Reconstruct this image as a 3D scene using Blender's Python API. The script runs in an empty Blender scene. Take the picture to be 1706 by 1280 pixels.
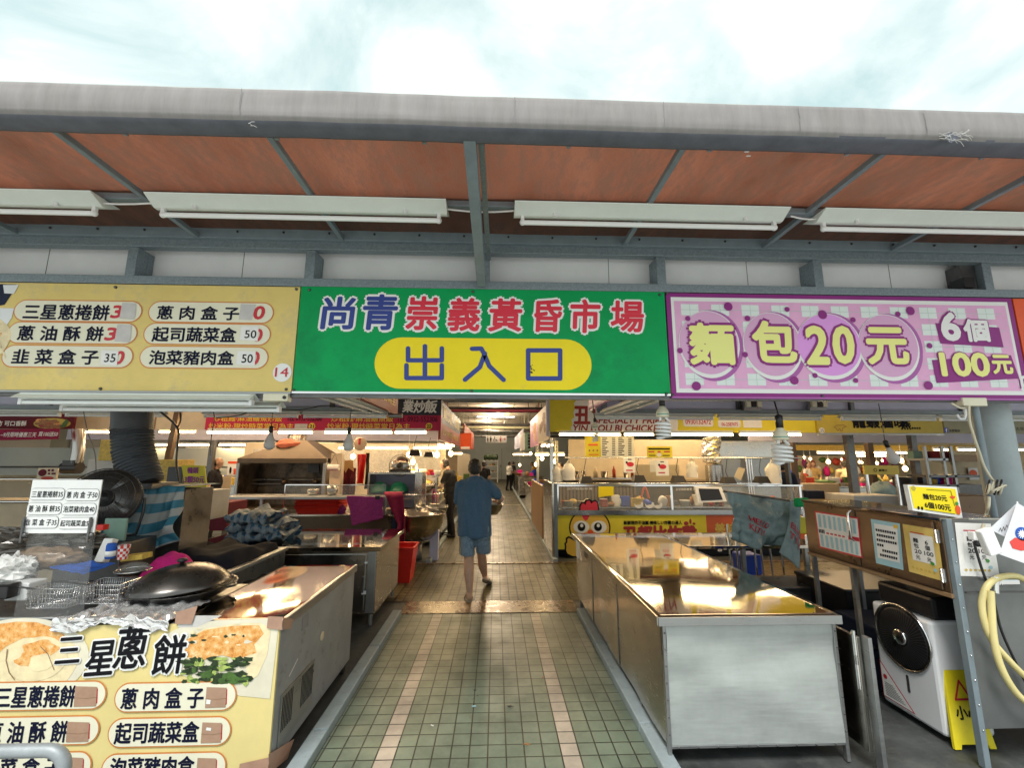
import bpy, bmesh, math, random
from mathutils import Vector, Matrix, noise as mnoise
rnd = random.Random(7)
sc = bpy.context.scene
C = sc.collection
V = Vector
PI = math.pi

# ------------------------------------------------------------------ camera, sky, sun, exposure
FPX, PITCH, YAW, ROLL, EYE = 730.7, math.radians(9.683), math.radians(2.1), math.radians(0.103), 1.72
fw = V((math.sin(YAW)*math.cos(PITCH), math.cos(YAW)*math.cos(PITCH), math.sin(PITCH)))
rt = V((math.cos(YAW), -math.sin(YAW), 0)); up = rt.cross(fw)
rt, up = math.cos(ROLL)*rt + math.sin(ROLL)*up, -math.sin(ROLL)*rt + math.cos(ROLL)*up
EYEP = V((0, 0, EYE))
cam = bpy.data.objects.new('camera', bpy.data.cameras.new('camera')); C.objects.link(cam)
mw = Matrix((rt, up, -fw)).transposed().to_4x4(); mw.translation = EYEP
cam.matrix_world = mw
cam.data.sensor_fit = 'HORIZONTAL'; cam.data.sensor_width = 36
cam.data.lens = 36*FPX/1706; cam.data.clip_start = 0.05; cam.data.clip_end = 600
sc.camera = cam

SUN_EL, SUN_AZ = math.radians(58), math.radians(200)
wd = bpy.data.worlds.new('World'); sc.world = wd; wd.use_nodes = True
nt = wd.node_tree; nt.nodes.clear()
def wn(t, **k):
    n = nt.nodes.new(t)
    for a, b in k.items(): setattr(n, a, b)
    return n
wout = wn('ShaderNodeOutputWorld'); bg = wn('ShaderNodeBackground'); nt.links.new(bg.outputs[0], wout.inputs[0])
bg.inputs[1].default_value = 0.12
sky = wn('ShaderNodeTexSky', sky_type='NISHITA'); sky.sun_disc = False
sky.sun_elevation = SUN_EL; sky.sun_rotation = SUN_AZ; sky.air_density = 1.2; sky.dust_density = 2.5
tc = wn('ShaderNodeTexCoord'); sp = wn('ShaderNodeSeparateXYZ'); nt.links.new(tc.outputs['Generated'], sp.inputs[0])
zz = wn('ShaderNodeMath', operation='MAXIMUM'); nt.links.new(sp.outputs[2], zz.inputs[0]); zz.inputs[1].default_value = .06
dx = wn('ShaderNodeMath', operation='DIVIDE'); dy = wn('ShaderNodeMath', operation='DIVIDE')
nt.links.new(sp.outputs[0], dx.inputs[0]); nt.links.new(zz.outputs[0], dx.inputs[1])
nt.links.new(sp.outputs[1], dy.inputs[0]); nt.links.new(zz.outputs[0], dy.inputs[1])
cb = wn('ShaderNodeCombineXYZ'); nt.links.new(dx.outputs[0], cb.inputs[0]); nt.links.new(dy.outputs[0], cb.inputs[1])
n1 = wn('ShaderNodeTexNoise'); n1.inputs['Scale'].default_value = 2.6; n1.inputs['Detail'].default_value = 8; n1.inputs['Roughness'].default_value = .58; n1.inputs['Distortion'].default_value = .5
nt.links.new(tc.outputs['Generated'], n1.inputs['Vector'])
mr = wn('ShaderNodeMapRange'); mr.inputs[1].default_value = .36; mr.inputs[2].default_value = .62; nt.links.new(n1.outputs[0], mr.inputs[0])
n2 = wn('ShaderNodeTexNoise'); n2.inputs['Scale'].default_value = 5.5; n2.inputs['Detail'].default_value = 6
nt.links.new(tc.outputs['Generated'], n2.inputs['Vector'])
cr = wn('ShaderNodeValToRGB'); nt.links.new(n2.outputs[0], cr.inputs[0])
cr.color_ramp.elements[0].position = .3; cr.color_ramp.elements[0].color = (3.75, 4.05, 4.0, 1)
cr.color_ramp.elements[1].position = .58; cr.color_ramp.elements[1].color = (5.0, 5.1, 5.06, 1)
gap = wn('ShaderNodeMixRGB'); gap.inputs[0].default_value = .9; gap.inputs[2].default_value = (2.45, 3.2, 3.12, 1); nt.links.new(sky.outputs[0], gap.inputs[1])
mx = wn('ShaderNodeMixRGB'); nt.links.new(mr.outputs[0], mx.inputs[0]); nt.links.new(gap.outputs[0], mx.inputs[1]); nt.links.new(cr.outputs[0], mx.inputs[2])
nt.links.new(mx.outputs[0], bg.inputs[0])

sl = bpy.data.lights.new('sun', 'SUN'); sl.energy = 1.5; sl.angle = math.radians(20); sl.color = (1, .96, .9)
so = bpy.data.objects.new('sun', sl); C.objects.link(so)
sd = V((math.sin(SUN_AZ)*math.cos(SUN_EL), math.cos(SUN_AZ)*math.cos(SUN_EL), math.sin(SUN_EL)))
so.rotation_euler = sd.to_track_quat('Z', 'Y').to_euler(); so.location = (0, -20, 30)

sc.view_settings.view_transform = 'Standard'; sc.view_settings.look = 'None'
sc.view_settings.gamma = 1; sc.view_settings.use_curve_mapping = False
sc.view_settings.exposure = 1.2
sc.render.engine = 'CYCLES'
sc.cycles.use_denoising = True
sc.cycles.max_bounces = 7; sc.cycles.diffuse_bounces = 3; sc.cycles.glossy_bounces = 4; sc.cycles.transparent_max_bounces = 10; sc.cycles.transmission_bounces = 4
sc.cycles.caustics_reflective = False; sc.cycles.caustics_refractive = False
sc.cycles.sample_clamp_indirect = 4

# ------------------------------------------------------------------ helpers
def at(px, py, X=None, Y=None, Z=None):
    """point of the place on the plane X=, Y= or Z= seen at photo pixel (px, py)"""
    d = fw + rt*((px-853)/FPX) - up*((py-640)/FPX)
    for i, v in enumerate((X, Y, Z)):
        if v is not None: return EYEP + d*((v-EYEP[i])/d[i])

class Fr:
    """a flat frame: origin, right, up; normal looks at the viewer"""
    def __init__(s, O, R, U): s.O, s.R, s.U = V(O), V(R).normalized(), V(U).normalized(); s.N = s.R.cross(s.U)
    def p(s, u, v, l=0): return s.O + s.R*u + s.U*v + s.N*l
    def px(s, a, b):
        d = fw + rt*((a-853)/FPX) - up*((b-640)/FPX)
        q = EYEP + d*((s.O-EYEP).dot(s.N)/d.dot(s.N)) - s.O
        return q.dot(s.R), q.dot(s.U)
    def rect(s, x0, y0, x1, y1):
        ym, xm = (y0+y1)/2, (x0+x1)/2
        return s.px(x0, ym)[0], s.px(xm, y1)[1], s.px(x1, ym)[0], s.px(xm, y0)[1]
def FY(y): return Fr((0, y, 0), (1, 0, 0), (0, 0, 1))
def FXm(x): return Fr((x, 0, 0), (0, -1, 0), (0, 0, 1))   # looks towards -X
def FXp(x): return Fr((x, 0, 0), (0, 1, 0), (0, 0, 1))    # looks towards +X

_tc = {}
def glyphs(s, spacing=1.0):
    k = (s, spacing)
    if k not in _tc:
        c = bpy.data.curves.new('text', 'FONT'); c.body = s; c.resolution_u = 3; c.fill_mode = 'FRONT'; c.space_character = spacing
        o = bpy.data.objects.new('text', c); C.objects.link(o); bpy.context.view_layer.update()
        me = bpy.data.meshes.new_from_object(o.evaluated_get(bpy.context.evaluated_depsgraph_get()))
        vs = [(v.co.x, v.co.y) for v in me.vertices]; fs = [tuple(p.vertices) for p in me.polygons]
        bpy.data.objects.remove(o); bpy.data.curves.remove(c); bpy.data.meshes.remove(me)
        x0 = min(v[0] for v in vs); x1 = max(v[0] for v in vs); y0 = min(v[1] for v in vs); y1 = max(v[1] for v in vs)
        _tc[k] = ([((v[0]-x0)/max(x1-x0, 1e-6), (v[1]-y0)/max(y1-y0, 1e-6)) for v in vs], fs, (x1-x0)/max(y1-y0, 1e-6))
    return _tc[k]

wl = {}
class MB:
    def __init__(s): s.v, s.f, s.mi, s.sm, s.mats, s.cur = [], [], [], [], [], 0; s.smooth = False; s.uv = {}
    def m(s, mat):
        if mat not in s.mats: s.mats.append(mat)
        s.cur = s.mats.index(mat); return s
    def add(s, vs, fs, smooth=None):
        b = len(s.v); s.v += [tuple(p) for p in vs]
        for f in fs: s.f.append(tuple(i+b for i in f)); s.mi.append(s.cur); s.sm.append(s.smooth if smooth is None else smooth)
        return s
    def box(s, x0, x1, y0, y1, z0, z1):
        vs = [(x, y, z) for z in (z0, z1) for y in (y0, y1) for x in (x0, x1)]
        return s.add(vs, [(0, 2, 3, 1), (4, 5, 7, 6), (0, 1, 5, 4), (2, 6, 7, 3), (0, 4, 6, 2), (1, 3, 7, 5)], False)
    def fbox(s, fr, u0, v0, u1, v1, l0, l1):
        vs = [fr.p(u, v, l) for l in (l0, l1) for v in (v0, v1) for u in (u0, u1)]
        return s.add(vs, [(0, 2, 3, 1), (4, 5, 7, 6), (0, 1, 5, 4), (2, 6, 7, 3), (0, 4, 6, 2), (1, 3, 7, 5)], False)
    def bar(s, p, q, w, h, u=(0, 0, 1)):
        p, q = V(p), V(q); d = (q-p).normalized(); u = V(u)
        if abs(d.dot(u)) > .98: u = V((0, 1, 0))
        r = d.cross(u).normalized(); u = r.cross(d)
        vs = [c + r*(a*w/2) + u*(b*h/2) for c in (p, q) for b in (-1, 1) for a in (-1, 1)]
        return s.add(vs, [(0, 1, 3, 2), (4, 6, 7, 5), (0, 4, 5, 1), (2, 3, 7, 6), (0, 2, 6, 4), (1, 5, 7, 3)], False)
    def tube(s, pts, r, n=8, closed=False):
        pts = [V(p) for p in pts]; N = len(pts); rs = r if isinstance(r, (list, tuple)) else [r]*N
        vs, fs = [], []; u = None
        for i, p in enumerate(pts):
            a = pts[(i-1) % N] if (closed or i > 0) else p; b = pts[(i+1) % N] if (closed or i < N-1) else p
            d = (b-a).normalized()
            if u is None: u = d.orthogonal().normalized()
            u = (u - d*u.dot(d)).normalized(); w = d.cross(u)
            for k in range(n):
                t = 2*PI*k/n; vs.append(p + (u*math.cos(t) + w*math.sin(t))*rs[i])
        for i in range(N if closed else N-1):
            j = (i+1) % N
            for k in range(n): fs.append((i*n+k, i*n+(k+1) % n, j*n+(k+1) % n, j*n+k))
        s.add(vs, fs, True)
        if not closed: s.add(vs[:n], [tuple(range(n))[::-1]], False); s.add(vs[-n:], [tuple(range(n))], False)
        return s
    def cyl(s, p, q, r, n=12): return s.tube([p, q], r, n)
    def lathe(s, prof, c, n=20, ax=(0, 0, 1), wob=0):
        c, ax = V(c), V(ax).normalized(); a = ax.orthogonal().normalized(); b = ax.cross(a); vs, fs = [], []
        for r, z in prof:
            for k in range(n):
                t = 2*PI*k/n; rr = r*(1+wob*math.sin(3*t+z*9)); vs.append(c + ax*z + (a*math.cos(t)+b*math.sin(t))*rr)
        for i in range(len(prof)-1):
            for k in range(n): fs.append((i*n+k, i*n+(k+1) % n, (i+1)*n+(k+1) % n, (i+1)*n+k))
        if prof[0][0] > 1e-4: fs.append(tuple(range(n))[::-1])
        if prof[-1][0] > 1e-4: fs.append(tuple((len(prof)-1)*n+k for k in range(n)))
        return s.add(vs, fs, True)
    def ball(s, c, r, nu=14, nv=9):
        if not isinstance(r, (tuple, list)): r = (r, r, r)
        c = V(c); vs, fs = [], []
        for j in range(nv+1):
            ph = -PI/2 + PI*j/nv
            for k in range(nu):
                t = 2*PI*k/nu; vs.append(c + V((r[0]*math.cos(ph)*math.cos(t), r[1]*math.cos(ph)*math.sin(t), r[2]*math.sin(ph))))
        for j in range(nv):
            for k in range(nu): fs.append((j*nu+k, j*nu+(k+1) % nu, (j+1)*nu+(k+1) % nu, (j+1)*nu+k))
        return s.add(vs, fs, True)
    def grid(s, nu, nv, fn, us=1, vs_=1):
        vs = [fn(i/nu, j/nv) for j in range(nv+1) for i in range(nu+1)]
        fs = [(j*(nu+1)+i, j*(nu+1)+i+1, (j+1)*(nu+1)+i+1, (j+1)*(nu+1)+i) for j in range(nv) for i in range(nu)]
        b0 = len(s.v)
        for j in range(nv+1):
            for i in range(nu+1): s.uv[b0+j*(nu+1)+i] = (i/nu*us, j/nv*vs_)
        return s.add(vs, fs, True)
    # flat printing on a frame
    def frect(s, fr, u0, v0, u1, v1, l=.002): return s.add([fr.p(u0, v0, l), fr.p(u1, v0, l), fr.p(u1, v1, l), fr.p(u0, v1, l)], [(0, 1, 2, 3)], False)
    def prect(s, fr, x0, y0, x1, y1, l=.002): return s.frect(fr, *fr.rect(x0, y0, x1, y1), l)
    def ppoly(s, fr, pts, l=.002):
        q = [fr.px(*p) for p in pts]; ar = sum(q[i][0]*q[(i+1) % len(q)][1]-q[(i+1) % len(q)][0]*q[i][1] for i in range(len(q)))
        if ar < 0: q = q[::-1]
        return s.add([fr.p(u, v, l) for u, v in q], [tuple(range(len(q)))], False)
    def fell(s, fr, u, v, a, b, l=.002, n=28, wob=0, ph=0):
        return s.add([fr.p(u+a*(1+wob*math.sin(5*t+ph))*math.cos(t), v+b*(1+wob*math.cos(4*t+ph))*math.sin(t), l) for t in [2*PI*k/n for k in range(n)]], [tuple(range(n))], False)
    def pell(s, fr, x, y, a, b=None, l=.002, n=28, wob=0, ph=0):
        u, v = fr.px(x, y); k = abs(fr.px(x+a, y)[0]-u); h = abs(fr.px(x, y+(b or a))[1]-v); return s.fell(fr, u, v, k, h, l, n, wob, ph)
    def pill(s, fr, u0, v0, u1, v1, l=.002, r=None, n=8):
        r = min(r or 9, (u1-u0)/2, (v1-v0)/2); pts = []
        for cx, cy, t0 in ((u1-r, v1-r, 0), (u0+r, v1-r, 1), (u0+r, v0+r, 2), (u1-r, v0+r, 3)):
            for k in range(n+1): t = (t0+k/n)*PI/2; pts.append(fr.p(cx+r*math.cos(t), cy+r*math.sin(t), l))
        return s.add(pts, [tuple(range(len(pts)))], False)
    def ppill(s, fr, x0, y0, x1, y1, l=.002, r=None, grow=0):
        u0, v0, u1, v1 = fr.rect(x0, y0, x1, y1); return s.pill(fr, u0-grow, v0-grow, u1+grow, v1+grow, l, r)
    def ftext(s, fr, t, u0, v0, u1, v1, l=.004, bold=0, slant=0, rot=0, rings=1, fitw=True, spacing=1.0):
        vs, fs, asp = glyphs(t, spacing); w, h = u1-u0, v1-v0
        if not fitw: w = min(w, h*asp)
        offs = [(0, 0)]
        for q in range(rings if bold else 0):
            rr = bold*h*(q+1)/rings; offs += [(rr*math.cos(2*PI*k/8), rr*math.sin(2*PI*k/8)) for k in range(8)]
        cu, cv, cr_, sr_ = (u0+u1)/2, (v0+v1)/2, math.cos(rot), math.sin(rot)
        for i, (ox, oy) in enumerate(offs):
            out = []
            for x, y in vs:
                a = u0+x*w+ox+slant*(y-.5)*h; b = v0+y*h+oy
                if rot: a, b = cu+(a-cu)*cr_-(b-cv)*sr_, cv+(a-cu)*sr_+(b-cv)*cr_
                out.append(fr.p(a, b, l+i*.00006))
            s.add(out, fs, False)
        return s
    def ptext(s, fr, t, x0, y0, x1, y1, l=.004, **k): return s.ftext(fr, t, *fr.rect(x0, y0, x1, y1), l, **k)
    def stroke(s, fr, pts, w, l=.004):
        pts = [V(p) for p in pts]
        for i in range(len(pts)-1):
            d = (pts[i+1]-pts[i]); L = d.length; d = d/L; n = V((-d[1], d[0]))
            q = [pts[i]+n*w/2, pts[i]-n*w/2, pts[i+1]-n*w/2, pts[i+1]+n*w/2]
            s.add([fr.p(a[0], a[1], l+i*.00012) for a in q], [(0, 1, 2, 3)], False)
        for i, p in enumerate(pts): s.fell(fr, p[0], p[1], w/2, w/2, l+.00006+i*.00012, 14)
        return s
    def pstroke(s, fr, pts, wpx, l=.004):
        q = [fr.px(*p) for p in pts]; a = fr.px(pts[0][0]+wpx, pts[0][1]); return s.stroke(fr, q, abs(a[0]-q[0][0]), l)
    # finishing
    def mesh(s, name, org):
        me = bpy.data.meshes.new(name); o = V(org)
        me.from_pydata([tuple(V(p)-o) for p in s.v], [], s.f)
        for mt in s.mats: me.materials.append(M[mt] if isinstance(mt, str) else mt)
        me.polygons.foreach_set('material_index', s.mi); me.polygons.foreach_set('use_smooth', s.sm); me.update()
        if s.uv:
            ul = me.uv_layers.new(name='uv')
            for lp in me.loops: ul.data[lp.index].uv = s.uv.get(lp.vertex_index, (0, 0))
        return me
    def part(s, parent, name, mat=None, bevel=0, thick=0, label=None, org=None):
        if mat: s.mats = [mat]; s.mi = [0]*len(s.f)
        loc = wl[parent.name]; ob = bpy.data.objects.new(name, s.mesh(name, loc)); C.objects.link(ob)
        ob.parent = parent; wl[ob.name] = loc
        if label: ob['label'] = label
        return fin(ob, bevel, thick)
    def thing(s, name, label, cat, mat=None, bevel=0, thick=0, group=None, loc=None, kind=None):
        if mat: s.mats = [mat]; s.mi = [0]*len(s.f)
        if loc is None:
            xs = [p[0] for p in s.v]; ys = [p[1] for p in s.v]; zs = [p[2] for p in s.v]
            loc = ((min(xs)+max(xs))/2, (min(ys)+max(ys))/2, min(zs))
        ob = bpy.data.objects.new(name, s.mesh(name, loc)); ob.location = loc; C.objects.link(ob); wl[ob.name] = V(loc)
        if kind: ob['kind'] = kind
        if label: ob['label'] = label
        if cat: ob['category'] = cat
        if group: ob['group'] = group
        return fin(ob, bevel, thick)
def fin(ob, bevel, thick):
    if thick: m = ob.modifiers.new('thickness', 'SOLIDIFY'); m.thickness = thick; m.offset = 0
    if bevel: m = ob.modifiers.new('bevel', 'BEVEL'); m.width = bevel; m.segments = 2; m.limit_method = 'ANGLE'; m.angle_limit = .7
    return ob
def T(name, label, cat, loc, group=None):
    o = bpy.data.objects.new(name, None); o.location = loc; o.empty_display_size = .1; C.objects.link(o); wl[o.name] = V(loc)
    o['label'] = label; o['category'] = cat
    if group: o['group'] = group
    return o
def dup(root, loc, label=None, rz=None):
    def cp(o, par):
        c = o.copy(); C.objects.link(c); c.parent = par
        for ch in list(o.children): cp(ch, c)
        return c
    r = cp(root, None); r.location = loc; wl[r.name] = V(loc)
    if label: r['label'] = label
    if rz is not None: r.rotation_euler = (0, 0, rz)
    return r
def nz(p, sc_=1.0): return mnoise.noise(V(p)*sc_)

# ------------------------------------------------------------------ materials
M = {}
def mat(name, col, rough=.5, metal=0, var=.12, vs=6, bump=0, bs=60, stain=0, emit=0, trans=0, alpha=1, spec=.5, rv=0, coat=0, stretch=None, dirt=None, brush=None):
    m = bpy.data.materials.new(name); m.use_nodes = True; t = m.node_tree; b = t.nodes['Principled BSDF']
    L = t.links.new; nn = t.nodes.new
    co = nn('ShaderNodeTexCoord').outputs['Object']
    if stretch:
        mp = nn('ShaderNodeMapping'); mp.inputs['Scale'].default_value = stretch; L(co, mp.inputs[0]); co = mp.outputs[0]
    b.inputs['Roughness'].default_value = rough; b.inputs['Metallic'].default_value = metal; b.inputs['Specular IOR Level'].default_value = spec
    c4 = (*col, 1); b.inputs['Base Color'].default_value = c4
    if var or rv:
        n = nn('ShaderNodeTexNoise'); n.inputs['Scale'].default_value = vs; n.inputs['Detail'].default_value = 6; n.inputs['Roughness'].default_value = .65; L(co, n.inputs['Vector'])
        r = nn('ShaderNodeMapRange'); r.inputs[1].default_value = .3; r.inputs[2].default_value = .7; L(n.outputs[0], r.inputs[0])
        if var:
            r.inputs[3].default_value = 1-var; r.inputs[4].default_value = 1+var
            mu = nn('ShaderNodeMixRGB'); mu.blend_type = 'MULTIPLY'; mu.inputs[0].default_value = 1; mu.inputs[1].default_value = c4; L(r.outputs[0], mu.inputs[2]); out = mu.outputs[0]
            if dirt:
                n3 = nn('ShaderNodeTexNoise'); n3.inputs['Scale'].default_value = dirt[1]; n3.inputs['Detail'].default_value = 9; n3.inputs['Roughness'].default_value = .75; L(co, n3.inputs['Vector'])
                r3 = nn('ShaderNodeMapRange'); r3.inputs[1].default_value = dirt[2]; r3.inputs[2].default_value = dirt[2]+.14; r3.inputs[4].default_value = dirt[3]; L(n3.outputs[0], r3.inputs[0])
                md = nn('ShaderNodeMixRGB'); L(r3.outputs[0], md.inputs[0]); L(out, md.inputs[1]); md.inputs[2].default_value = (*dirt[0], 1); out = md.outputs[0]
            L(out, b.inputs['Base Color'])
        if rv:
            r2 = nn('ShaderNodeMapRange'); r2.inputs[1].default_value = .3; r2.inputs[2].default_value = .7; r2.inputs[3].default_value = max(.03, rough-rv); r2.inputs[4].default_value = rough+rv
            L(n.outputs[0], r2.inputs[0]); L(r2.outputs[0], b.inputs['Roughness'])
    if bump:
        n4 = nn('ShaderNodeTexNoise'); n4.inputs['Scale'].default_value = bs; n4.inputs['Detail'].default_value = 3; L(co, n4.inputs['Vector'])
        bp = nn('ShaderNodeBump'); bp.inputs['Strength'].default_value = bump; bp.inputs['Distance'].default_value = .01; L(n4.outputs[0], bp.inputs['Height']); L(bp.outputs[0], b.inputs['Normal'])
    if brush:
        mpb = nn('ShaderNodeMapping'); mpb.inputs['Scale'].default_value = brush; L(nn('ShaderNodeTexCoord').outputs['Object'], mpb.inputs[0])
        nb = nn('ShaderNodeTexNoise'); nb.inputs['Scale'].default_value = 1; nb.inputs['Detail'].default_value = 5; nb.inputs['Roughness'].default_value = .7; L(mpb.outputs[0], nb.inputs['Vector'])
        rb = nn('ShaderNodeMapRange'); rb.inputs[1].default_value = .35; rb.inputs[2].default_value = .65; rb.inputs[3].default_value = .95; rb.inputs[4].default_value = 1.05; L(nb.outputs[0], rb.inputs[0])
        mb_ = nn('ShaderNodeMixRGB'); mb_.blend_type = 'MULTIPLY'; mb_.inputs[0].default_value = 1
        L(b.inputs['Base Color'].links[0].from_socket, mb_.inputs[1]); L(rb.outputs[0], mb_.inputs[2]); L(mb_.outputs[0], b.inputs['Base Color'])
        ad = nn('ShaderNodeMath'); ad.operation = 'MULTIPLY'; rq = nn('ShaderNodeMapRange'); rq.inputs[1].default_value = .35; rq.inputs[2].default_value = .65; rq.inputs[3].default_value = .8; rq.inputs[4].default_value = 1.3; L(nb.outputs[0], rq.inputs[0]); L(rq.outputs[0], ad.inputs[0])
        if b.inputs['Roughness'].links: L(b.inputs['Roughness'].links[0].from_socket, ad.inputs[1])
        else: ad.inputs[1].default_value = rough
        L(ad.outputs[0], b.inputs['Roughness'])
    if emit: b.inputs['Emission Color'].default_value = c4; b.inputs['Emission Strength'].default_value = emit
    if trans: b.inputs['Transmission Weight'].default_value = trans
    if alpha < 1: b.inputs['Alpha'].default_value = alpha
    if coat: b.inputs['Coat Weight'].default_value = coat
    M[name] = m; return m
mat('steel', (.4, .4, .39), .22, 1, .1, 3, .05, 5, rv=.08, dirt=((.25, .23, .2), 9, .6, .35))
mat('steel_top', (.46, .43, .38), .05, 1, .12, 2.5, .02, 4, rv=.02, dirt=((.3, .25, .18), 5, .58, .4), brush=(160, 6, 6))
mat('steel_dull', (.33, .34, .34), .36, .85, .12, 4, .04, 4, rv=.1, dirt=((.22, .21, .2), 14, .62, .5), brush=(9, 9, 120))
mat('steel_warm', (.5, .47, .42), .2, 1, .12, 4, .03, 3.5, rv=.07, dirt=((.2, .16, .12), 7, .6, .25), brush=(6, 5, 180))
mat('steel_dark', (.14, .14, .14), .35, .8, .3, 6, .05, 20, rv=.12)
mat('zinc_sheet', (.44, .47, .46), .42, .35, .1, 5, .06, 2.2, dirt=((.27, .29, .28), 30, .64, .45), brush=(5, 5, 60))
mat('chrome', (.75, .75, .75), .12, 1, .05, 5)
mat('galvanised', (.24, .29, .32), .5, .5, .22, 70, .08, 90)
mat('blue_grey_paint', (.2, .25, .28), .5, .1, .12, 9, dirt=((.13, .15, .16), 20, .64, .6))
mat('pillar_paint', (.34, .4, .41), .5, 0, .1, 6, .05, 40, dirt=((.2, .2, .19), 15, .66, .7))
mat('white_panel', (.84, .85, .86), .45, 0, .05, 4, dirt=((.4, .4, .4), 10, .66, .4))
mat('lavender_panel', (.5, .51, .66), .6, 0, .08, 3)
mat('fixture_white', (.74, .79, .75), .4, 0, .05, 6)
mat('tube_white', (.85, .88, .88), .25, 0, 0)
mat('plastic_cream', (.72, .68, .52), .4, 0, .06)
mat('plastic_white', (.8, .81, .81), .35, 0, .04)
mat('plastic_black', (.012, .012, .014), .35, 0, .1)
mat('rubber_black', (.015, .015, .016), .6, 0, .15)
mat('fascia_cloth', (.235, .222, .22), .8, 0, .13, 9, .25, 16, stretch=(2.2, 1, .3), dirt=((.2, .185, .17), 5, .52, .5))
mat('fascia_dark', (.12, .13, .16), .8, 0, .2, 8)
mat('tile_grey', (.2, .2, .2), .6)
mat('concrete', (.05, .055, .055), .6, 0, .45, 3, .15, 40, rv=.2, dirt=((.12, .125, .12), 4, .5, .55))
mat('kerb_paint', (.27, .33, .35), .6, 0, .12, 9, .08, 60, dirt=((.12, .13, .13), 11, .58, .65))
mat('asphalt', (.06, .06, .062), .85, 0, .2, 30, .2, 120)
mat('hall_wall', (.5, .55, .53), .6, 0, .08, 1)
mat('hall_ceiling', (.62, .56, .48), .7, 0, .06, 2)
mat('black_void', (.01, .01, .011), .8)
mat('print_yellow', (.74, .58, .2), .45, 0, .1, 1.8, .15, 2.6, dirt=((.5, .43, .26), 3.5, .5, .5), spec=.2)
mat('print_cream', (.74, .62, .27), .5, 0, .07, 3, .12, 3, dirt=((.55, .47, .28), 14, .62, .45), spec=.2)
mat('pill_cream', (.78, .76, .6), .5, 0, .03, spec=.2)
mat('pill_rim', (.62, .22, .05), .5, 0, .1)
mat('ink_navy', (.008, .01, .03), .6, 0, 0, spec=.1)
mat('ink_black', (.01, .01, .013), .6, 0, 0, spec=.1)
mat('ink_red', (.55, .02, .04), .45, 0, 0)
mat('paper_white', (.8, .8, .78), .6, 0, .04, 12, .15, 30)
mat('paper_grey', (.55, .54, .52), .6, 0, .1, 12)
mat('sign_green', (.001, .33, .09), .5, 0, .12, 2.5, .15, 2.6, dirt=((.004, .2, .07), 2.2, .52, .55), spec=.2)
mat('sign_yellow', (.9, .72, .02), .4, 0, .06, 3, .12, 3, dirt=((.7, .55, .08), 6, .58, .5), spec=.2)
mat('sign_blue', (.02, .045, .26), .4, 0, 0)
mat('sign_red', (.68, .02, .05), .4, 0, 0)
mat('sign_white', (.82, .83, .82), .4, 0, 0, spec=.2)
mat('purple', (.27, .035, .22), .4, 0, .06, spec=.2)
mat('purple_mid', (.42, .13, .4), .4, 0, .06, spec=.2)
mat('pink_field', (.78, .42, .66), .4, 0, .09, 2.5, .15, 2.6, dirt=((.5, .3, .42), 3, .56, .4), spec=.2)
mat('pink_bubble', (.7, .4, .63), .4, 0, .03, spec=.2)
mat('pink_bright', (.74, .34, .78), .4, 0, .03, spec=.2)
mat('gingham_white', (.74, .82, .8), .4, 0, .03, spec=.2)
mat('gingham_line', (.5, .6, .58), .4, 0, 0)
mat('letter_lemon', (.85, .85, .3), .4, 0, 0, spec=.2)
mat('orange_red', (.75, .09, .015), .5, 0, .1)
mat('tape_brown', (.4, .24, .17), .35, 0, .12, 14)
mat('card_brown', (.4, .25, .17), .7, 0, .12, 14)
mat('crust', (.72, .33, .08), .6, 0, .6, 22, .1, 80)
mat('crust_pale', (.8, .68, .42), .6, 0, .18, 14)
mat('plate_white', (.74, .77, .78), .5, 0, .04)
mat('plate_cream', (.72, .68, .54), .5, 0, .1, 4, spec=.2)
mat('greens_dark', (.02, .04, .012), .5, 0, .7, 60)
mat('greens_pale', (.36, .46, .12), .5, 0, .5, 40)
mat('foil', (.85, .85, .86), .2, .75, .05, 5)
mat('wok_black', (.11, .105, .1), .27, .9, .3, 3, rv=.06)
mat('cloth_pink', (.72, .02, .25), .9, 0, .15, 20, .3, 300)
mat('cloth_magenta', (.3, .035, .2), .95, 0, .25, 26, .4, 250)
mat('cloth_wine', (.24, .008, .05), .9, 0, .25, 14, .4, 250)
mat('cloth_black', (.006, .006, .01), .95, 0, .3, 10, .2, 100)
mat('cloth_blue', (.015, .09, .42), .8, 0, .15, 8)
mat('cloth_navy', (.01, .018, .045), .9, 0, .2, 20)
mat('teal_cloth', (.27, .36, .36), .8, 0, .22, 7, .2, 12, dirt=((.08, .13, .13), 5, .54, .6))
mat('heart_cream', (.42, .45, .4), .8, 0, .15)
mat('tee_blue', (.075, .145, .235), .95, 0, .14, 40, .35, 260)
mat('denim', (.2, .29, .38), .9, 0, .35, 34, .4, 320)
mat('skin', (.58, .36, .25), .5, 0, .12, 18, .08, 120)
mat('skin_pale', (.5, .3, .21), .5, 0, .1, 18)
mat('hair_black', (.022, .018, .015), .45, 0, .5, 60, .6, 160)
mat('cloth_charcoal', (.003, .0035, .006), .9, 0, .3, 20)
mat('shirt_white', (.7, .7, .68), .85, 0, .08)
mat('shirt_beige', (.55, .43, .26), .85, 0, .12)
mat('vest_yellow', (.6, .3, .02), .8, 0, .1)
mat('sandal', (.3, .28, .24), .7, 0, .2)
mat('red_plastic', (.62, .018, .012), .35, 0, .1)
mat('red_sign', (.45, .02, .04), .5, 0, .08)
mat('red_sign_pink', (.5, .03, .09), .5, 0, .06, spec=.2)
mat('sign_navy', (.012, .018, .035), .5, 0, .1)
mat('rust_sign', (.3, .04, .015), .5, 0, .12)
mat('letter_yellow', (.85, .62, .06), .5, 0, 0)
mat('chick_yellow', (.72, .62, .05), .45, 0, .05, spec=.2)
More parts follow.
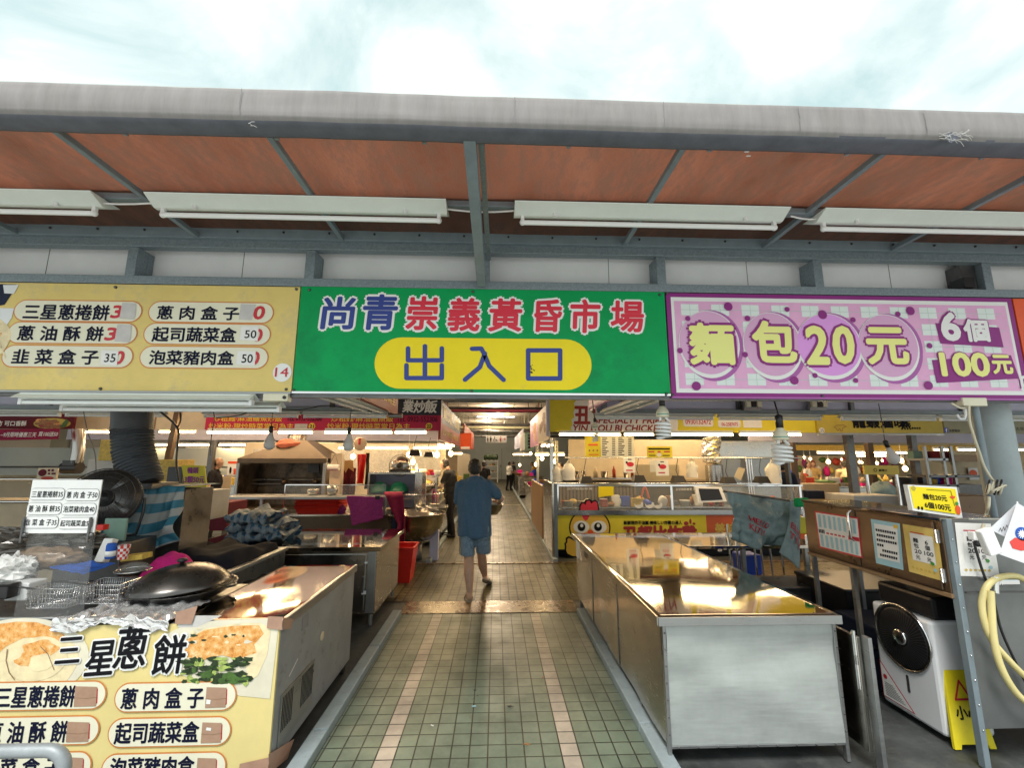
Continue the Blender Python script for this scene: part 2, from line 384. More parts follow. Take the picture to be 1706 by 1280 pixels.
mat('chick_body', (.72, .46, .05), .45, 0, .03)
mat('chick_comb', (.62, .03, .06), .45, 0, 0)
mat('brown_red', (.32, .02, .012), .45, 0, 0)
mat('orange_panel', (.55, .1, .02), .45, 0, .06)
mat('olive_sign', (.5, .4, .05), .5, 0, .08)
mat('olive_grey', (.3, .29, .18), .5, 0, .1)
mat('cream_sign', (.6, .52, .38), .5, 0, .08)
mat('wood_brown', (.27, .17, .09), .45, .1, .2, 8, stretch=(1, 1, 6))
mat('cabinet_brown', (.14, .09, .055), .32, .6, .15, 5, rv=.08)
mat('cooler_white', (.76, .78, .8), .25, 0, .03)
mat('wet_yellow', (.8, .66, .02), .4, 0, .08, 10, dirt=((.4, .3, .03), 22, .62, .6))
mat('hose_yellow', (.72, .62, .28), .4, 0, .08)
mat('rope_cream', (.62, .58, .44), .6, 0, .1)
mat('crate_blue', (.01, .06, .5), .4, 0, .1)
mat('stool_green', (.16, .27, .22), .5, 0, .15)
mat('bag_white', (.75, .72, .66), .35, 0, .08, 10, .3, 25, alpha=.88)
mat('bag_clear', (.62, .64, .66), .2, 0, .2, 20, .5, 18, alpha=.5)
mat('card_beige', (.55, .46, .32), .7, 0, .1)
mat('green_bowl', (.02, .2, .13), .3, 0, .1)
mat('apron_maroon', (.11, .008, .02), .9, 0, .2)
mat('apron_tan', (.55, .38, .16), .9, 0, .1)
mat('salmon_cloth', (.62, .2, .12), .85, 0, .15)
mat('hood_tan', (.1, .075, .048), .4, .5, .15, 5)
mat('hood_dark', (.13, .1, .07), .45, .5, .7, 3.5, rv=.1, dirt=((.012, .01, .008), 2.2, .48, .9))
mat('bowl_steel', (.42, .41, .39), .27, 1, .06)
mat('food_green', (.06, .13, .025), .6, 0, .4, 30)
mat('food_red', (.4, .04, .02), .6, 0, .4, 30)
mat('food_brown', (.3, .14, .05), .6, 0, .4, 30)
mat('food_yellow', (.6, .42, .08), .6, 0, .3, 30)
mat('flag_red', (.68, .06, .05), .6, 0, .05)
mat('flag_white', (.75, .77, .82), .7, 0, .04, alpha=.93)
mat('acrylic_scuffed', (.6, .62, .62), .15, 0, 0, alpha=.06)
mat('pale_blue_paper', (.35, .58, .66), .6, 0, .08)
mat('gold_paper', (.68, .5, .14), .6, 0, .15)
mat('leaf_green', (.05, .25, .03), .5, 0, .2)
mat('duct_grey', (.065, .075, .088), .5, .2, .15, 10)
mat('green_glow_plastic', (.25, .5, .35), .4, 0, .1)
mat('glass_case', (.75, .8, .78), .04, 0, 0, alpha=.12)
mat('lit_tube', (1, .72, .34), .4, 0, 0, emit=9)
mat('lit_bulb', (1, .76, .4), .4, 0, 0, emit=6)
mat('lit_cool', (.85, .95, 1), .4, 0, 0, emit=3.5)
mat('bulb_frost', (.72, .7, .68), .25, 0, 0)
mat('cfl_white', (.85, .86, .85), .3, 0, .02)
mat('teal_ring', (.02, .3, .22), .4)
mat('boxes_pale', (.5, .49, .46), .6, 0, .1)
def tarp_mat(name, c1, c2, scl, vert):
    m = mat(name, c1, .6, 0, .15, 9); t = m.node_tree; b = t.nodes['Principled BSDF']; old = b.inputs['Base Color'].links[0].from_socket
    tcn = t.nodes.new('ShaderNodeUVMap'); sx = t.nodes.new('ShaderNodeSeparateXYZ'); t.links.new(tcn.outputs[0], sx.inputs[0])
    prev = old
    for ax in ((1,) if not vert else (0, 1)):
        mlt = t.nodes.new('ShaderNodeMath'); mlt.operation = 'MULTIPLY'; mlt.inputs[1].default_value = scl; t.links.new(sx.outputs[ax], mlt.inputs[0])
        frc = t.nodes.new('ShaderNodeMath'); frc.operation = 'FRACT'; t.links.new(mlt.outputs[0], frc.inputs[0])
        gt = t.nodes.new('ShaderNodeMath'); gt.operation = 'GREATER_THAN'; gt.inputs[1].default_value = .5; t.links.new(frc.outputs[0], gt.inputs[0])
        if vert:
            h = t.nodes.new('ShaderNodeMath'); h.operation = 'MULTIPLY'; h.inputs[1].default_value = .55; t.links.new(gt.outputs[0], h.inputs[0]); gt = h
        mxx = t.nodes.new('ShaderNodeMixRGB'); t.links.new(gt.outputs[0], mxx.inputs[0]); t.links.new(prev, mxx.inputs[1]); mxx.inputs[2].default_value = (*c2, 1); prev = mxx.outputs[0]
    t.links.new(prev, b.inputs['Base Color']); return m
tarp_mat('tarp_stripe', (.03, .17, .25), (.36, .38, .37), 4.6, False)
tarp_mat('tarp_check', (.02, .085, .16), (.36, .4, .42), 5, True)
m = mat('crust', (.72, .33, .08), .6); t = m.node_tree; n_ = t.nodes.new('ShaderNodeTexNoise'); n_.inputs['Scale'].default_value = 34; n_.inputs['Detail'].default_value = 8; n_.inputs['Roughness'].default_value = .7
r_ = t.nodes.new('ShaderNodeValToRGB'); e_ = r_.color_ramp.elements; e_[0].position = .3; e_[0].color = (.42, .13, .02, 1); e_[1].position = .7; e_[1].color = (.85, .74, .5, 1); q_ = e_.new(.46); q_.color = (.74, .34, .08, 1); q_ = e_.new(.58); q_.color = (.8, .5, .2, 1)
tcx = t.nodes.new('ShaderNodeTexCoord'); t.links.new(tcx.outputs['Object'], n_.inputs['Vector']); t.links.new(n_.outputs[0], r_.inputs[0]); t.links.new(r_.outputs[0], t.nodes['Principled BSDF'].inputs['Base Color'])
# red-brown awning sheet that lets daylight through
m = mat('canopy_sheet', (.25, .13, .095), .85, 0, .32, 3.2, .5, 110, stretch=(1, .4, 1), dirt=((.16, .115, .1), 13, .44, .6)); t = m.node_tree; b = t.nodes['Principled BSDF']
tl = t.nodes.new('ShaderNodeBsdfTranslucent'); tl.inputs[0].default_value = (.26, .1, .068, 1)
ms = t.nodes.new('ShaderNodeMixShader'); ms.inputs[0].default_value = .5

_gm = t.nodes.new('ShaderNodeMixRGB'); _gm.blend_type = 'MULTIPLY'; _gm.inputs[0].default_value = 1; _gm.inputs[2].default_value = (.86, .6, .47, 1)
t.links.new(b.inputs['Base Color'].links[0].from_socket, _gm.inputs[1]); t.links.new(_gm.outputs[0], tl.inputs[0])
t.links.new(b.outputs[0], ms.inputs[1]); t.links.new(tl.outputs[0], ms.inputs[2]); t.links.new(ms.outputs[0], t.nodes['Material Output'].inputs[0])
# floor tiles: square tiles with grout; the aisle has two pale bands
def tile_mat(name, c1, c2, band, grout, rough, bands=True, rowp=.115, gw_=.003, spec=.5):
    m = mat(name, c1, rough, 0, .12, 3, 0, spec=spec); t = m.node_tree; b = t.nodes['Principled BSDF']; L = t.links.new; nn = t.nodes.new
    def mth(op, a, b_=None):
        n = nn('ShaderNodeMath'); n.operation = op
        for i, v in enumerate((a, b_)):
            if v is None: continue
            if isinstance(v, (int, float)): n.inputs[i].default_value = v
            else: L(v, n.inputs[i])
        return n.outputs[0]
    g = nn('ShaderNodeNewGeometry'); s_ = nn('ShaderNodeSeparateXYZ'); L(g.outputs['Position'], s_.inputs[0])
    PX, PY, X0 = .1088, rowp, -.685
    ux = mth('DIVIDE', mth('SUBTRACT', s_.outputs[0], X0), PX); uy = mth('DIVIDE', mth('SUBTRACT', s_.outputs[1], 2.889), PY)
    fx, fy = mth('FRACT', ux), mth('FRACT', uy); ix, iy = mth('FLOOR', ux), mth('FLOOR', uy)
    ex = mth('MULTIPLY', mth('MINIMUM', fx, mth('SUBTRACT', 1, fx)), PX); ey = mth('MULTIPLY', mth('MINIMUM', fy, mth('SUBTRACT', 1, fy)), PY)
    ed = mth('MINIMUM', ex, ey)
    gr = nn('ShaderNodeMapRange'); gr.inputs[1].default_value = gw_; gr.inputs[2].default_value = gw_+.0022; gr.inputs[3].default_value = 1; gr.inputs[4].default_value = 0; L(ed, gr.inputs[0])
    cx = nn('ShaderNodeCombineXYZ'); L(ix, cx.inputs[0]); L(iy, cx.inputs[1]); wn_ = nn('ShaderNodeTexWhiteNoise'); wn_.noise_dimensions = '2D'; L(cx.outputs[0], wn_.inputs['Vector'])
    mc = nn('ShaderNodeMixRGB'); L(wn_.outputs[0], mc.inputs[0]); mc.inputs[1].default_value = (*c1, 1); mc.inputs[2].default_value = (*c2, 1); col = mc.outputs[0]
    if bands:
        bm_ = mth('ADD', mth('COMPARE', ix, 0), mth('COMPARE', ix, 10))
        for nd in t.nodes:
            if nd.type == 'MATH' and nd.operation == 'COMPARE': nd.inputs[2].default_value = .5
        hi = nn('ShaderNodeMixRGB'); hi.inputs[1].default_value = (*[q*.88 for q in band], 1); hi.inputs[2].default_value = (*band, 1); L(wn_.outputs[0], hi.inputs[0])
        m2 = nn('ShaderNodeMixRGB'); L(bm_, m2.inputs[0]); L(col, m2.inputs[1]); L(hi.outputs[0], m2.inputs[2]); col = m2.outputs[0]
    n = nn('ShaderNodeTexNoise'); n.inputs['Scale'].default_value = 2.4; n.inputs['Detail'].default_value = 8; n.inputs['Roughness'].default_value = .7; L(g.outputs['Position'], n.inputs['Vector'])
    r = nn('ShaderNodeMapRange'); r.inputs[1].default_value = .35; r.inputs[2].default_value = .68; r.inputs[3].default_value = 1.15; r.inputs[4].default_value = .6; L(n.outputs[0], r.inputs[0])
    mu = nn('ShaderNodeMixRGB'); mu.blend_type = 'MULTIPLY'; mu.inputs[0].default_value = 1; L(col, mu.inputs[1]); L(r.outputs[0], mu.inputs[2])
    m3 = nn('ShaderNodeMixRGB'); L(gr.outputs[0], m3.inputs[0]); L(mu.outputs[0], m3.inputs[1]); m3.inputs[2].default_value = (*grout, 1); L(m3.outputs[0], b.inputs['Base Color'])
    r2 = nn('ShaderNodeMapRange'); r2.inputs[1].default_value = .3; r2.inputs[2].default_value = .7; r2.inputs[3].default_value = rough-.12; r2.inputs[4].default_value = rough+.15; L(n.outputs[0], r2.inputs[0]); L(r2.outputs[0], b.inputs['Roughness'])
    bp = nn('ShaderNodeBump'); bp.inputs['Strength'].default_value = .5; bp.inputs['Distance'].default_value = .004; bp.invert = True; L(gr.outputs[0], bp.inputs['Height']); L(bp.outputs[0], b.inputs['Normal'])
    return m
tile_mat('tiles_green', (.125, .165, .12), (.155, .195, .145), (.43, .37, .3), (.018, .021, .016), .38)
tile_mat('tiles_inner', (.085, .078, .04), (.118, .105, .055), (.5, .41, .33), (.008, .007, .004), .36, False, gw_=.0075, spec=.2)
LAMP = .26
def amp(lamp_name, x0, x1, y, z, power, col=(1, .72, .38), along='X', y1=None):
    if lamp_name == 'tube_glow':
        n = 1 if (abs(x1-x0) < .7 and along == 'X') else 2
        for k in range(n):
            break
    l = bpy.data.lights.new(lamp_name, 'AREA'); l.shape = 'RECTANGLE'; l.color = col; l.energy = power*LAMP
    if along == 'X': l.size = abs(x1-x0); l.size_y = .05
    else: l.size = .03; l.size_y = abs(y1-y)
    o = bpy.data.objects.new(lamp_name, l); C.objects.link(o)
    o.location = ((x0+x1)/2, y if along == 'X' else (y+y1)/2, z)
    if along == 'X': o.rotation_euler = (math.radians(-28), 0, 0)
    return o

# ------------------------------------------------------------------ the setting
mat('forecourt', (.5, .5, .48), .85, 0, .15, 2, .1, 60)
MB().box(-150, 150, -160, 1.6, -.3, -.012).thing('ground', 'pale concrete forecourt outside the market', None, 'forecourt', kind='structure')
def sheet(name, lab, mt, x0, x1, y0, y1, z): return MB().add([(x0, y0, z), (x1, y0, z), (x1, y1, z), (x0, y1, z)], [(0, 1, 2, 3)]).thing(name, lab, None, mt, kind='structure')
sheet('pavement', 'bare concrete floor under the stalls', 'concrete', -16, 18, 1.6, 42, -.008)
sheet('path', 'green tiled entrance path with two pale bands', 'tiles_green', -1.03, .93, .6, 5.31, 0)
sheet('cross_path', 'olive tiled cross aisle behind the front stalls', 'tiles_inner', -6, 7, 5.75, 7.66, 0)
sheet('inner_path', 'olive tiled aisle running back through the market', 'tiles_inner', -1.06, .98, 7.72, 37.5, 0)
mat('strip_brown', (.17, .115, .06), .28, .3, .25, 9, .05, 30, rv=.12)
MB().m('strip_brown').box(-1.06, .96, 5.315, 5.74, -.02, .007).thing('threshold_strip', 'worn brass brown threshold strip across the path', None, kind='structure', bevel=.002)
MB().box(-6, 7, 7.66, 7.72, -.02, .012).thing('step_edge', 'brass brown edge where the inner aisle starts', None, 'strip_brown', kind='structure')
for yy in (12.8, 17.0): MB().box(-1.05, .97, yy, yy+.07, -.01, .006).thing('floor_band', 'pale stone band across the inner aisle', None, 'cream_sign', kind='structure')
def kerb(x0, x1, y0, y1, lab):
    b = MB(); y = y0
    while y < y1-.01:
        e = min(y+1.25, y1); b.box(x0, x1, y, e-.006, -.01, .055); y = e
    b.thing('kerb', lab, None, 'kerb_paint', bevel=.008, kind='structure')
kerb(-1.13, -1.032, .6, 5.3, 'grey painted kerb left of the entrance path')
kerb(.932, 1.03, .6, 5.3, 'grey painted kerb right of the entrance path')
kerb(-1.15, -1.065, 7.75, 30, 'grey kerb left of the inner aisle')
kerb(.985, 1.06, 7.75, 30, 'grey kerb right of the inner aisle')

# the hall: roof, ceiling, walls
hall = T('market_hall', 'long covered market hall with pale ceiling and grey green end wall', 'building', (0, 20, 0))
MB().box(-16, 18, 2.45, 42, 3.82, 4.0).part(hall, 'roof', 'hall_wall')
MB().add([(-16, 3.4, 3.8), (-16, 42, 3.8), (18, 42, 3.8), (18, 3.4, 3.8)], [(0, 1, 2, 3)]).part(hall, 'ceiling', 'hall_ceiling')
b = MB()
for x in [i*.9-9.2 for i in range(22)]: b.box(x-.012, x+.012, 6, 38, 3.785, 3.798)
for y in [6+i*1.2 for i in range(27)]: b.box(-10, 11, y-.012, y+.012, 3.782, 3.796)
b.part(hall, 'ceiling_grid', 'olive_grey')
MB().box(-16, 18, 38, 38.2, 0, 3.8).part(hall, 'end_wall', 'hall_wall')
d = MB().box(-.2, 1.35, 37.93, 38, 0, 2.6).part(hall, 'door', 'hall_wall', bevel=.02)
MB().m('steel_dark').box(.52, .545, 37.915, 37.93, 0, 2.6).box(.42, .48, 37.88, 37.93, 1.0, 1.2).part(d, 'door_seam')
MB().box(-16.2, -16, 6, 38, 0, 3.8).part(hall, 'side_wall', 'hall_wall')
MB().box(18, 18.2, 6, 38, 0, 3.8).part(hall, 'side_wall', 'hall_wall')
b = MB()
for i in range(9): b.box(-15.95, -15.9, 7+i*3.4, 9.6+i*3.4, 2.0, 3.3)
b.part(hall, 'window', 'plate_white')
MB().box(-9, 11, 3.16, 3.2, 2.99, 3.8).part(hall, 'front_panel', 'white_panel'); MB().box(-9, 11, 3.01, 3.16, 3.345, 3.8).box(-9, 11, 2.5, 3.01, 3.36, 3.8).part(hall, 'eave_light_block', 'hall_wall')  # unseen eave block added to stop daylight through the awning's inner half
b = MB()
for i in range(46):
    x = -5+.21*i+rnd.uniform(-.07, .07); b.cyl((x, 3.16, 3.02+rnd.uniform(-.004, .004)), (x, 3.153, 3.02), .006, 6)
for x in (-3.31, .86, 1.95, 3.1, -1.9): b.box(x-.002, x+.002, 3.158, 3.16, 2.99, 3.3)
b.part(hall, 'screw', 'tile_grey')
MB().box(-9, 11, 3.11, 3.155, 2.975, 3.0).part(hall, 'front_ledge', 'wood_brown')
# pipes and trusses that cross above the aisle
def crossbar(y, py, r, mt, lab, x0=-9, x1=10, nm='ceiling_pipe'):
    z = at(830, py, Y=y).z
    b = MB().cyl((x0, y, z), (x1, y, z), r, 8)
    for x in (-1.35, 1.2): b.box(x-.012, x+.012, y-.012, y+.012, z, 3.79)
    b.thing(nm, lab, 'pipe', mt)
crossbar(9.2, 668, .045, 'blue_grey_paint', 'nearest grey pipe crossing under the market ceiling')
crossbar(11.5, 680.5, .035, 'plastic_black', 'black cable tray pipe above the red pipe')
crossbar(12.2, 684.5, .05, 'apron_maroon', 'dark red sprinkler pipe crossing above the aisle')
crossbar(16, 707.5, .05, 'steel_dark', 'thin dark pipe beyond the red sprinkler pipe')
crossbar(18.5, 713, .06, 'olive_grey', 'olive grey beam pipe deep over the aisle')
crossbar(21.5, 719, .06, 'steel_dark', 'dark pipe just before the restroom sign')
crossbar(26, 727, .07, 'steel_dark', 'farthest dark pipe near the end wall')
for i, (y, x0, x1) in enumerate(((14, -.75, .75), (20, -.9, .9), (27, -.9, -.1))):
    b = MB().m('fixture_white').box(x0, x1, y, y+.2, 3.62, 3.68).m('lit_cool').box(x0+.05, x1-.05, y+.05, y+.15, 3.6, 3.618)
    b.thing('ceiling_light', ('white strip light under the ceiling above the red pipe', 'white strip light under the ceiling before the restroom sign', 'short white strip light glowing near the end wall')[i], 'light')
    for dy_c in ((-2.5, .6) if y < 25 else (-2.5, .6, 5.5)):  # points away from the fixtures are added fill for ceiling, corridor and end wall
        l = bpy.data.lights.new('ceiling_glow_and_fill', 'POINT'); l.energy = 28 if y < 18 else 60; l.color = (1, .78, .52); l.shadow_soft_size = .12; o = bpy.data.objects.new('ceiling_glow_and_fill', l); C.objects.link(o); o.location = ((x0+x1)/2, y+dy_c, 3.4)

for x, y, w in ((-4.6, 9.4, 46), (4.4, 9.4, 46), (8.6, 12.5, 60), (-7, 12.5, 50), (8.5, 17, 50), (-5, 6.6, 10), (5, 6.6, 10)):  # soft warm fill lamps added under the ceiling, without fixtures, for the rear stalls
    l = bpy.data.lights.new('hall_fill', 'AREA'); l.shape = 'RECTANGLE'; l.size = 3; l.size_y = 1.2; l.energy = w*2; l.color = (1, .68, .38); o = bpy.data.objects.new('hall_fill', l); C.objects.link(o); o.location = (x, y, 3.7)

# ------------------------------------------------------------------ awning
aw = T('awning', 'red brown fabric awning with grey wrapped front edge over the entrance', 'awning', (0, 2.4, 3.2))
X0, X1 = -4.6, 5.2
tears = [(-1.21, .02, .05), (-.13, .02, .03), (2.31, .1, .05), (1.02, .0, .02)]
def fas(u, v):
    x = X0+(X1-X0)*u; prof = [(1.9, 3.385), (1.78, 3.368), (1.757, 3.35), (1.752, 3.3), (1.752, 3.24), (1.757, 3.215), (1.775, 3.2), (1.83, 3.196), (1.868, 3.2)]
    k = v*(len(prof)-1); i = min(int(k), len(prof)-2); f = k-i
    y = prof[i][0]*(1-f)+prof[i+1][0]*f; z = prof[i][1]*(1-f)+prof[i+1][1]*f
    w = nz((x*1.3, z*9, 0))*.006+nz((x*5, z*16, 3))*.0035
    y += w; z += nz((x*.8, 5, 1))*.005
    return (x, y, z)
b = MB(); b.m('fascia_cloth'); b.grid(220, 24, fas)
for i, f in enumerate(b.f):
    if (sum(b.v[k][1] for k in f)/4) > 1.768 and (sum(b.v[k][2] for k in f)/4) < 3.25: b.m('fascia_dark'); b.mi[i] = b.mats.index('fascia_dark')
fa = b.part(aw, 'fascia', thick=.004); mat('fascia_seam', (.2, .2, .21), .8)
b = MB()
for px in (398, 857, 1105, 1330, 1538):
    x = at(px, 185, Y=1.75).x; b.grid(1, 12, lambda u, v: (x+.0035*u+nz((x, v*4, 0))*.004, 1.7465+.001*u, 3.215+.13*v))
b.part(fa, 'seam', 'fascia_seam')
b = MB()
for px, py, k in ((416, 206, 3), (1585, 228, 26)):
    b.m('paper_grey'); c = at(px, py, Y=1.742)
    if k > 9: b.m('fascia_dark').fell(Fr((c.x, 1.7435, c.z), (1, 0, 0), (0, 0, 1)), 0, 0, .032, .024, 0, 18, .25, 1).m('fascia_seam').fell(Fr((c.x+.045, 1.7445, c.z+.012), (1, 0, 0), (0, 0, 1)), 0, 0, .03, .01, 0, 14, .3, 2).m('paper_grey')
    for j in range(k):
        a = rnd.uniform(-.7, .7); l = rnd.uniform(.02, .05)*(1.2 if k > 10 else .6); p = c+V((rnd.uniform(-.035, .035)*(k/14), -.004, rnd.uniform(-.018, .018)))
        b.tube([p, p+V((l*math.cos(a)*.6, -.004, l*math.sin(a)*.5)), p+V((l*math.cos(a), .002, l*math.sin(a)))], .0009, 4)
b.part(fa, 'torn_edge')
def can(u, v): return (X0+(X1-X0)*u, 1.86+1.17*v, 3.3+.03*v+.012*math.sin(v*PI)+nz((u*30, v*3, 0))*.006)
MB().grid(120, 14, can).part(aw, 'canopy', 'canopy_sheet')
b = MB()
for px, py in ((128, 237), (1247, 258), (1244, 251)):
    p = at(px, py, Z=3.296); b.fell(Fr((p.x, p.y, 3.29), (1, 0, 0), (0, -1, 0)), 0, 0, .014, .006, 0, 7)
b.part(aw, 'worn_hole', 'tube_white')
for x in (-3.35, -2.12, -1.11, .93, 1.97, 2.95, 4.05): MB().box(x-.016, x+.016, 1.86, 2.98, 3.255, 3.287).part(aw, 'rib', 'blue_grey_paint', bevel=.003)
b = MB(); b.bar((-.135, 1.84, 3.235), (-.11, 2.97, 2.96), .06, .07); b.part(aw, 'strut', 'blue_grey_paint', bevel=.004)
MB().bar((-.085, 1.86, 3.27), (-.06, 2.98, 3.15), .03, .03).part(aw, 'strut_brace', 'galvanised')
MB().box(X0, X1, 2.49, 2.545, 3.258, 3.296).part(aw, 'purlin', 'blue_grey_paint', bevel=.004)
MB().box(X0, X1, 1.83, 1.87, 3.23, 3.28).part(aw, 'front_rail', 'blue_grey_paint')
b = MB(); b.box(X0, X1, 2.955, 2.988, 3.258, 3.335); b.part(aw, 'wall_rail', 'blue_grey_paint', bevel=.003)
b = MB()
for i in range(30): b.ball((X0+.2+.32*i, 2.951, 3.305), .0085, 8, 5)
b.part(aw, 'bolt', 'plastic_black')
b = MB()
for i in range(14):
    x = X0+.1+.69*i; b.box(x, x+.02, 1.872, 1.886, 3.2, 3.205)
b.part(aw, 'clip', 'galvanised')
b = MB()
for x0, x1 in ((-2.55, -2.0), (-.35, .15), (1.86, 2.1)):
    b.tube([(x0+(x1-x0)*k/6, 2.5, 3.245-.02*math.sin(PI*k/6)) for k in range(7)], .006, 6)
b.part(aw, 'lamp_cable', 'plastic_white')

# galvanised frame between the awning and the signboards
frm = T('sign_frame', 'galvanised steel frame carrying the signboards above the entrance', 'frame', (0, 3.04, 2.1))
MB().box(-6, 8, 3.0, 3.06, 2.925, 2.985).part(frm, 'lower_rail', 'galvanised', bevel=.003)
MB().box(-6, 8, 2.99, 3.06, 3.2, 3.262).part(frm, 'upper_rail', 'galvanised', bevel=.003)
MB().box(-6, 8, 3.02, 3.06, 2.13, 2.165).part(frm, 'base_rail', 'steel_dark')
for x in (-3.83, -2.58, -1.34, -.09, 1.21, 2.4, 3.72, 4.9): MB().m('galvanised').box(x-.034, x+.034, 3.003, 3.1, 2.985, 3.2).box(x-.035, x+.035, 3.1, 3.155, 2.985, 3.2).part(frm, 'post', bevel=.004)
MB().m('steel_dark').box(3.56, 3.68, 3.05, 3.16, 2.99, 3.2).m('plastic_black').box(3.52, 3.6, 3.0, 3.1, 3.0, 3.08).part(frm, 'bracket')

# ------------------------------------------------------------------ tube lights hung under the awning
def hood_lamp(x0, x1, lab):
    y, z = 2.505, 3.25
    t = T('fluorescent_lamp', lab, 'lamp', ((x0+x1)/2, y, z-.1), 'tube lights under the awning')
    b = MB()
    P = [(y-.1, z), (y-.095, z-.006), (y-.012, z-.046), (y+.012, z-.046), (y+.105, z+.004)]
    for (a, c) in zip(P, P[1:]): b.add([(x0, a[0], a[1]), (x1, a[0], a[1]), (x1, c[0], c[1]), (x0, c[0], c[1])], [(0, 1, 2, 3)])
    for x in (x0, x1): b.add([(x, a_, c_) for a_, c_ in P], [tuple(range(5))])
    b.part(t, 'reflector', 'fixture_white', thick=.003)
    MB().box(x0+.01, x1-.01, y-.04, y+.05, z-.02, z+.006).part(t, 'ballast_channel', 'fixture_white')
    for x in (x0+.05, x1-.05):
        MB().box(x-.011, x+.011, y-.012, y+.012, z-.1, z-.046).ball((x, y, z-.086), .019, 10, 6).part(t, 'end_holder', 'plastic_white', bevel=.003)
    MB().cyl((x0+.06, y, z-.086), (x1-.06, y, z-.086), .0155, 12).part(t, 'tube', 'tube_white')
    for x in (x0+.25, x1-.25): MB().cyl((x, y-.03, z-.06), (x, y-.03, z-.035), .011, 8).part(t, 'starter', 'plastic_white')
    MB().box(x0+.2, x0+.23, y-.03, y+.03, z+.006, z+.03).box(x1-.23, x1-.2, y-.03, y+.03, z+.006, z+.03).part(t, 'hanger', 'galvanised')
hood_lamp(-3.95, -2.36, 'white tube lamp cut off by the photo left edge under the awning')
hood_lamp(-2.06, -.31, 'white tube lamp under the awning left of the central strut')
hood_lamp(.105, 1.8, 'white tube lamp under the awning right of the central strut')
hood_lamp(2.02, 3.75, 'white tube lamp under the awning at the far right')

# ------------------------------------------------------------------ signboards on the front
fs = FY(3.0)
def board(name, lab, cat, x0, x1, z0, z1, face, edge='steel_dull', y=3.0, dep=.045, group=None):
    t = T(name, lab, cat, ((x0+x1)/2, y, z0), group)
    MB().box(x0, x1, y, y+dep, z0, z1).part(t, 'panel', face, bevel=.002)
    MB().box(x0, x1, y-.006, y+dep+.002, z0-.014, z0-.001).part(t, 'trim', edge)
    return t
def screws(t, pts, fr):
    b = MB()
    for p in pts: u, v = fr.px(*p); b.lathe([(.0, -.012), (.008, -.01), (.011, 0)][::-1] if 0 else [(.011, 0), (.008, .01), (0, .012)], fr.p(u, v, 0), 8, fr.N)
    b.part(t, 'bolt', 'steel_dark')
MENU = [[('三星蔥捲餅', 25, 502, 236, 535, 41, 508, 183, 533), ('蔥 油 酥 餅', 14.6, 538.5, 228, 572, 31, 544, 173, 568), ('韭 菜 盒 子', 5, 577, 221, 611.5, 22, 583, 165, 607)],
        [('蔥 肉 盒 子', 249, 504.5, 455, 537, 263, 511, 399, 533), ('起司蔬菜盒', 241, 540.6, 450, 573.7, 255, 546, 394, 570), ('泡菜豬肉盒', 234.5, 578.7, 446, 613, 250, 585, 390, 608)]]
t = board('menu_signboard', 'long yellow signboard listing six pancake dishes in pale pills, number 14', 'sign', -6.2, -1.392, 2.165, 2.918, 'print_yellow')
for col in MENU:
    for it in col: MB().m('pill_rim').ppill(fs, *it[1:5], l=.002, grow=.008).m('pill_cream').ppill(fs, *it[1:5], l=.0035).part(t, 'price_pill')
b = MB().m('ink_navy')
for col in MENU:
    for it in col: b.ptext(fs, it[0], *it[5:], l=.005, bold=.028)
b.m('ink_red').ptext(fs, '3', 188, 510, 204, 530, l=.005, bold=.05, slant=.15).ptext(fs, '3', 178, 547, 195, 567, l=.005, bold=.05, slant=.15).ptext(fs, '0', 424, 511, 441, 532, l=.005, bold=.05, slant=.1)
b.ptext(fs, '0', 192, 586, 207, 607, l=.005, bold=.05, slant=.15).ptext(fs, '0', 423, 549, 437, 569, l=.005, bold=.05, slant=.1).ptext(fs, '0', 418, 587, 432, 608, l=.005, bold=.05, slant=.1)
b.part(t, 'lettering')
for q in ((203, 505, 228, 532), (195, 541, 220, 570)): MB().ppoly(fs, [(q[0]+2, q[1]), (q[2], q[1]+1), (q[2]-1, q[3]-6), (q[2]-4, q[3]+1), (q[0]-3, q[3]-1)], .0065).part(t, 'price_patch', 'paper_grey')
MB().ppoly(fs, [(402, 507), (427, 508), (420, 534), (399, 533)], .0065).part(t, 'price_patch', 'paper_grey')
for pl, tx, tr in (([(170, 584), (199, 585), (196, 610), (169, 608)], '35', (176, 590, 194, 604)), ([(403, 544), (432, 544), (430, 569), (400, 567)], '50', (409, 551, 428, 564)), ([(397, 585), (427, 586), (425, 610), (394, 608)], '50', (404, 591, 422, 605))):
    MB().m('paper_white').ppoly(fs, pl, .0068).m('ink_black').ptext(fs, tx, *tr, l=.008, bold=.01).part(t, 'price_patch')
b = MB().m('sign_white').pell(fs, 470.5, 621, 15.5, 15.5, .003, 32).m('ink_red').ptext(fs, '14', 459, 613, 481, 628, l=.005, bold=.012)
b.part(t, 'stall_number')
b = MB().m('cloth_navy').ppoly(fs, [(-60, 472), (28, 474), (20, 490), (8, 508), (-60, 520)], .0022).m('plate_white').ppoly(fs, [(6, 475), (32, 475), (24, 490), (8, 489)], .0035).m('plate_white').ppoly(fs, [(-80, 512), (24, 514), (20, 530), (10, 545), (-80, 560)], .0028)
b.m('crust_pale').pell(fs, -28, 565, 46, 40, .0038, 30, .03).m('crust').pell(fs, -24, 560, 26, 18, .0045, 24, .1)
for k in range(5): b.m('crust_pale').pstroke(fs, [(-60+24*k*.6, 536+k*6), (-30+k*8, 545+k*8), (2+k*2, 540+k*14)], 2.5, .0055)
b.part(t, 'food_picture')
screws(t, [(193, 479), (168, 648), (494, 482), (477, 649)], fs)

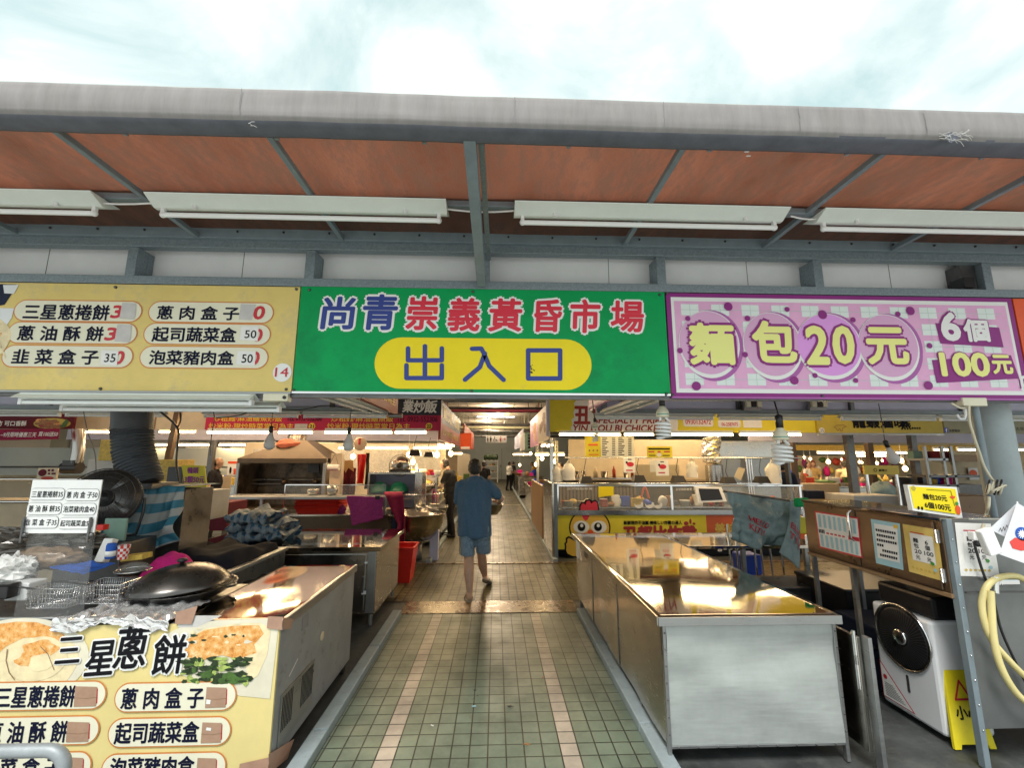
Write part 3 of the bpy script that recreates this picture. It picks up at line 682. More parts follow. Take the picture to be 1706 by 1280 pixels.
t = board('entrance_signboard', 'green market entrance signboard with yellow pill reading entrance and exit', 'sign', -1.385, 1.222, 2.17, 2.923, 'sign_green', 'chrome')
b = MB().m('sign_yellow').ppill(fs, 624, 564, 985.5, 649, .002)
b.part(t, 'yellow_pill')
def q5(x, y): return (480+x/2.666, 460+y/2.666)
CH = [('尚', 150, 90, 298, 240), ('青', 330, 80, 488, 243), ('崇', 525, 88, 668, 243), ('義', 710, 95, 856, 248), ('黃', 890, 98, 1042, 250), ('昏', 1090, 102, 1218, 252), ('市', 1250, 102, 1388, 256), ('場', 1430, 108, 1582, 253)]
b = MB().m('sign_white')
for c in CH: b.ptext(fs, c[0], *q5(c[1]+6, c[2]+6), *q5(c[3]-6, c[4]-6), l=.0022, bold=.1, rings=2, slant=.06)
b.part(t, 'lettering_outline')
b = MB()
for i, c in enumerate(CH): b.m('sign_blue' if i < 2 else 'sign_red').ptext(fs, c[0], *q5(c[1]+6, c[2]+6), *q5(c[3]-6, c[4]-6), l=.0042, bold=.03, slant=.06)
b.m('sign_blue')
for pts in ([(608, 312), (608, 455)], [(533, 322), (533, 375), (683, 375), (683, 322)], [(526, 397), (526, 454), (683, 454), (683, 397)], [(817, 324), (858, 323), (870, 345)], [(874, 345), (852, 405), (786, 461)], [(868, 340), (893, 400), (957, 462)], [(1066, 331), (1208, 331), (1208, 456), (1066, 456), (1066, 331)]):
    b.pstroke(fs, [q5(*p) for p in pts], 7.6, .0042)
b.part(t, 'lettering')
b = MB().m('ink_navy')
for k in range(14):
    x, y = q5(1080+rnd.uniform(-6, 14), 400+rnd.uniform(-4, 34)); b.pell(fs, x, y, rnd.uniform(.5, 1.8), rnd.uniform(.4, 1), .0049, 7, .3, k)
b.part(t, 'scuff')
screws(t, [q5(95, 62), q5(820, 70), q5(1650, 83), q5(25, 508), q5(815, 512), q5(1680, 524)], fs)

t = board('bread_signboard', 'pink gingham signboard advertising bread at 20 with lemon lettering', 'sign', 1.232, 3.862, 2.155, 2.917, 'purple', 'purple_mid')
def q6(x, y): return (1100+x/2.815, 460+y/2.815)
u0, v0 = 1.265, 2.18; u1, v1 = 3.822, 2.885
b = MB().m('sign_white').frect(fs, u0, v0, u1, v1, .0015).m('pink_field').frect(fs, u0+.022, v0+.03, u1-.022, v1-.03, .0027)
b.part(t, 'pink_field')
b = MB().m('gingham_white')
gw = (u1-u0-.05)/11.2
for i in range(11):
    for j in range(5):
        a = u0+.07+i*gw; c = v0+.055+j*.128
        b.frect(fs, a, c, a+gw*.58, min(c+.085, v1-.05), .0037)
b.m('gingham_line')
for i in range(11): a = u0+.07+i*gw+gw*.29; b.frect(fs, a-.0018, v0+.05, a+.0018, v1-.05, .0043)
for j in range(5): c = v0+.055+j*.128+.042; b.frect(fs, u0+.07, c-.0018, u1-.06, c+.0018, .0045)
b.part(t, 'gingham')
b = MB(); BB = [(228, 320, 142, 160), (525, 328, 138, 160), (790, 330, 153, 157), (1068, 335, 142, 158)]
for k, (mt, dx_, dy_, g, l) in enumerate((('purple_mid', 16, 12, 1.0, .0052), ('sign_white', 0, 0, 1.0, .0062))):
    for i, (x, y, a, h) in enumerate(BB):
        if k == 0:
            for (sx_, sy_) in ((16, 14), (16, -3)): b.m(mt).pell(fs, *q6(x+sx_, y+sy_), a/2.815, h/2.815, l+i*.00015+(.00007 if sy_ > 0 else 0), 40)
        b.m('sign_white').pell(fs, *q6(x, y), a/2.815, h/2.815, .0062+i*.0002, 40) if k else None
for i, (x, y, a, h) in enumerate(BB): b.m('pink_bright' if i == 2 else 'pink_bubble').pell(fs, *q6(x-2, y-7), (a-6)/2.815, (h-11)/2.815, .0078+i*.0002, 40)
b.part(t, 'bubble')
b = MB().m('purple')
for x, y, r in ((316, 145, 20), (591, 158, 12), (757, 183, 21), (900, 207, 12), (1110, 180, 12), (1168, 165, 20), (127, 201, 12), (406, 200, 13), (90, 351, 13), (395, 370, 13), (167, 517, 21), (625, 491, 20), (722, 468, 12), (912, 491, 12), (1253, 514, 20), (1258, 328, 13)): b.pell(fs, *q6(x, y), r/2.815, r/2.815, .0092, 20)
b.part(t, 'dot')
b = MB().m('purple').ppoly(fs, [q6(1286, 222), q6(1585, 243), q6(1606, 336), q6(1310, 318)], .0062).ppoly(fs, [q6(1270, 395), q6(1640, 352 + 20), q6(1680, 482), q6(1292, 503)], .0062)
b.part(t, 'price_ribbon')
b = MB(); TX = [('麵', 125, 215, 352, 425, 0), ('包', 420, 205, 638, 415, 0), ('2', 670, 228, 792, 425, .05), ('0', 795, 228, 912, 422, .05), ('元', 952, 235, 1162, 425, 0)]
for k, (mt, bo, l) in enumerate((('purple', .115, .0098), ('letter_lemon', .045, .0115))):
    b.m(mt)
    for c in TX: b.ptext(fs, c[0], *q6(c[1]+14, c[2]+14), *q6(c[3]-14, c[4]-14), l=l, bold=bo, rings=2 if k == 0 else 1, slant=c[5])
for mt, bo, l in (('purple', .13, .0074), ('sign_white', .06, .0095)): b.m(mt).ptext(fs, '6', *q6(1315, 178), *q6(1392, 300), l=l, bold=bo, rings=2).ptext(fs, '個', *q6(1420, 208), *q6(1530, 306), l=l, bold=bo*.8, rings=2)
for mt, bo, l in (('purple', .11, .0074), ('letter_lemon', .06, .0095)): b.m(mt).ptext(fs, '100', *q6(1312, 365), *q6(1532, 468), l=l, bold=bo, rings=2).ptext(fs, '元', *q6(1552, 375), *q6(1640, 458), l=l, bold=bo*.8, rings=2)
b.part(t, 'lettering')
MB().m('sign_white').pell(fs, 1709, 640, 14, 14, .0035, 30).m('purple').ptext(fs, '15', 1697, 632, 1712, 648, l=.005, bold=.02).part(t, 'stall_number')
screws(t, [q6(25, 558), q6(58, 558), q6(760, 563), q6(30, 82)], fs)
t = board('orange_signboard', 'plain orange signboard beyond the pink bread sign', 'sign', 3.875, 6.5, 2.165, 2.915, 'orange_red', 'steel_dull')

# tube lamps under the yellow sign
def strip_lamp(name, lab, x0, x1, y, z, lit=False, group=None, mt='fixture_white', pw=10, plate=True):
    t = T(name, lab, 'lamp', ((x0+x1)/2, y, z-.05), group)
    b = MB()
    if plate: b.add([(x0, y-.06, z-.02), (x0, y, z+.02), (x0, y+.06, z-.02), (x1, y-.06, z-.02), (x1, y, z+.02), (x1, y+.06, z-.02)], [(0, 3, 4, 1), (1, 4, 5, 2)])
    b.box(x0+.02, x1-.02, y-.02, y+.02, z-.025, z+.015); b.part(t, 'housing', mt, thick=.002)
    for x in (x0+.02, x1-.02): MB().box(x-.01, x+.01, y-.018, y+.018, z-.06, z-.02).part(t, 'end_holder', 'plastic_white')
    MB().cyl((x0+.03, y, z-.045), (x1-.03, y, z-.045), .0145, 10).part(t, 'tube', 'lit_tube' if lit else 'tube_white')
    if lit: amp('tube_glow', x0, x1, y, z-.064, pw)
    return t
zl = at(230, 668, Y=2.99).z
strip_lamp('fluorescent_lamp', 'white twin tube lamp under the yellow menu sign, front tube', -3.14, -1.62, 2.985, zl+.03, group='unlit tubes under the yellow sign')
strip_lamp('fluorescent_lamp', 'white tube lamp under the yellow menu sign, rear tube', -3.0, -1.5, 3.12, zl+.0, group='unlit tubes under the yellow sign')
MB().m('plastic_cream').box(-1.57, -1.405, 2.985, 3.05, 2.1, 2.152).m('plastic_black').cyl((-1.425, 2.985, 2.125), (-1.425, 2.979, 2.125), .012, 10).thing('junction_box', 'cream junction box beside the tube lamp under the yellow sign', 'junction box', bevel=.006)

for i, (px, py, a, mt, lab) in enumerate(((790, 1178, .014, 'pale_blue_paper', 'tiny blue paper scrap on the green path tiles'), (878, 1241, .016, 'food_brown', 'dry brown leaf bit near the bottom of the green path'), (850, 1178, .02, 'plastic_black', 'dark sliver of rubbish on the path right of centre'), (720, 1210, .012, 'paper_white', 'white paper crumb beside the left pale band'), (905, 1130, .013, 'food_brown', 'brown crumb next to the right pale band'))):
    p = at(px, py, Z=.004); b = MB(); b.add([(p.x+a*(1+.5*math.sin(k*2.3+i))*math.cos(k*PI/3), p.y+a*.6*math.sin(k*PI/3), .004+.004*((k+i) % 2)) for k in range(6)], [(0, 1, 2, 3, 4, 5)]); b.thing('litter_scrap', lab, 'litter', mt, thick=.001)

# ------------------------------------------------------------------ front stalls: back fascia, side fascia, lamps
def pbox(b, x0, y0, x1, y1, Y, d): u0, v0, u1, v1 = FY(Y).rect(x0, y0, x1, y1); return b.box(u0, u1, Y, Y+d, v0, v1)
for s_, x0, x1, lab in ((-1, -8, -1.3, 'lavender back fascia of the pancake stall with dark steel rails'), (1, 1.27, 10, 'lavender back fascia of the bread stall with dark steel rails')):
    t = T('stall_fascia', lab, 'fascia', ((x0+x1)/2, 5.5, 2.28))
    MB().box(x0, x1, 5.5, 5.53, 2.3, 3.1).part(t, 'panel', 'lavender_panel')
    MB().box(x0, x1, 5.44, 5.5, 2.285, 2.34).part(t, 'rail', 'blue_grey_paint')
    for k in range(6):
        x = x0+.35+k*(x1-x0-.4)/5.6; MB().box(x-.025, x+.025, 5.455, 5.5, 2.34, 3.1).part(t, 'upright', 'steel_dark')
    for x in (x0+.1, x1-.1) if s_ > 0 else (x1-.05,): MB().box(x-.03, x+.03, 5.44, 5.5, 2.34, 3.1).part(t, 'corner_upright', 'blue_grey_paint')
zr = 2.262
for i, (x0, x1) in enumerate(((-1.32, -2.33), (-2.38, -3.5), (-3.95, -5.1), (-5.15, -6.4))):
    strip_lamp('strip_light', ('first', 'second', 'third', 'fourth')[i]+' unlit strip light from the aisle under the left back fascia', x1, x0, 5.38, zr, group='unlit strip lights under the back fascias')
for i, (x0, x1) in enumerate(((1.22, 2.72), (2.78, 4.1), (4.35, 5.6), (5.65, 6.9))):
    strip_lamp('strip_light', ('first', 'second', 'third', 'fourth')[i]+' unlit strip light from the aisle under the right back fascia', x0, x1, 5.38, zr, group='unlit strip lights under the back fascias')
# fascia boards along the aisle sides of the two front stalls
t = T('side_signboard', 'rust red signboard on the aisle side of the pancake stall', 'sign', (-1.26, 4.3, 2.26))
MB().box(-1.29, -1.25, 3.1, 5.62, 2.272, 2.92).part(t, 'panel', 'rust_sign'); fl = FXp(-1.25)
b = MB().m('letter_yellow')
for k, tx in enumerate(('現炒時菜當日為主', '炒米粉')): b.ftext(fl, tx, 3.9, 2.36+k*.16, 5.45, 2.46+k*.16, l=.003, bold=.02)
b.part(t, 'lettering')
t = T('side_signboard', 'dusty pink signboard on the aisle side of the bread stall', 'sign', (1.22, 4.3, 2.3))
MB().m('pink_field').box(1.2, 1.24, 3.1, 5.6, 2.34, 2.92).part(t, 'panel'); fl = FXm(1.2)
b = MB().m('purple').frect(fl, -5.6, 2.34, -3.1, 2.37, .002).m('sign_white').frect(fl, -5.55, 2.385, -3.15, 2.4, .002).m('purple').ftext(fl, '麵包', -5.4, 2.5, -4.7, 2.8, l=.003, bold=.03)
b.part(t, 'lettering')
def side_lamp(x, lab, s_):
    t = T('strip_light', lab, 'lamp', (x, 4.3, 2.2), 'strip lights along the stall sides')
    for k in (0, 1):
        xx = x+s_*k*.13; b = MB()
        b.bar((xx, 3.2, 2.245), (xx+s_*.0, 5.3, 2.285), .1, .02); b.bar((xx, 3.2, 2.262), (xx, 5.3, 2.302), .05, .03); b.part(t, 'housing', 'fixture_white', bevel=.003)
        MB().cyl((xx, 3.25, 2.22), (xx, 5.25, 2.26), .0145, 10).part(t, 'tube', 'tube_white')
side_lamp(-1.36, 'pair of white strip lights along the aisle side of the pancake stall', -1)
side_lamp(1.32, 'pair of white strip lights along the aisle side of the bread stall', 1)
MB().cyl((-1.3, 5.4, 2.235), (-1.14, 5.38, 2.235), .028, 12).thing('floodlight', 'small grey floodlight at the inner corner of the pancake stall', 'lamp', 'steel_dull')
def cable(pts, r, lab, mt='plastic_black', nm='cable'):
    P = []
    pts = [V(p) for p in pts]
    for i in range(len(pts)-1):
        p0, p1, p2, p3 = pts[max(i-1, 0)], pts[i], pts[i+1], pts[min(i+2, len(pts)-1)]
        for k in range(6):
            s = k/6; P.append(.5*((2*p1)+(p2-p0)*s+(2*p0-5*p1+4*p2-p3)*s*s+(3*p1-p0-3*p2+p3)*s**3))
    P.append(pts[-1]); return MB().tube(P, r, 7).thing(nm, lab, nm, mt)
cable([at(x, y, Y=5.2) for x, y in ((262, 682), (295, 712), (296, 740), (294, 775), (300, 815))], .012, 'thick black cable hanging in front of the lit tubes beside the grey duct')
cable([at(x, y, Y=5.2) for x, y in ((300, 686), (301, 700), (296, 712))], .009, 'short black cable loop above the lit tubes left of the red stall sign')
cable([at(x, y, Y=5.25) for x, y in ((354, 682), (357, 698), (352, 730), (350, 760))], .005, 'thin black wire hanging by the start of the red stall sign')
cable([at(x, y, Y=5.1) for x, y in ((360, 697), (400, 692), (430, 681), (500, 683), (545, 676), (620, 686))], .006, 'black wire sagging along the left back fascia')
cable([at(x, y, Y=4.6) for x, y in ((138, 680), (146, 720), (158, 755), (160, 790))], .005, 'grey wire hanging beside the steam pipe of the left stall', 'tile_grey')
for px, lab in ((1253, 'switch box on the lavender fascia left of the larger spiral bulb'), (1362, 'switch box on the lavender fascia right of the larger spiral bulb')):
    t = T('switch_box', lab, 'switch box', at(px, 684, Y=5.4)); z0 = at(px, 687, Y=5.4).z
    x = at(px, 684, Y=5.4).x
    MB().box(x-.11, x+.11, 5.38, 5.44, z0+.02, z0+.19).part(t, 'panel', 'steel_dull', bevel=.004)
    for k in (-1, 0, 1): MB().m('plastic_cream' if k else 'plastic_black').box(x+k*.07-.03, x+k*.07+.03, 5.34, 5.38, z0+.06, z0+.16).part(t, 'breaker', bevel=.003)

# ------------------------------------------------------------------ left stall: freezer, banner, cooking cart
fz = T('chest_freezer', 'scuffed grey metal chest freezer with shiny steel top by the left kerb', 'freezer', (-1.5, 3.38, 0))
MB().box(-1.79, -1.2, 2.72, 4.03, .07, .765).part(fz, 'cabinet', mat('freezer_side', (.3, .315, .33), .5, .4, .12, 4, .05, 4, dirt=((.13, .12, .1), 7, .56, .65)), bevel=.008)
MB().grid(30, 30, lambda u, v: (-1.8+.608*u, 2.712+1.33*v, .812+nz((u*2, v*2.4, 4))*.004)).part(fz, 'lid', 'steel_top', thick=.004)
b = MB().box(-1.205, -1.185, 2.71, 4.045, .765, .818).box(-1.805, -1.205, 2.705, 2.72, .765, .812).box(-1.805, -1.205, 4.03, 4.045, .765, .812).box(-1.805, -1.79, 2.72, 4.03, .765, .812)
b.part(fz, 'lid_edge', 'steel_dull', bevel=.003)
fxr = FXp(-1.2)
b = MB().m('steel_dull').fbox(fxr, 2.78, .12, 3.24, .4, .002, .006); b.part(fz, 'grille_plate', bevel=.002)
b = MB().m('black_void')
for x0, n in ((2.8, 7), (3.05, 9)):
    for k in range(n): b.fbox(fxr, x0+k*.02, .2, x0+k*.02+.009, .38, .0062, .0072)
b.part(fz, 'grille', 'black_void')
MB().m('steel_dull').lathe([(.03, 0), (.03, .006), (.02, .008), (0, .008)], (-1.2, 3.35, .5), 20, (1, 0, 0)).part(fz, 'drain_cap', 'card_beige')
MB().m('paper_white').stroke(fxr, [(2.87, .46), (2.97, .51)], .008, .002).part(fz, 'scratch')
MB().fbox(fxr, 3.0, .66, 3.09, .735, .001, .003).part(fz, 'plate', 'tile_grey')
for x_ in (-1.7, -1.28):
    for y_ in (2.76, 3.93): MB().box(x_, x_+.06, y_, y_+.06, 0, .07).part(fz, 'foot', 'rubber_black')
def tape(t, pts, fr, mt='tape_brown', l=.004): MB().ppoly(fr, pts, l).part(t, 'tape', mt)
fb = FY(2.695)
bn = T('menu_banner', 'printed yellow banner with pancake photos and menu pills on the stall front', 'banner', (-2.9, 2.7, 0))
MB().box(-5, -1.2, 2.696, 2.71, .02, .808).part(bn, 'panel', 'print_cream')
b = MB().m('plate_cream').pell(fb, 30, 1100, 118, 72, .0015, 40).m('crust_pale').pell(fb, 30, 1105, 100, 64, .0025, 40, .02)
b.m('crust').ppoly(fb, [(-30, 1075), (0, 1040), (30, 1036), (62, 1037), (95, 1048), (112, 1062), (95, 1070), (70, 1062), (40, 1063), (10, 1078), (-10, 1098)], .0035)
b.m('crust_pale').pell(fb, 62, 1098, 50, 38, .0042, 36, .03, 2).m('crust').pell(fb, 68, 1082, 30, 15, .0048, 26, .12, 1).pell(fb, 52, 1100, 24, 12, .005, 20, .2, 4).m('crust_pale').pell(fb, 70, 1104, 20, 15, .0056, 22, .1, 2)
b.m('wood_brown').pstroke(fb, [(14, 1082), (12, 1100), (17, 1120), (26, 1132)], 1.6, .0062).pstroke(fb, [(70, 1078), (82, 1090), (92, 1116)], 1.2, .0064).part(bn, 'pancake_photo')
b = MB().m('plate_cream').ppoly(fb, [(268, 1062), (300, 1046), (360, 1034), (466, 1030), (450, 1165), (400, 1160), (340, 1140), (290, 1120)], .0015).m('pink_bubble' if 0 else 'paper_grey').ppoly(fb, [(300, 1026), (370, 1026), (330, 1045), (296, 1046)], .0021)
b.m('crust_pale').ppoly(fb, [(306, 1100), (310, 1066), (340, 1048), (390, 1040), (432, 1038), (452, 1046), (446, 1090), (430, 1126), (415, 1135), (408, 1100), (360, 1090)], .003)
b.m('crust').ppoly(fb, [(308, 1094), (312, 1066), (342, 1050), (390, 1043), (432, 1042), (440, 1056), (424, 1074), (428, 1088), (396, 1098), (370, 1092), (340, 1100)], .0037)
for k in range(95):
    x, y = rnd.uniform(303, 414), rnd.uniform(1097, 1138); b.m(rnd.choice(('greens_dark', 'greens_dark', 'greens_pale', 'food_green'))).pell(fb, x, y, rnd.uniform(3, 12), rnd.uniform(1.5, 6), .0044+k*.00004, 9, .25, k)
for k in range(14): b.m(rnd.choice(('crust_pale', 'greens_dark', 'plate_cream'))).pell(fb, rnd.uniform(320, 425), rnd.uniform(1046, 1078), rnd.uniform(2, 7), rnd.uniform(1, 3), .0042+k*.00005, 8, .3, k)
b.part(bn, 'food_photo')
BM = [[('三星蔥捲餅', -34, 1135, 178.5, 1184, -3, 1143, 127, 1178), ('蔥 油 酥 餅', -44, 1193, 167, 1243, -20, 1202, 114, 1237), ('韭 菜 盒 子', -56, 1253, 154, 1303, -34, 1262, 103, 1297)],
      [('蔥 肉 盒 子', 192, 1136, 395, 1186, 204.5, 1146, 340, 1180), ('起司蔬菜盒', 181, 1194.5, 386, 1244.6, 194, 1203, 332, 1237.5), ('泡菜豬肉盒', 170, 1253.5, 378, 1304, 186, 1261, 324, 1296)]]
for col in BM:
    for it in col: MB().m('pill_rim').ppill(fb, *it[1:5], l=.0046).m('pill_cream').ppill(fb, *it[1:5], l=.006, grow=-.0065).part(bn, 'price_pill')
b = MB().m('ink_navy')
for col in BM:
    for it in col: b.ptext(fb, it[0], *it[5:], l=.0075, bold=.026)
TT = [('三', 98, 1062, 137, 1104, .1), ('星', 147, 1068, 192, 1124, .1), ('蔥', 196, 1044, 248, 1112, .15), ('餅', 258, 1058, 310, 1122, .1)]
b.m('sign_white')
for c in TT: b.ptext(fb, c[0], *c[1:5], l=.0055, bold=.075, rings=2, slant=c[5], rot=.06)
b.m('ink_black')
for c in TT: b.ptext(fb, c[0], *c[1:5], l=.0085, bold=.02, slant=c[5], rot=.06)
b.part(bn, 'lettering')
for i, q in enumerate(((126, 1143, 166, 1177), (113, 1202, 153, 1236), (110, 1261, 143, 1297), (344, 1144.5, 381, 1179), (337, 1203, 373, 1237.5), (329, 1262, 364, 1296))):
    b = MB().m('ink_red').ppoly(fb, [(q[2]-4, q[1]+2), (q[2]-1, q[1]+4), (q[2]-2, q[3]-6), (q[2]-5, q[3]-4)], .0072).m('card_brown').ppoly(fb, [(q[0]+2, q[1]), (q[2]-2, q[1]+1), (q[2]-4, q[3]-1), (q[0]-1, q[3])], .0085).m('wood_brown').pstroke(fb, [(q[0], (q[1]+q[3])/2+2), ((q[0]+q[2])/2, (q[1]+q[3])/2+3), (q[2]-3, (q[1]+q[3])/2+1)], .6, .0092)
    if i in (3, 4): b.m('paper_white').ppoly(fb, [(q[0]+(2 if i == 3 else 9), q[1]+(20 if i == 3 else 8)), (q[0]+(9 if i == 3 else 17), q[1]+(21 if i == 3 else 9)), (q[0]+(8 if i == 3 else 16), q[1]+(28 if i == 3 else 14)), (q[0]+(1 if i == 3 else 8), q[1]+(28 if i == 3 else 13))], .0098)
    b.part(bn, 'price_patch')
fbt = FY(2.69)
tape(bn, [(294, 1020), (330, 1010), (320, 1040), (292, 1040)], fbt); tape(bn, [(447, 1027), (472, 1028), (470, 1050), (445, 1047)], fbt); tape(bn, [(259, 1038), (270, 1028), (272, 1032), (262, 1041)], fbt); tape(bn, [(400, 1273), (450, 1262), (446, 1290), (398, 1290)], fbt)
tape(fz, [(471, 1029), (488, 1032), (484, 1048), (470, 1050)], FXp(-1.183), l=.003); tape(fz, [(446, 1258), (489, 1232), (478, 1265), (448, 1290)], FXp(-1.192), l=.004)

ct = T('cooking_cart', 'dark steel cooking cart behind the yellow banner', 'cart', (-2.85, 3.2, 0))
MB().box(-4.2, -1.83, 2.74, 3.55, .72, .795).part(ct, 'worktop', 'steel_dark', bevel=.006)
MB().box(-4.15, -1.88, 2.78, 3.5, .25, .72).part(ct, 'body', 'steel_dark')
for x in (-4.1, -1.93):
    for y in (2.8, 3.45): MB().box(x-.02, x+.02, y-.02, y+.02, 0, .25).part(ct, 'leg', 'steel_dull')
MB().cyl((-4.2, 2.74, .83), (-1.9, 2.74, .83), .012, 8).part(ct, 'front_rail', 'steel_dull')
# foil over the cart edge
def foilf(u, v):
    x = -2.42+.62*u; e = .03*math.sin(u*9)+nz((u*6, 0, 2))*.03
    if v < .6: y = 3.05-(3.05-2.69)*v/.6; z = .84-.03*abs(u-.5)
    else: y = 2.683-nz((u*5, v*3, 1))*.008; z = .845-.03*abs(u-.5)-(v-.6)/.4*(.045+.6*e)
    return (x, y-abs(nz((u*9, v*7, 5)))*.014, z+abs(nz((u*8, v*6, 3)))*.04+nz((u*19, v*15, 7))*.012)
b = MB(); b.grid(44, 30, foilf); b.sm = [False]*len(b.f)
b.thing('foil_sheet', 'crumpled silver foil sheet draped over the banner top below the wok', 'foil', 'foil', thick=.001)
wk = T('wok', 'black iron wok covered with a dark domed lid', 'wok', (-2.07, 3.18, .8))
MB().lathe([(.12, 0), (.24, .03), (.305, .085), (.315, .088), (.3, .08), (.2, .04)], (-2.07, 3.18, .8), 36).part(wk, 'pan', 'wok_black')
ld = MB().lathe([(.29, 0), (.292, .008), (.27, .035), (.23, .075), (.17, .11), (.1, .13), (.03, .138), (0, .138)], (-2.08, 3.17, .885), 40, (-.06, 0, 1)).part(wk, 'lid', 'wok_black')
MB().lathe([(.014, 0), (.014, .012), (.03, .018), (.03, .03), (.02, .036), (0, .037)], (-2.088, 3.17, 1.022), 18).part(ld, 'knob', 'plastic_black')
for s_ in (-1, 1): MB().tube([(-2.07+s_*(.31+.03*math.sin(PI*k/6)), 3.18-.05+.1*k/6, .885) for k in range(7)], .008, 6).part(wk, 'handle', 'plastic_black')
def wire_basket(c, w, d, h, lab):
    t = T('fry_basket', lab, 'basket', c); b = MB(); x, y, z = c
    for k in range(17): a = x-w/2+w*k/16; b.tube([(a, y-d/2-.01, z+h), (a, y-d/2, z), (a, y+d/2, z), (a, y+d/2+.01, z+h)], .0018, 4)
    for k in range(8): a = y-d/2+d*k/7; b.tube([(x-w/2-.01, a, z+h), (x-w/2, a, z), (x+w/2, a, z), (x+w/2+.01, a, z+h)], .0018, 4)
    for j in range(4): q = h*(j+1)/4; b.tube([(x-w/2-.008, y-d/2-.008, z+q), (x+w/2+.008, y-d/2-.008, z+q), (x+w/2+.008, y+d/2+.008, z+q), (x-w/2-.008, y+d/2+.008, z+q)], .0018 if j < 3 else .0035, 4, True)
    b.part(t, 'wire_mesh', 'chrome')
    MB().tube([(x-w/2+.03, y-d/2, z+h), (x-w*.5, y-.2, z+h+.05), (x-w*.7, y-.24, z+h+.06)], .006, 6).part(t, 'handle', 'plastic_black')
wire_basket((-2.68, 3.0, .83), .24, .16, .11, 'wire fry basket left of the foil, nearest the photo edge')
wire_basket((-2.42, 3.04, .84), .22, .16, .11, 'wire fry basket right beside the crumpled foil')
def cloth_sheet(nm, lab, cat, mt, fn, n=(30, 20), thick=.004, us=1, vs_=1, smooth=True):
    b = MB(); b.grid(*n, fn, us, vs_); return b.thing(nm, lab, cat, mt, thick=thick)
q0, q1, q2, q3 = at(82, 948, Y=3.12), at(140, 960, Y=2.98), at(192, 942, Y=3.1), at(130, 938, Y=3.3)
cloth_sheet('dish_cloth', 'royal blue cloth spread over the fry baskets', 'cloth', 'cloth_blue', lambda u, v: tuple((q0*(1-u)+q1*u)*(1-v)+(q3*(1-u)+q2*u)*v+V((0, 0, nz((u*4, v*4, 1))*.018+.01))), (16, 16))
mat('parcel_brown', (.3, .2, .12), .25, 0, .35, 16, .4, 30, coat=.5)
mat('parcel_dark', (.09, .075, .06), .25, 0, .5, 14, .4, 20, coat=.4)
def lump(nm, lab, cat, mt, c, r, amp_=.25, sc_=3, n=(20, 14), flat=.0):
    b = MB(); b.ball(c, r, *n); o = []
    for p in b.v:
        q = V(p)-V(c); k = 1+amp_*nz((q.x*sc_/max(r[0], .01)+c[0]*7, q.y*sc_/max(r[1], .01), q.z*sc_/max(r[2], .01))); q = q*k; q.z = max(q.z, -r[2]*(1-flat)); o.append(tuple(V(c)+q))
    b.v = o
    if amp_ > .5: b.sm = [False]*len(b.f)
    return b.thing(nm, lab, cat, mt)
lump('paper_bag', 'white crumpled paper bag at the left photo edge on the cart', 'bag', 'paper_white', tuple(at(20, 952, Y=3.1)), (.13, .09, .09), .6, 5, (28, 20))
lump('wrapped_parcel', 'brown parcel in clear plastic behind the white price board', 'parcel', 'parcel_brown', tuple(at(85, 930, Y=3.25)), (.22, .1, .07), .3, 4, (30, 20))
lump('plastic_heap', 'dark brown heap of plastic wrapping behind the brown parcel', 'wrapping', 'parcel_dark', tuple(at(70, 905, Y=3.4)), (.42, .1, .11), .55, 7, (40, 24))
b = MB(); pbox(b, 8, 972, 46, 1002, 2.98, .12); b.thing('white_tray', 'white plastic tray beside the left fry basket', 'tray', 'plastic_white', bevel=.008)
b = MB(); pbox(b, -20, 975, 12, 1000, 2.9, .08); b.thing('utensil_holder', 'small black holder in front of the white tray', 'holder', 'plastic_black', bevel=.008)
b = MB(); p0, p1 = at(168, 938, Y=3.3), at(186, 898, Y=3.35); b.bar(p0, p1, .075, .05); b.thing('paper_packet', 'white paper packet leaning behind the blue drink can', 'packet', 'paper_white', bevel=.008)
c = at(183, 931, Y=3.2); t = T('drink_can', 'blue and white drink can on the cooking cart', 'can', c)
MB().lathe([(.026, 0), (.029, .008), (.029, .085), (.024, .098), (0, .098)], c, 20).part(t, 'can_body', 'cloth_blue'); MB().lathe([(.0295, .015), (.0295, .05)], c, 20).part(t, 'label_band', 'paper_white')
c = at(203, 932, Y=3.25); t = T('paper_cup', 'red and white checked cup beside the blue can', 'cup', c)
b = MB()
for j in range(5):
    for k in range(14):
        b.m('red_plastic' if (j+k) % 2 else 'paper_white'); a0, a1 = 2*PI*k/14, 2*PI*(k+1)/14; r0, r1 = .03+.002*j, .032+.002*j; z0, z1 = c.z+j*.018, c.z+j*.018+.018
        b.add([(c.x+r0*math.cos(a0), c.y+r0*math.sin(a0), z0), (c.x+r0*math.cos(a1), c.y+r0*math.sin(a1), z0), (c.x+r1*math.cos(a1), c.y+r1*math.sin(a1), z1), (c.x+r1*math.cos(a0), c.y+r1*math.sin(a0), z1)], [(0, 1, 2, 3)], True)
b.part(t, 'cup_body'); MB().lathe([(.043, .09), (.043, .096), (.02, .112), (0, .114)], c, 18).part(t, 'cup_lid', 'acrylic_scuffed')
b = MB(); p0, p1 = at(210, 930, Y=3.35), at(246, 926, Y=3.35); b.bar(p0, p1, .1, .035); b.thing('yellow_box', 'flat yellow box beside the checked cup', 'box', 'food_yellow', bevel=.004)
c = at(222, 950, Y=3.25); t = T('pot_cover', 'round glass pot lid with steel rim near the checked cup', 'lid', c)
MB().lathe([(.1, 0), (.08, .03), (.04, .045), (0, .05)], c, 26).part(t, 'glass', 'glass_case'); MB().tube([c+V((.1*math.cos(k*PI/13), .1*math.sin(k*PI/13), 0)) for k in range(26)], .006, 6, True).part(t, 'rim', 'chrome')
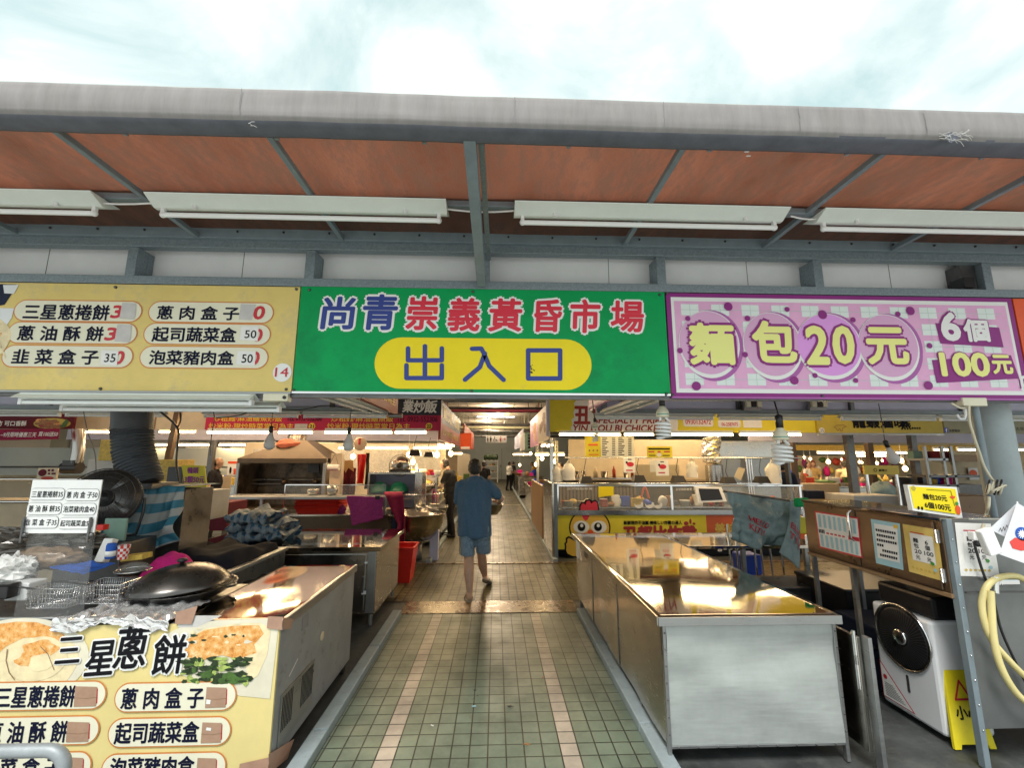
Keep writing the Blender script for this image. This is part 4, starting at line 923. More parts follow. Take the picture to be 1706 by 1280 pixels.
b = MB(); pbox(b, 172, 864, 209, 902, 3.45, .02); b.thing('grey_tray', 'grey green metal tray standing behind the price board', 'tray', 'stool_green', bevel=.006)
b = MB(); pbox(b, 160, 875, 172, 884, 3.3, .05); b.thing('red_tin', 'small red tin behind the price board clip', 'tin', 'red_plastic', bevel=.004)
# white price board held by clips on a clear sheet
pb_ = T('price_board', 'white handwritten price board clipped above the cooking cart', 'price board', (-2.54, 2.76, .84)); fp = FY(2.755)
u0, v0, u1, v1 = fp.rect(46, 800, 163, 889); MB().box(u0, u1, 2.757, 2.763, v0, v1).part(pb_, 'board', 'plastic_white')
b = MB()
PB = [('三星蔥捲餅35', 51, 814, 107.5, 833.5), ('蔥 肉 盒 子50', 109, 815, 165, 834.6), ('蔥 油 酥 餅35', 45.5, 838, 102.6, 857.7), ('泡菜豬肉盒40', 103.5, 839, 160, 858.5), ('韭 菜 盒 子35', 40, 860.8, 97, 880.4), ('起司蔬菜盒50', 98.4, 862.7, 154.7, 881.8)]
for it in PB: b.m('ink_black').ppill(fp, *it[1:], l=.001, r=.022, grow=.0008).m('plastic_white').ppill(fp, *it[1:], l=.002, r=.02, grow=-.0008).m('ink_black').ptext(fp, it[0], it[1]+3, it[2]+4.5, it[3]-2, it[4]-4.5, l=.003, bold=.012)
b.part(pb_, 'lettering')
MB().box(u0+.02, u1+.0, 2.766, 2.77, .83, v0+.12).part(pb_, 'clear_sheet', 'acrylic_scuffed')
for px in (39, 150):
    p, q = at(px+2, 862, Y=2.745), at(px-5, 905, Y=2.745); MB().bar(p, q, .012, .014).ball(at(px+3, 892, Y=2.75), .015, 10, 6).part(pb_, 'clip', 'steel_dark', bevel=.003)
# fan
fc = at(176, 832, Y=3.62); ax = V((.5, -1, .28)).normalized(); ua = ax.cross(V((0, 0, 1))).normalized(); va = ua.cross(ax)
t = T('floor_fan', 'black drum fan standing behind the price board', 'fan', (fc.x, fc.y, fc.z-.3)); R_ = .225
b = MB()
for rr, o in ((1, 0), (1, .06), (.85, .08), (.68, .095), (.5, .1), (.3, .105)): b.tube([fc+(ua*math.cos(k*PI/18)+va*math.sin(k*PI/18))*R_*rr+ax*o for k in range(36)], .0045 if rr == 1 else .0022, 5, True)
for k in range(44):
    a = 2*PI*k/44; d = ua*math.cos(a)+va*math.sin(a); b.tube([fc+d*R_, fc+d*R_+ax*.06, fc+d*R_*.6+ax*.098, fc+d*R_*.15+ax*.106], .0014, 4)
b.part(t, 'cage', 'plastic_black')
MB().lathe([(.215, -.06), (.222, 0), (.224, .03)], fc, 36, ax).lathe([(0, -.066), (.2, -.062), (.215, -.06)], fc, 36, ax).part(t, 'drum', 'steel_dark'); MB().lathe([(.05, -.1), (.07, -.02), (.06, .06), (0, .075)], fc, 18, ax).part(t, 'motor', 'plastic_black')
b = MB()
for k in range(4):
    a = PI/4+k*PI/2; d = ua*math.cos(a)+va*math.sin(a); e = -ua*math.sin(a)+va*math.cos(a)
    b.add([fc+d*.05-e*.03+ax*.03, fc+d*.05+e*.03, fc+d*.19+e*.09-ax*.01, fc+d*.19-e*.05+ax*.05], [(0, 1, 2, 3)], True)
b.part(t, 'blade', 'steel_dark', thick=.003)
h = ua*.24
MB().tube([fc-h, fc-h*1.02-va*.12, fc-h*.9-va*.27-ax*.06, fc-va*.3-ax*.02, fc+h*.9-va*.27-ax*.06, fc+h*1.05-va*.12, fc+h*1.0], .011, 8).part(t, 'stand', 'plastic_black')
MB().ball(fc+ua*.07-va*.02-ax*.0, (.028, .03, .03), 10, 6).part(t, 'badge', 'steel_warm')
b = MB(); b.box(fc.x-.22, fc.x+.25, fc.y-.1, fc.y+.25, 0, fc.z-.31); b.thing('storage_cabinet', 'plain dark cabinet under the drum fan', 'cabinet', 'steel_dark', bevel=.01)
# grey duct
t = T('exhaust_duct', 'large grey corrugated exhaust duct coming down in the pancake stall', 'duct', at(235, 808, Y=4.0))
ctr = [at(221, 672, Y=4.0), at(221, 705, Y=4.0), at(221, 728, Y=4.0), at(222, 748, Y=4.0), at(226, 768, Y=4.0), at(233, 788, Y=4.0), at(239, 808, Y=4.0)]
MB().tube(ctr[:2]+[ctr[1]+V((0, 0, -.06))], .148, 26).part(t, 'collar', 'duct_grey')
P, RR = [], []
for i in range(1, len(ctr)-1):
    for k in range(24):
        s = k/24; P.append(ctr[i]*(1-s)+ctr[i+1]*s-V((0, 0, .05*(1-s) if i == 1 else 0))); RR.append(.145+.008*math.sin(len(P)*2*PI/6))
MB().tube(P, RR, 26).part(t, 'hose', 'duct_grey')
MB().box(ctr[-1].x-.16, ctr[-1].x+.16, 3.88, 4.2, ctr[-1].z-.03, ctr[-1].z+.015).part(t, 'flange', 'steel_dark')
# striped tarp over a machine
tx0, tx1 = at(196, 820, Y=3.95).x, at(300, 820, Y=3.95).x; tz = at(240, 812, Y=3.95).z
def tarpf(u, v):
    w = nz((u*5, v*2.5, 2)); k = v
    if k < .25: y = 4.5-(.5*k/.25); z = tz+nz((u*4, v*4, 8))*.02
    else: y = 3.99-.07*(k-.25)-w*.16*(k-.25)-.1*abs(nz((u*6, v*2, 5))); z = tz-(k-.25)/.75*(.62-.16*u)
    x = tx0-.05*k+(tx1-tx0+.1*k)*u+.02*math.sin(9*u+4*v)*k
    return (x, y+.045*math.sin(u*13+v*6+2*w)*min(1, max(0, k-.2)*2), z+.02*math.sin(u*8)*k)
cloth_sheet('tarpaulin', 'blue and white striped tarpaulin draped over equipment below the duct', 'tarpaulin', 'tarp_stripe', tarpf, (60, 40), .004, 1, 1.0)
def tarps(u, v):
    y = 4.0+.5*u+.02*math.sin(u*9); return (tx1+.03+.02*math.sin(7*u+5*v)+.05*v, y, tz-v*.55+nz((u*3, v*3, 1))*.02)
b = MB(); b.box(tx0+.05, tx1-.03, 4.06, 4.45, 0, tz-.03); b.thing('covered_machine', 'machine hidden under the striped tarpaulin', 'machine', 'steel_dark')
# second bench with black cloth
sb = T('sink_bench', 'low dark steel bench behind the chest freezer', 'bench', (-2.6, 4.2, 0))
MB().box(-3.3, -2.12, 3.62, 4.75, .1, .8).part(sb, 'body', 'steel_dark', bevel=.005)
MB().box(-3.3, -2.1, 3.6, 3.66, .8, .83).box(-2.16, -2.1, 3.66, 4.77, .8, .83).box(-3.3, -2.16, 4.71, 4.77, .8, .83).part(sb, 'rim', 'steel_dull', bevel=.003)
MB().box(-3.2, -3.14, 3.66, 3.72, 0, .1).box(-2.2, -2.14, 4.66, 4.72, 0, .1).part(sb, 'foot', 'rubber_black')
def bcl(u, v):
    x = -3.05+1.0*u; y = 3.85+.85*v+.08*math.sin(u*7); z = .87+.05*math.exp(-((u-.45)**2+(v-.6)**2)*7)+nz((u*3.1, v*2.2, 2))*.09+nz((u*7, v*3, 5))*.04
    if u > .86: z -= (u-.86)*1.9; x -= (u-.86)*.4
    if v < .14: z -= (.14-v)*1.2
    return (x, y, z)
cloth_sheet('black_cloth', 'black cloth heaped over the low steel bench', 'cloth', 'cloth_black', bcl, (70, 60), .006)
def pkf(u, v):
    c = at(278, 946, Y=3.62); a = (u-.5)*2; r = (v-.0)
    return (c.x+a*.165, c.y-.1+.28*v, c.z-.1+.19*(1-abs(a)**2.6)*(1-(2*v-1)**4*.8)+nz((u*4, v*4, 3))*.025)
cloth_sheet('pink_cloth', 'hot pink towel bunched up behind the wok lid', 'towel', 'cloth_pink', pkf, (22, 16), .005)
lump('round_cover', 'cream round cloth cover behind the black cloth', 'cover', 'paper_grey', tuple(at(322, 884, Y=5.0)), (.14, .14, .11), .08)
b = MB(); pbox(b, 291, 818, 346, 868, 5.2, .4); b.thing('cardboard_box', 'pale cardboard box under the yellow duck price card', 'box', 'boxes_pale', bevel=.004)
b = MB(); pbox(b, 250, 766, 292, 812, 5.9, .35); b.thing('mustard_crate', 'mustard yellow crate behind the grey duct', 'crate', 'food_yellow', bevel=.006)
b = MB(); pbox(b, 165, 733, 200, 768, 5.9, .3); b.thing('mustard_board', 'mustard yellow panel left of the grey duct', 'panel', 'food_yellow', bevel=.006)
b = MB(); pbox(b, 277, 778, 303, 816, 5.5, .25); b.thing('black_speaker', 'black box speaker beside the yellow duck price card', 'speaker', 'plastic_black', bevel=.01)
dc = T('price_card', 'yellow card pricing three duck heads at 50', 'price card', at(323, 812, Y=5.15)); fd = FY(5.15)
b = MB(); q = [at(302, 775, Y=5.15), at(340, 776, Y=5.15), at(344, 812, Y=5.15), at(309, 814, Y=5.15)]
b.m('chick_yellow').add([tuple(p) for p in q]+[tuple(p+V((0, .02, 0))) for p in q], [(3, 2, 1, 0), (4, 5, 6, 7), (0, 1, 5, 4), (1, 2, 6, 5), (2, 3, 7, 6), (3, 0, 4, 7)]).part(dc, 'card')
MB().m('purple').ptext(fd, '鴨頭', 313, 779, 331, 789, l=.005, bold=.03).ptext(fd, '3顆50元', 308, 794, 341, 805, l=.005, bold=.03).part(dc, 'lettering')

# middle counter of the left stall
mc_ = T('steel_counter', 'wide stainless counter with cabinet doors at the back of the pancake stall', 'counter', (-2, 5.5, 0))
MB().box(-3.3, -1.2, 4.9, 6.1, .755, .8).part(mc_, 'worktop', 'steel_top', bevel=.004)
MB().box(-3.26, -1.25, 4.95, 6.05, .12, .755).part(mc_, 'cabinet', 'steel_warm')
fm = FY(4.95)
MB().fbox(fm, -2.25, .16, -1.36, .72, .0, .016).part(mc_, 'door', 'steel', bevel=.004)
MB().fbox(fm, -3.2, .16, -2.28, .72, .0, .016).part(mc_, 'door', 'steel', bevel=.004)
MB().fbox(fm, -1.34, .14, -1.26, .74, .0, .02).part(mc_, 'corner_post', 'steel_dull')
MB().fbox(fm, -1.385, .34, -1.365, .5, .017, .04).part(mc_, 'latch', 'steel_dark', bevel=.003)
for x in (-3.2, -1.3):
    for y in (5.0, 6.0): MB().cyl((x, y, 0), (x, y, .12), .022, 10).part(mc_, 'leg', 'steel_dull')
b = MB().m('cloth_pink').prect(fm, 438, 927, 461, 953, .018).m('ink_black').pell(fm, 450, 936, 5, 5, .0195, 16, .2).pell(fm, 449, 945, 7, 4, .0195, 16, .25).m('cloth_pink').pell(fm, 450, 936, 2.6, 2.6, .021, 12)
b.thing('red_sticker', 'square red paper charm stuck on the counter door', 'sticker')
MB().m('paper_white').prect(fm, 603, 984, 619, 990, .018).prect(fm, 608, 936, 623, 939, .018).part(mc_, 'label_sticker')
lump('plastic_bag', 'clear plastic bag hanging beside the red paper charm', 'bag', 'bag_clear', tuple(at(415, 958, Y=4.8)), (.13, .06, .16), .45, 4)
for k, (cx, w, z, h, lab) in enumerate(((440, .62, .8, .11, 'lowest folded layer of blue checked tarp on the steel counter'), (437, .58, .89, .12, 'middle folded layer of blue checked tarp on the steel counter'), (425, .46, .99, .13, 'topmost folded blue checked tarp of the pile on the counter'))):
    x = at(cx, 870, Y=5.35).x
    def fold(u, v, x=x, w=w, z=z, h=h, k=k):
        a = 2*PI*v; xx = x-w/2+w*u+.03*nz((u*3, k, 1)); e = 1-abs(2*u-1)**6*.4
        return (xx, 5.4+.27*math.cos(a)*(1+.15*nz((u*4, 2, k))), z+h/2+h/2*e*math.copysign(abs(math.sin(a))**.6, math.sin(a))+nz((u*5, v*5, k*3))*.07+nz((u*13, v*9, k))*.03)
    cloth_sheet('folded_tarp', lab, 'tarpaulin', 'tarp_check', fold, (40, 40), 0, 1.3, 1.4)
# unlit hanging bulbs
def bulb(px, py, Y, lab, tilt=0, s=1.0):
    c = at(px, py, Y=Y); ax = V((math.sin(tilt), 0, -math.cos(tilt))); t = T('hanging_bulb', lab, 'bulb', c, 'frosted bulbs hanging in the front stalls')
    MB().lathe([(.018*s, -.075*s), (.022*s, -.06*s), (.03*s, -.03*s), (.05*s, .01*s), (.058*s, .05*s), (.05*s, .085*s), (.025*s, .105*s), (0, .11*s)], c, 20, ax).part(t, 'globe', 'bulb_frost')
    MB().lathe([(.012, -.15*s), (.02, -.14*s), (.021*s, -.075*s)], c, 12, ax).part(t, 'socket', 'plastic_black')
    p = c-ax*.15*s; MB().tube([p, p+V((0, 0, .1)), p+V((.01, .02, .35))], .004, 5).part(t, 'cord', 'plastic_black')
bulb(450, 733, 4.6, 'frosted bulb hanging in front of the red sign part numbered 21', s=.95)
bulb(581, 735, 4.6, 'frosted bulb hanging in front of the red sign part numbered 22', s=.95)
bulb(1485, 757, 4.0, 'tilted frosted bulb hanging by the right stall yellow board', .35, .9)
def spiral(px, ptop, pbot, wpx, Y, lab, holder):
    z0, z1 = at(px, pbot, Y=Y).z, at(px, ptop, Y=Y).z; c = at(px, ptop, Y=Y); H = z1-z0; r = (at(px+wpx/2, ptop, Y=Y)-at(px-wpx/2, ptop, Y=Y)).x/2
    t = T('spiral_bulb', lab, 'bulb', (c.x, Y, z0), 'large spiral energy bulbs under the pink sign'); zs = z0+H*.62
    pts = [V((c.x+(r-.01)*(.92+.08*math.sin(k/60*PI))*math.cos(k*2*PI/13.5), Y+(r-.01)*math.sin(k*2*PI/13.5), zs-.025+(z0-zs+.03)*k/62)) for k in range(63)]
    MB().tube([V((c.x+.3*r, Y, zs+H*.03))]+pts+[V((c.x, Y, z0+.012))], r*.15, 8).cyl((c.x-.3*r, Y, zs+H*.03), (c.x-.32*r, Y, zs-.02), r*.15, 8).part(t, 'spiral_tube', 'cfl_white')
    MB().lathe([(r*.72, 0), (r*.75, H*.06), (r*.74, H*.13), (r*.66, H*.2), (r*.36, H*.3), (r*.34, H*.33)], (c.x, Y, zs+H*.03), 24).part(t, 'base', 'plastic_cream')
    MB().lathe([(r*.757, 0), (r*.757, .006)], (c.x, Y, zs+H*.1), 24).part(t, 'band', 'teal_ring')
    zt = zs+H*.36; MB().lathe([(r*.36, 0), (r*.36, holder), (r*.2, holder+.01), (0, holder+.012)], (c.x, Y, zt), 16).part(t, 'holder', 'plastic_black')
    MB().tube([(c.x, Y, zt+holder), (c.x-.01, Y+.02, zt+holder+.12), (c.x, Y+.1, zt+holder+.3)], .006, 6).part(t, 'cord', 'plastic_black')
spiral(1103, 676, 732, 27, 3.2, 'spiral bulb hanging just right of the green sign corner', .05)
spiral(1299, 712, 774, 31, 3.2, 'large spiral bulb on a long dark holder under the pink sign', .09)
spiral(991, 703, 737, 13, 5.0, 'small spiral bulb hanging before the yellow chicken stall sign', .04)
mat('pipe_grey', (.3, .33, .35), .5, .3, .12, 12, .05, 60)
# grey pipe barrier near the photo's lower left corner
bp_ = [(-3.2, 2.0, .59)]+[(-1.74+.07*math.sin(k*PI/12), 2.0, .52+.07*math.cos(k*PI/12)) for k in range(7)]+[(-1.67, 2.0, .0)]
b = MB().tube(bp_, .024, 14).tube([(-3.2, 2.0, .3), (-1.69, 2.0, .3)], .016, 10).thing('pipe_barrier', 'bent grey steel pipe barrier in front of the yellow banner', 'barrier', 'pipe_grey')

# ------------------------------------------------------------------ right stall
rc = T('steel_counter', 'long stainless counter along the right kerb with pale dented front panel', 'counter', (1.5, 4.2, 0))
def topf(u, v): return (.962+1.1*u, 2.735+2.965*v, .8+nz((u*2.2, v*4, 6))*.004)
MB().grid(30, 60, topf).part(rc, 'worktop', 'steel_top', thick=.003)
MB().box(.96, 2.064, 2.725, 2.735, .755, .803).box(2.055, 2.064, 2.735, 4.85, .755, .799).part(rc, 'front_lip', 'steel_dull', bevel=.002)
MB().box(.952, .962, 2.735, 5.705, .755, .806).part(rc, 'side_lip', 'steel_warm', bevel=.002)
def frontf(u, v):
    d = -.012*math.exp(-((u-.45)*2.2+(v-.45)*3)**2*3)+.008*math.exp(-((v-.55-.2*u)**2)*60)-.006*math.exp(-((v-.9)**2)*200)
    return (1.02+1.02*u, 2.79+d+nz((u*3, v*3, 2))*.002, .1+.655*v)
MB().grid(30, 26, frontf).part(rc, 'front_panel', 'zinc_sheet')
b = MB().box(1.0, 1.02, 2.78, 2.81, .0, .755).box(2.04, 2.06, 2.78, 2.81, .0, .755).box(1.02, 2.04, 2.782, 2.8, .085, .1); b.part(rc, 'front_frame', 'steel_dull', bevel=.002)
b = MB()
for k in range(9): b.ball((1.06+k*.115, 2.78, .093), .006, 6, 4)
for k in range(7): b.ball((1.01, 2.778, .16+k*.09), .005, 6, 4); b.ball((2.05, 2.778, .16+k*.09), .005, 6, 4)
b.part(rc, 'rivet', 'steel_dark')
def sidef(u, v): return (1.0+nz((u*6, v*3, 9))*.008+nz((u*17, v*6, 2))*.002, 2.81+2.83*u, .1+.655*v)
MB().grid(40, 12, sidef).part(rc, 'side_panel', 'steel_warm')
for y_ in (3.78, 4.72): MB().box(.994, 1.0, y_-.004, y_+.004, .1, .755).part(rc, 'side_seam', 'steel_dark')
MB().box(1.03, 2.03, 2.83, 5.6, .1, .74).part(rc, 'carcass', 'steel_dark')
for x in (1.03, 2.0):
    for y in (3.3, 4.2, 5.5): MB().box(x-.02, x+.02, y-.02, y+.02, 0, .1).part(rc, 'leg', 'steel_dull')
MB().box(2.064, 3.6, 4.86, 5.7, .765, .8).part(rc, 'side_wing', 'steel_top', bevel=.003)
for x in (2.7, 3.4): MB().box(x-.02, x+.02, 4.9, 4.94, 0, .765).part(rc, 'wing_leg', 'steel_dull')
MB().prect(FXp(.952) if 0 else FXm(.952), 960, 902, 966, 930, .002).part(rc, 'sticker', 'paper_white')
lf = T('folded_leaf', 'folded hinged metal leaf standing against the right end of the long counter', 'table leaf', (2.13, 2.9, 0))
MB().box(2.135, 2.16, 2.64, 2.69, 0, .71).part(lf, 'post', 'steel_dull', bevel=.003)
MB().box(2.105, 2.13, 2.69, 3.3, .1, .7).part(lf, 'panel', 'steel_warm', bevel=.004)
for z in (.55, .42): MB().cyl((2.1, 2.70, z), (2.1, 2.70, z+.18), .011, 8).part(lf, 'hinge_rod', 'chrome')

# rack legs and faded teal cloth with lettering
rk = T('folding_rack', 'folding chrome rack standing behind the long steel counter', 'rack', (3.0, 5.1, 0))
for px in (1216, 1228, 1258, 1302, 1268, 1283):
    k = 5.0 if px in (1258, 1302, 1216) else 5.5; p = at(px, 900, Y=k); MB().cyl((p.x, k, 0), (p.x-.02, k, 1.0), .011, 8).part(rk, 'leg', 'chrome')
p0, p1 = at(1205, 822, Y=5.0), at(1340, 838, Y=5.0); MB().cyl((p0.x, 5.0, p0.z+.02), (p1.x, 5.0, p1.z), .014, 8).part(rk, 'top_rail', 'steel_dark')
def clf(u, v):
    tl, tr_, bl, br = at(1211, 820, Y=4.97), at(1322, 838, Y=4.97), at(1218, 898, Y=4.9), at(1303, 914, Y=4.86)
    p = (tl*(1-u)+tr_*u)*(1-v)+(bl*(1-u)+br*u)*v
    y = .06*math.sin(u*8+v*2)*(.3+v)+.12*nz((u*3, v*3, 4))+.05*nz((u*8, v*7, 9))-.09*math.sin(PI*v); bot = .05*math.sin(u*PI)*(v**3)
    return (p.x, p.y+y-(.06 if u < .12 else 0)*v, p.z-bot+nz((u*4, 3, 1))*.03*v)
tcv = T('plastic_cover', 'faded teal plastic cover with red lettering and cream hearts over the rack', 'cover', at(1260, 910, Y=5.0))
MB().grid(50, 34, clf).part(tcv, 'sheet', 'teal_cloth', thick=.004)
def onsheet(fn, b, s, u0, v0, u1, v1, bold=.02, slant=0, drop=0):
    vs, fs, asp = glyphs(s); offs = [(0, 0)]+[(bold*math.cos(k*PI/4), bold*math.sin(k*PI/4)) for k in range(8)]
    for i, (ox, oy) in enumerate(offs):
        b.add([V(fn(min(1, u0+(u1-u0)*x+ox*(u1-u0)), min(1, v1-(v1-v0)*y+oy*(v1-v0)+drop*x)))+V((0, -.016-.0002*i, 0)) for x, y in vs], fs, False)
b = MB().m('ink_red'); onsheet(clf, b, 'HELLO', .27, .42, .56, .53, .013, 0, .1); onsheet(clf, b, 'KITTY', .25, .57, .53, .68, .013, 0, .1); b.part(tcv, 'lettering')
b = MB().m('heart_cream')
def heart(fn, u, v, s):
    pts = []
    for k in range(24): t_ = 2*PI*k/24; pts.append(V(fn(u+s*.06*math.sin(t_)**3, v-s*.075*(13*math.cos(t_)-5*math.cos(2*t_)-2*math.cos(3*t_)-math.cos(4*t_))/16))+V((0, -.005, 0)))
    b.add(pts, [tuple(range(24))], False)
for u, v in ((.16, .25), (.52, .33), (.78, .3), (.35, .14), (.62, .12), (.45, .85), (.9, .62)): heart(clf, u, v, .9)
b.part(tcv, 'heart')
def clf2(u, v):
    tl, tr_, bl, br = at(1316, 833, Y=4.9), at(1334, 842, Y=4.9), at(1294, 922, Y=4.75), at(1336, 944, Y=4.75)
    m_ = at(1312, 880, Y=4.8); p = (tl*(1-u)+tr_*u)*(1-v)+(bl*(1-u)+br*u)*v
    return (p.x+.05*math.sin(v*PI)*(1-u)*.6, p.y-.05*math.sin(u*PI+v), p.z-.06*(u-.3)*v*v+nz((u*3, v*5, 7))*.02)
MB().grid(20, 36, clf2).part(tcv, 'fold', 'teal_cloth', thick=.004)
b = MB().m('ink_red'); onsheet(clf2, b, 'ELLO', .1, .4, .95, .51, .013, 0, .08); onsheet(clf2, b, 'TTY', .1, .56, .95, .66, .013, 0, .08); b.part(tcv, 'lettering')
c = at(1338, 837, Y=4.4); MB().box(c.x-.07, c.x+.07, c.y, c.y+.05, c.z-.05, c.z+.04).thing('green_pouch', 'small green pouch clipped between the teal cover and the brown cabinet', 'pouch', 'sign_green', bevel=.015)
b = MB(); pbox(b, 1238, 925, 1270, 960, 5.6, .25); b.thing('blue_bucket', 'bright blue bucket on the floor behind the rack legs', 'bucket', 'crate_blue', bevel=.02)
b = MB(); pbox(b, 1330, 862, 1348, 890, 4.9, .2); b.thing('yellow_tin', 'yellow tin with round dial beside the teal cover', 'tin', 'chick_yellow', bevel=.01)

# wall cabinet on legs, facing the counter
cbn = T('brown_cabinet', 'brown steel cabinet on thin legs with notices taped on its doors', 'cabinet', (3.0, 3.3, 0)); fc_ = FXm(2.75)
MB().box(2.755, 3.2, 2.72, 3.95, .92, 1.345).part(cbn, 'body', 'cabinet_brown', bevel=.004)
MB().box(2.745, 3.21, 2.71, 3.96, 1.345, 1.362).part(cbn, 'top', 'steel_top', bevel=.003)
MB().box(2.748, 3.2, 2.715, 3.955, .895, .92).part(cbn, 'base_rail', 'wood_brown', bevel=.003)
for y0, y1 in ((2.76, 3.36), (3.375, 3.93)): MB().box(2.742, 2.755, y0, y1, .93, 1.335).part(cbn, 'door', 'cabinet_brown', bevel=.005)
for y in (2.745, 3.94):
    for z in (1.02, 1.25): MB().box(2.738, 2.752, y-.014, y+.014, z-.04, z+.04).cyl((2.736, y, z-.04), (2.736, y, z+.04), .005, 8).part(cbn, 'hinge', 'chrome', bevel=.002)
MB().tube([(2.74, 3.4, 1.33), (2.715, 3.4, 1.31), (2.715, 3.4, 1.13), (2.74, 3.4, 1.11)], .01, 8).part(cbn, 'handle', 'chrome')
for x in (2.78, 3.17):
    for y in (3.5, 3.92): MB().box(x-.015, x+.015, y-.015, y+.015, 0, .895).part(cbn, 'leg', 'steel_dull')
MB().box(2.78, 3.18, 3.5, 3.9, .3, .32).part(cbn, 'lower_shelf', 'steel_dark')
def notice(nm, lab, quad, fr, l, face, deco):
    t = T(nm, lab, 'notice', fr.p(*fr.px(*quad[3]), l)); MB().ppoly(fr, quad, l).part(t, 'sheet', face); b = MB(); deco(b); b.part(t, 'print'); return t
fdn = FXm(2.742)
def lerpq(q, u, v): return tuple((q[0][i]*(1-u)+q[1][i]*u)*(1-v)+(q[3][i]*(1-u)+q[2][i]*u)*v for i in (0, 1))
def qrect(b, fr, q, u0, v0, u1, v1, l): b.ppoly(fr, [lerpq(q, u0, v0), lerpq(q, u1, v0), lerpq(q, u1, v1), lerpq(q, u0, v1)], l)
def qtext(b, fr, q, tx, u0, v0, u1, v1, l, bold=0):
    vs, fs_, asp = glyphs(tx); offs = [(0, 0)]+([(bold*math.cos(k*PI/4), bold*math.sin(k*PI/4)) for k in range(8)] if bold else [])
    for i, (ox, oy) in enumerate(offs): b.add([fr.p(*fr.px(*lerpq(q, u0+(u1-u0)*x+ox*(v1-v0)*.6, v1-(v1-v0)*y+oy*(v1-v0))), l+.00006*i) for x, y in vs], fs_, False)
Q1 = [(1357, 851.5), (1430.7, 862.7), (1438, 931), (1365.4, 912.8)]
def d1(b):
    b.m('paper_white'); qrect(b, fdn, Q1, .03, .04, .97, .96, .0035)
    b.m('pale_blue_paper')
    for k in range(8): qrect(b, fdn, Q1, .07+k*.112, .08, .13+k*.112, .42, .005); qrect(b, fdn, Q1, .07+k*.112, .62, .13+k*.112, .94, .005)
    b.m('ink_red'); qrect(b, fdn, Q1, .72, .5, .97, .6, .005)
    for k in range(5): qrect(b, fdn, Q1, .22+.09*k, .53, .28+.09*k, .575, .005)
    b.m('ink_black')
    for k in range(4): qrect(b, fdn, Q1, .05+.035*k, .48, .075+.035*k, .58, .005)
notice('calendar_sheet', 'red edged printed timetable sheet on the far cabinet door', Q1, fdn, .002, 'ink_red', d1)
Q2 = [(1451, 865), (1499.6, 872.9), (1505.8, 950.7), (1460, 938.7)]
def d2(b):
    b.m('paper_white'); qrect(b, fdn, Q2, .1, .09, .9, .86, .0035); b.m('ink_black')
    for k, (a, e) in enumerate(((.14, .86), (.16, .8), (.14, .86), (.14, .45), (.3, .86), (.2, .86))):
        n = int((e-a)/.08)
        for j in range(n): qrect(b, fdn, Q2, a+j*.08, .2+k*.11, a+j*.08+.06, .255+k*.11, .005)
    b.m('chick_body'); qrect(b, fdn, Q2, .78, .04, .93, .12, .005)
notice('notice_sheet', 'pale blue bordered notice between the other two sheets on the cabinet doors', Q2, fdn, .002, 'pale_blue_paper', d2)
def pricedeco(q, fr):
    def d(b):
        b.m('paper_white'); qrect(b, fr, q, .17, .16, .84, .72, .0035); b.m('ink_red'); qrect(b, fr, q, .2, .13, .6, .15, .005)
        b.m('ink_black')
        for tx, u0, v0, u1, v1 in (('麵', .26, .25, .4, .34), ('包', .26, .36, .4, .45), ('20', .26, .48, .46, .56), ('元', .28, .6, .4, .68), ('6', .6, .26, .68, .34), ('個', .58, .36, .72, .45), ('100', .54, .48, .8, .56), ('元', .6, .6, .72, .68)):
            qtext(b, fr, q, tx, u0, v0, u1, v1, .005, .03)
        b.m('leaf_green'); b.pell(fr, *lerpq(q, .74, .7), 3.5, 3, .0055, 10, .2); b.m('pale_blue_paper').pell(fr, *lerpq(q, .8, .82), 3, 3, .0055, 10)
        b.m('food_yellow')
        for k in range(6): b.pell(fr, *lerpq(q, .15+.12*k, .88), 2.5, 2, .005, 8, .2, k)
    return d
Q3 = [(1504, 873.4), (1562, 883), (1573.5, 969.6), (1515, 952.7)]
notice('price_sheet', 'gold bordered bread price sheet on the nearest cabinet door', Q3, fdn, .002, 'gold_paper', pricedeco(Q3, fdn))
# standing yellow bread card
fy = FY(2.745); Q5 = [(1511.7, 808), (1593.8, 812), (1604, 864), (1520.7, 851)]
t = T('bread_card', 'yellow laminated bread price card with carrot standing on the brown cabinet', 'price card', at(1560, 858, Y=2.745))
b = MB(); q = [fy.p(*fy.px(*p)) for p in Q5]; 
b.m('paper_white').add([tuple(p) for p in q]+[tuple(p+V((.0, .03, 0))) for p in q], [(3, 2, 1, 0), (4, 5, 6, 7), (0, 1, 5, 4), (1, 2, 6, 5), (3, 0, 4, 7)]).part(t, 'card')
b = MB().m('sign_yellow'); qrect(b, fy, Q5, .03, .06, .96, .9, .002); b.m('ink_black')
for tx, u0, v0, u1, v1 in (('麵包20元', .26, .3, .74, .5), ('6個100元', .26, .6, .78, .82)): qtext(b, fy, Q5, tx, u0, v0, u1, v1, .004, .025)
for p, e in (((.36, .14), (.85, .14)), ((.85, .14), (.87, .62)), ((.26, .9), (.84, .9))): b.pstroke(fy, [lerpq(Q5, *p), lerpq(Q5, *e)], .7, .004)
for k in (0, 1): b.pell(fy, *lerpq(Q5, .12+.07*k, .86), 2, 3, .004, 10)
b.m('orange_red').pell(fy, *lerpq(Q5, .92, .74), 4.5, 8, .005, 16, .05).m('leaf_green').pell(fy, *lerpq(Q5, .92, .54), 3, 3, .0055, 10, .25); b.m('orange_red').pell(fy, *lerpq(Q5, .86, .34), 4.5, 2.5, .005, 12, .3)
b.m('olive_sign').pell(fy, *lerpq(Q5, .1, .13), 4, 4, .004, 10, .35).part(t, 'print')
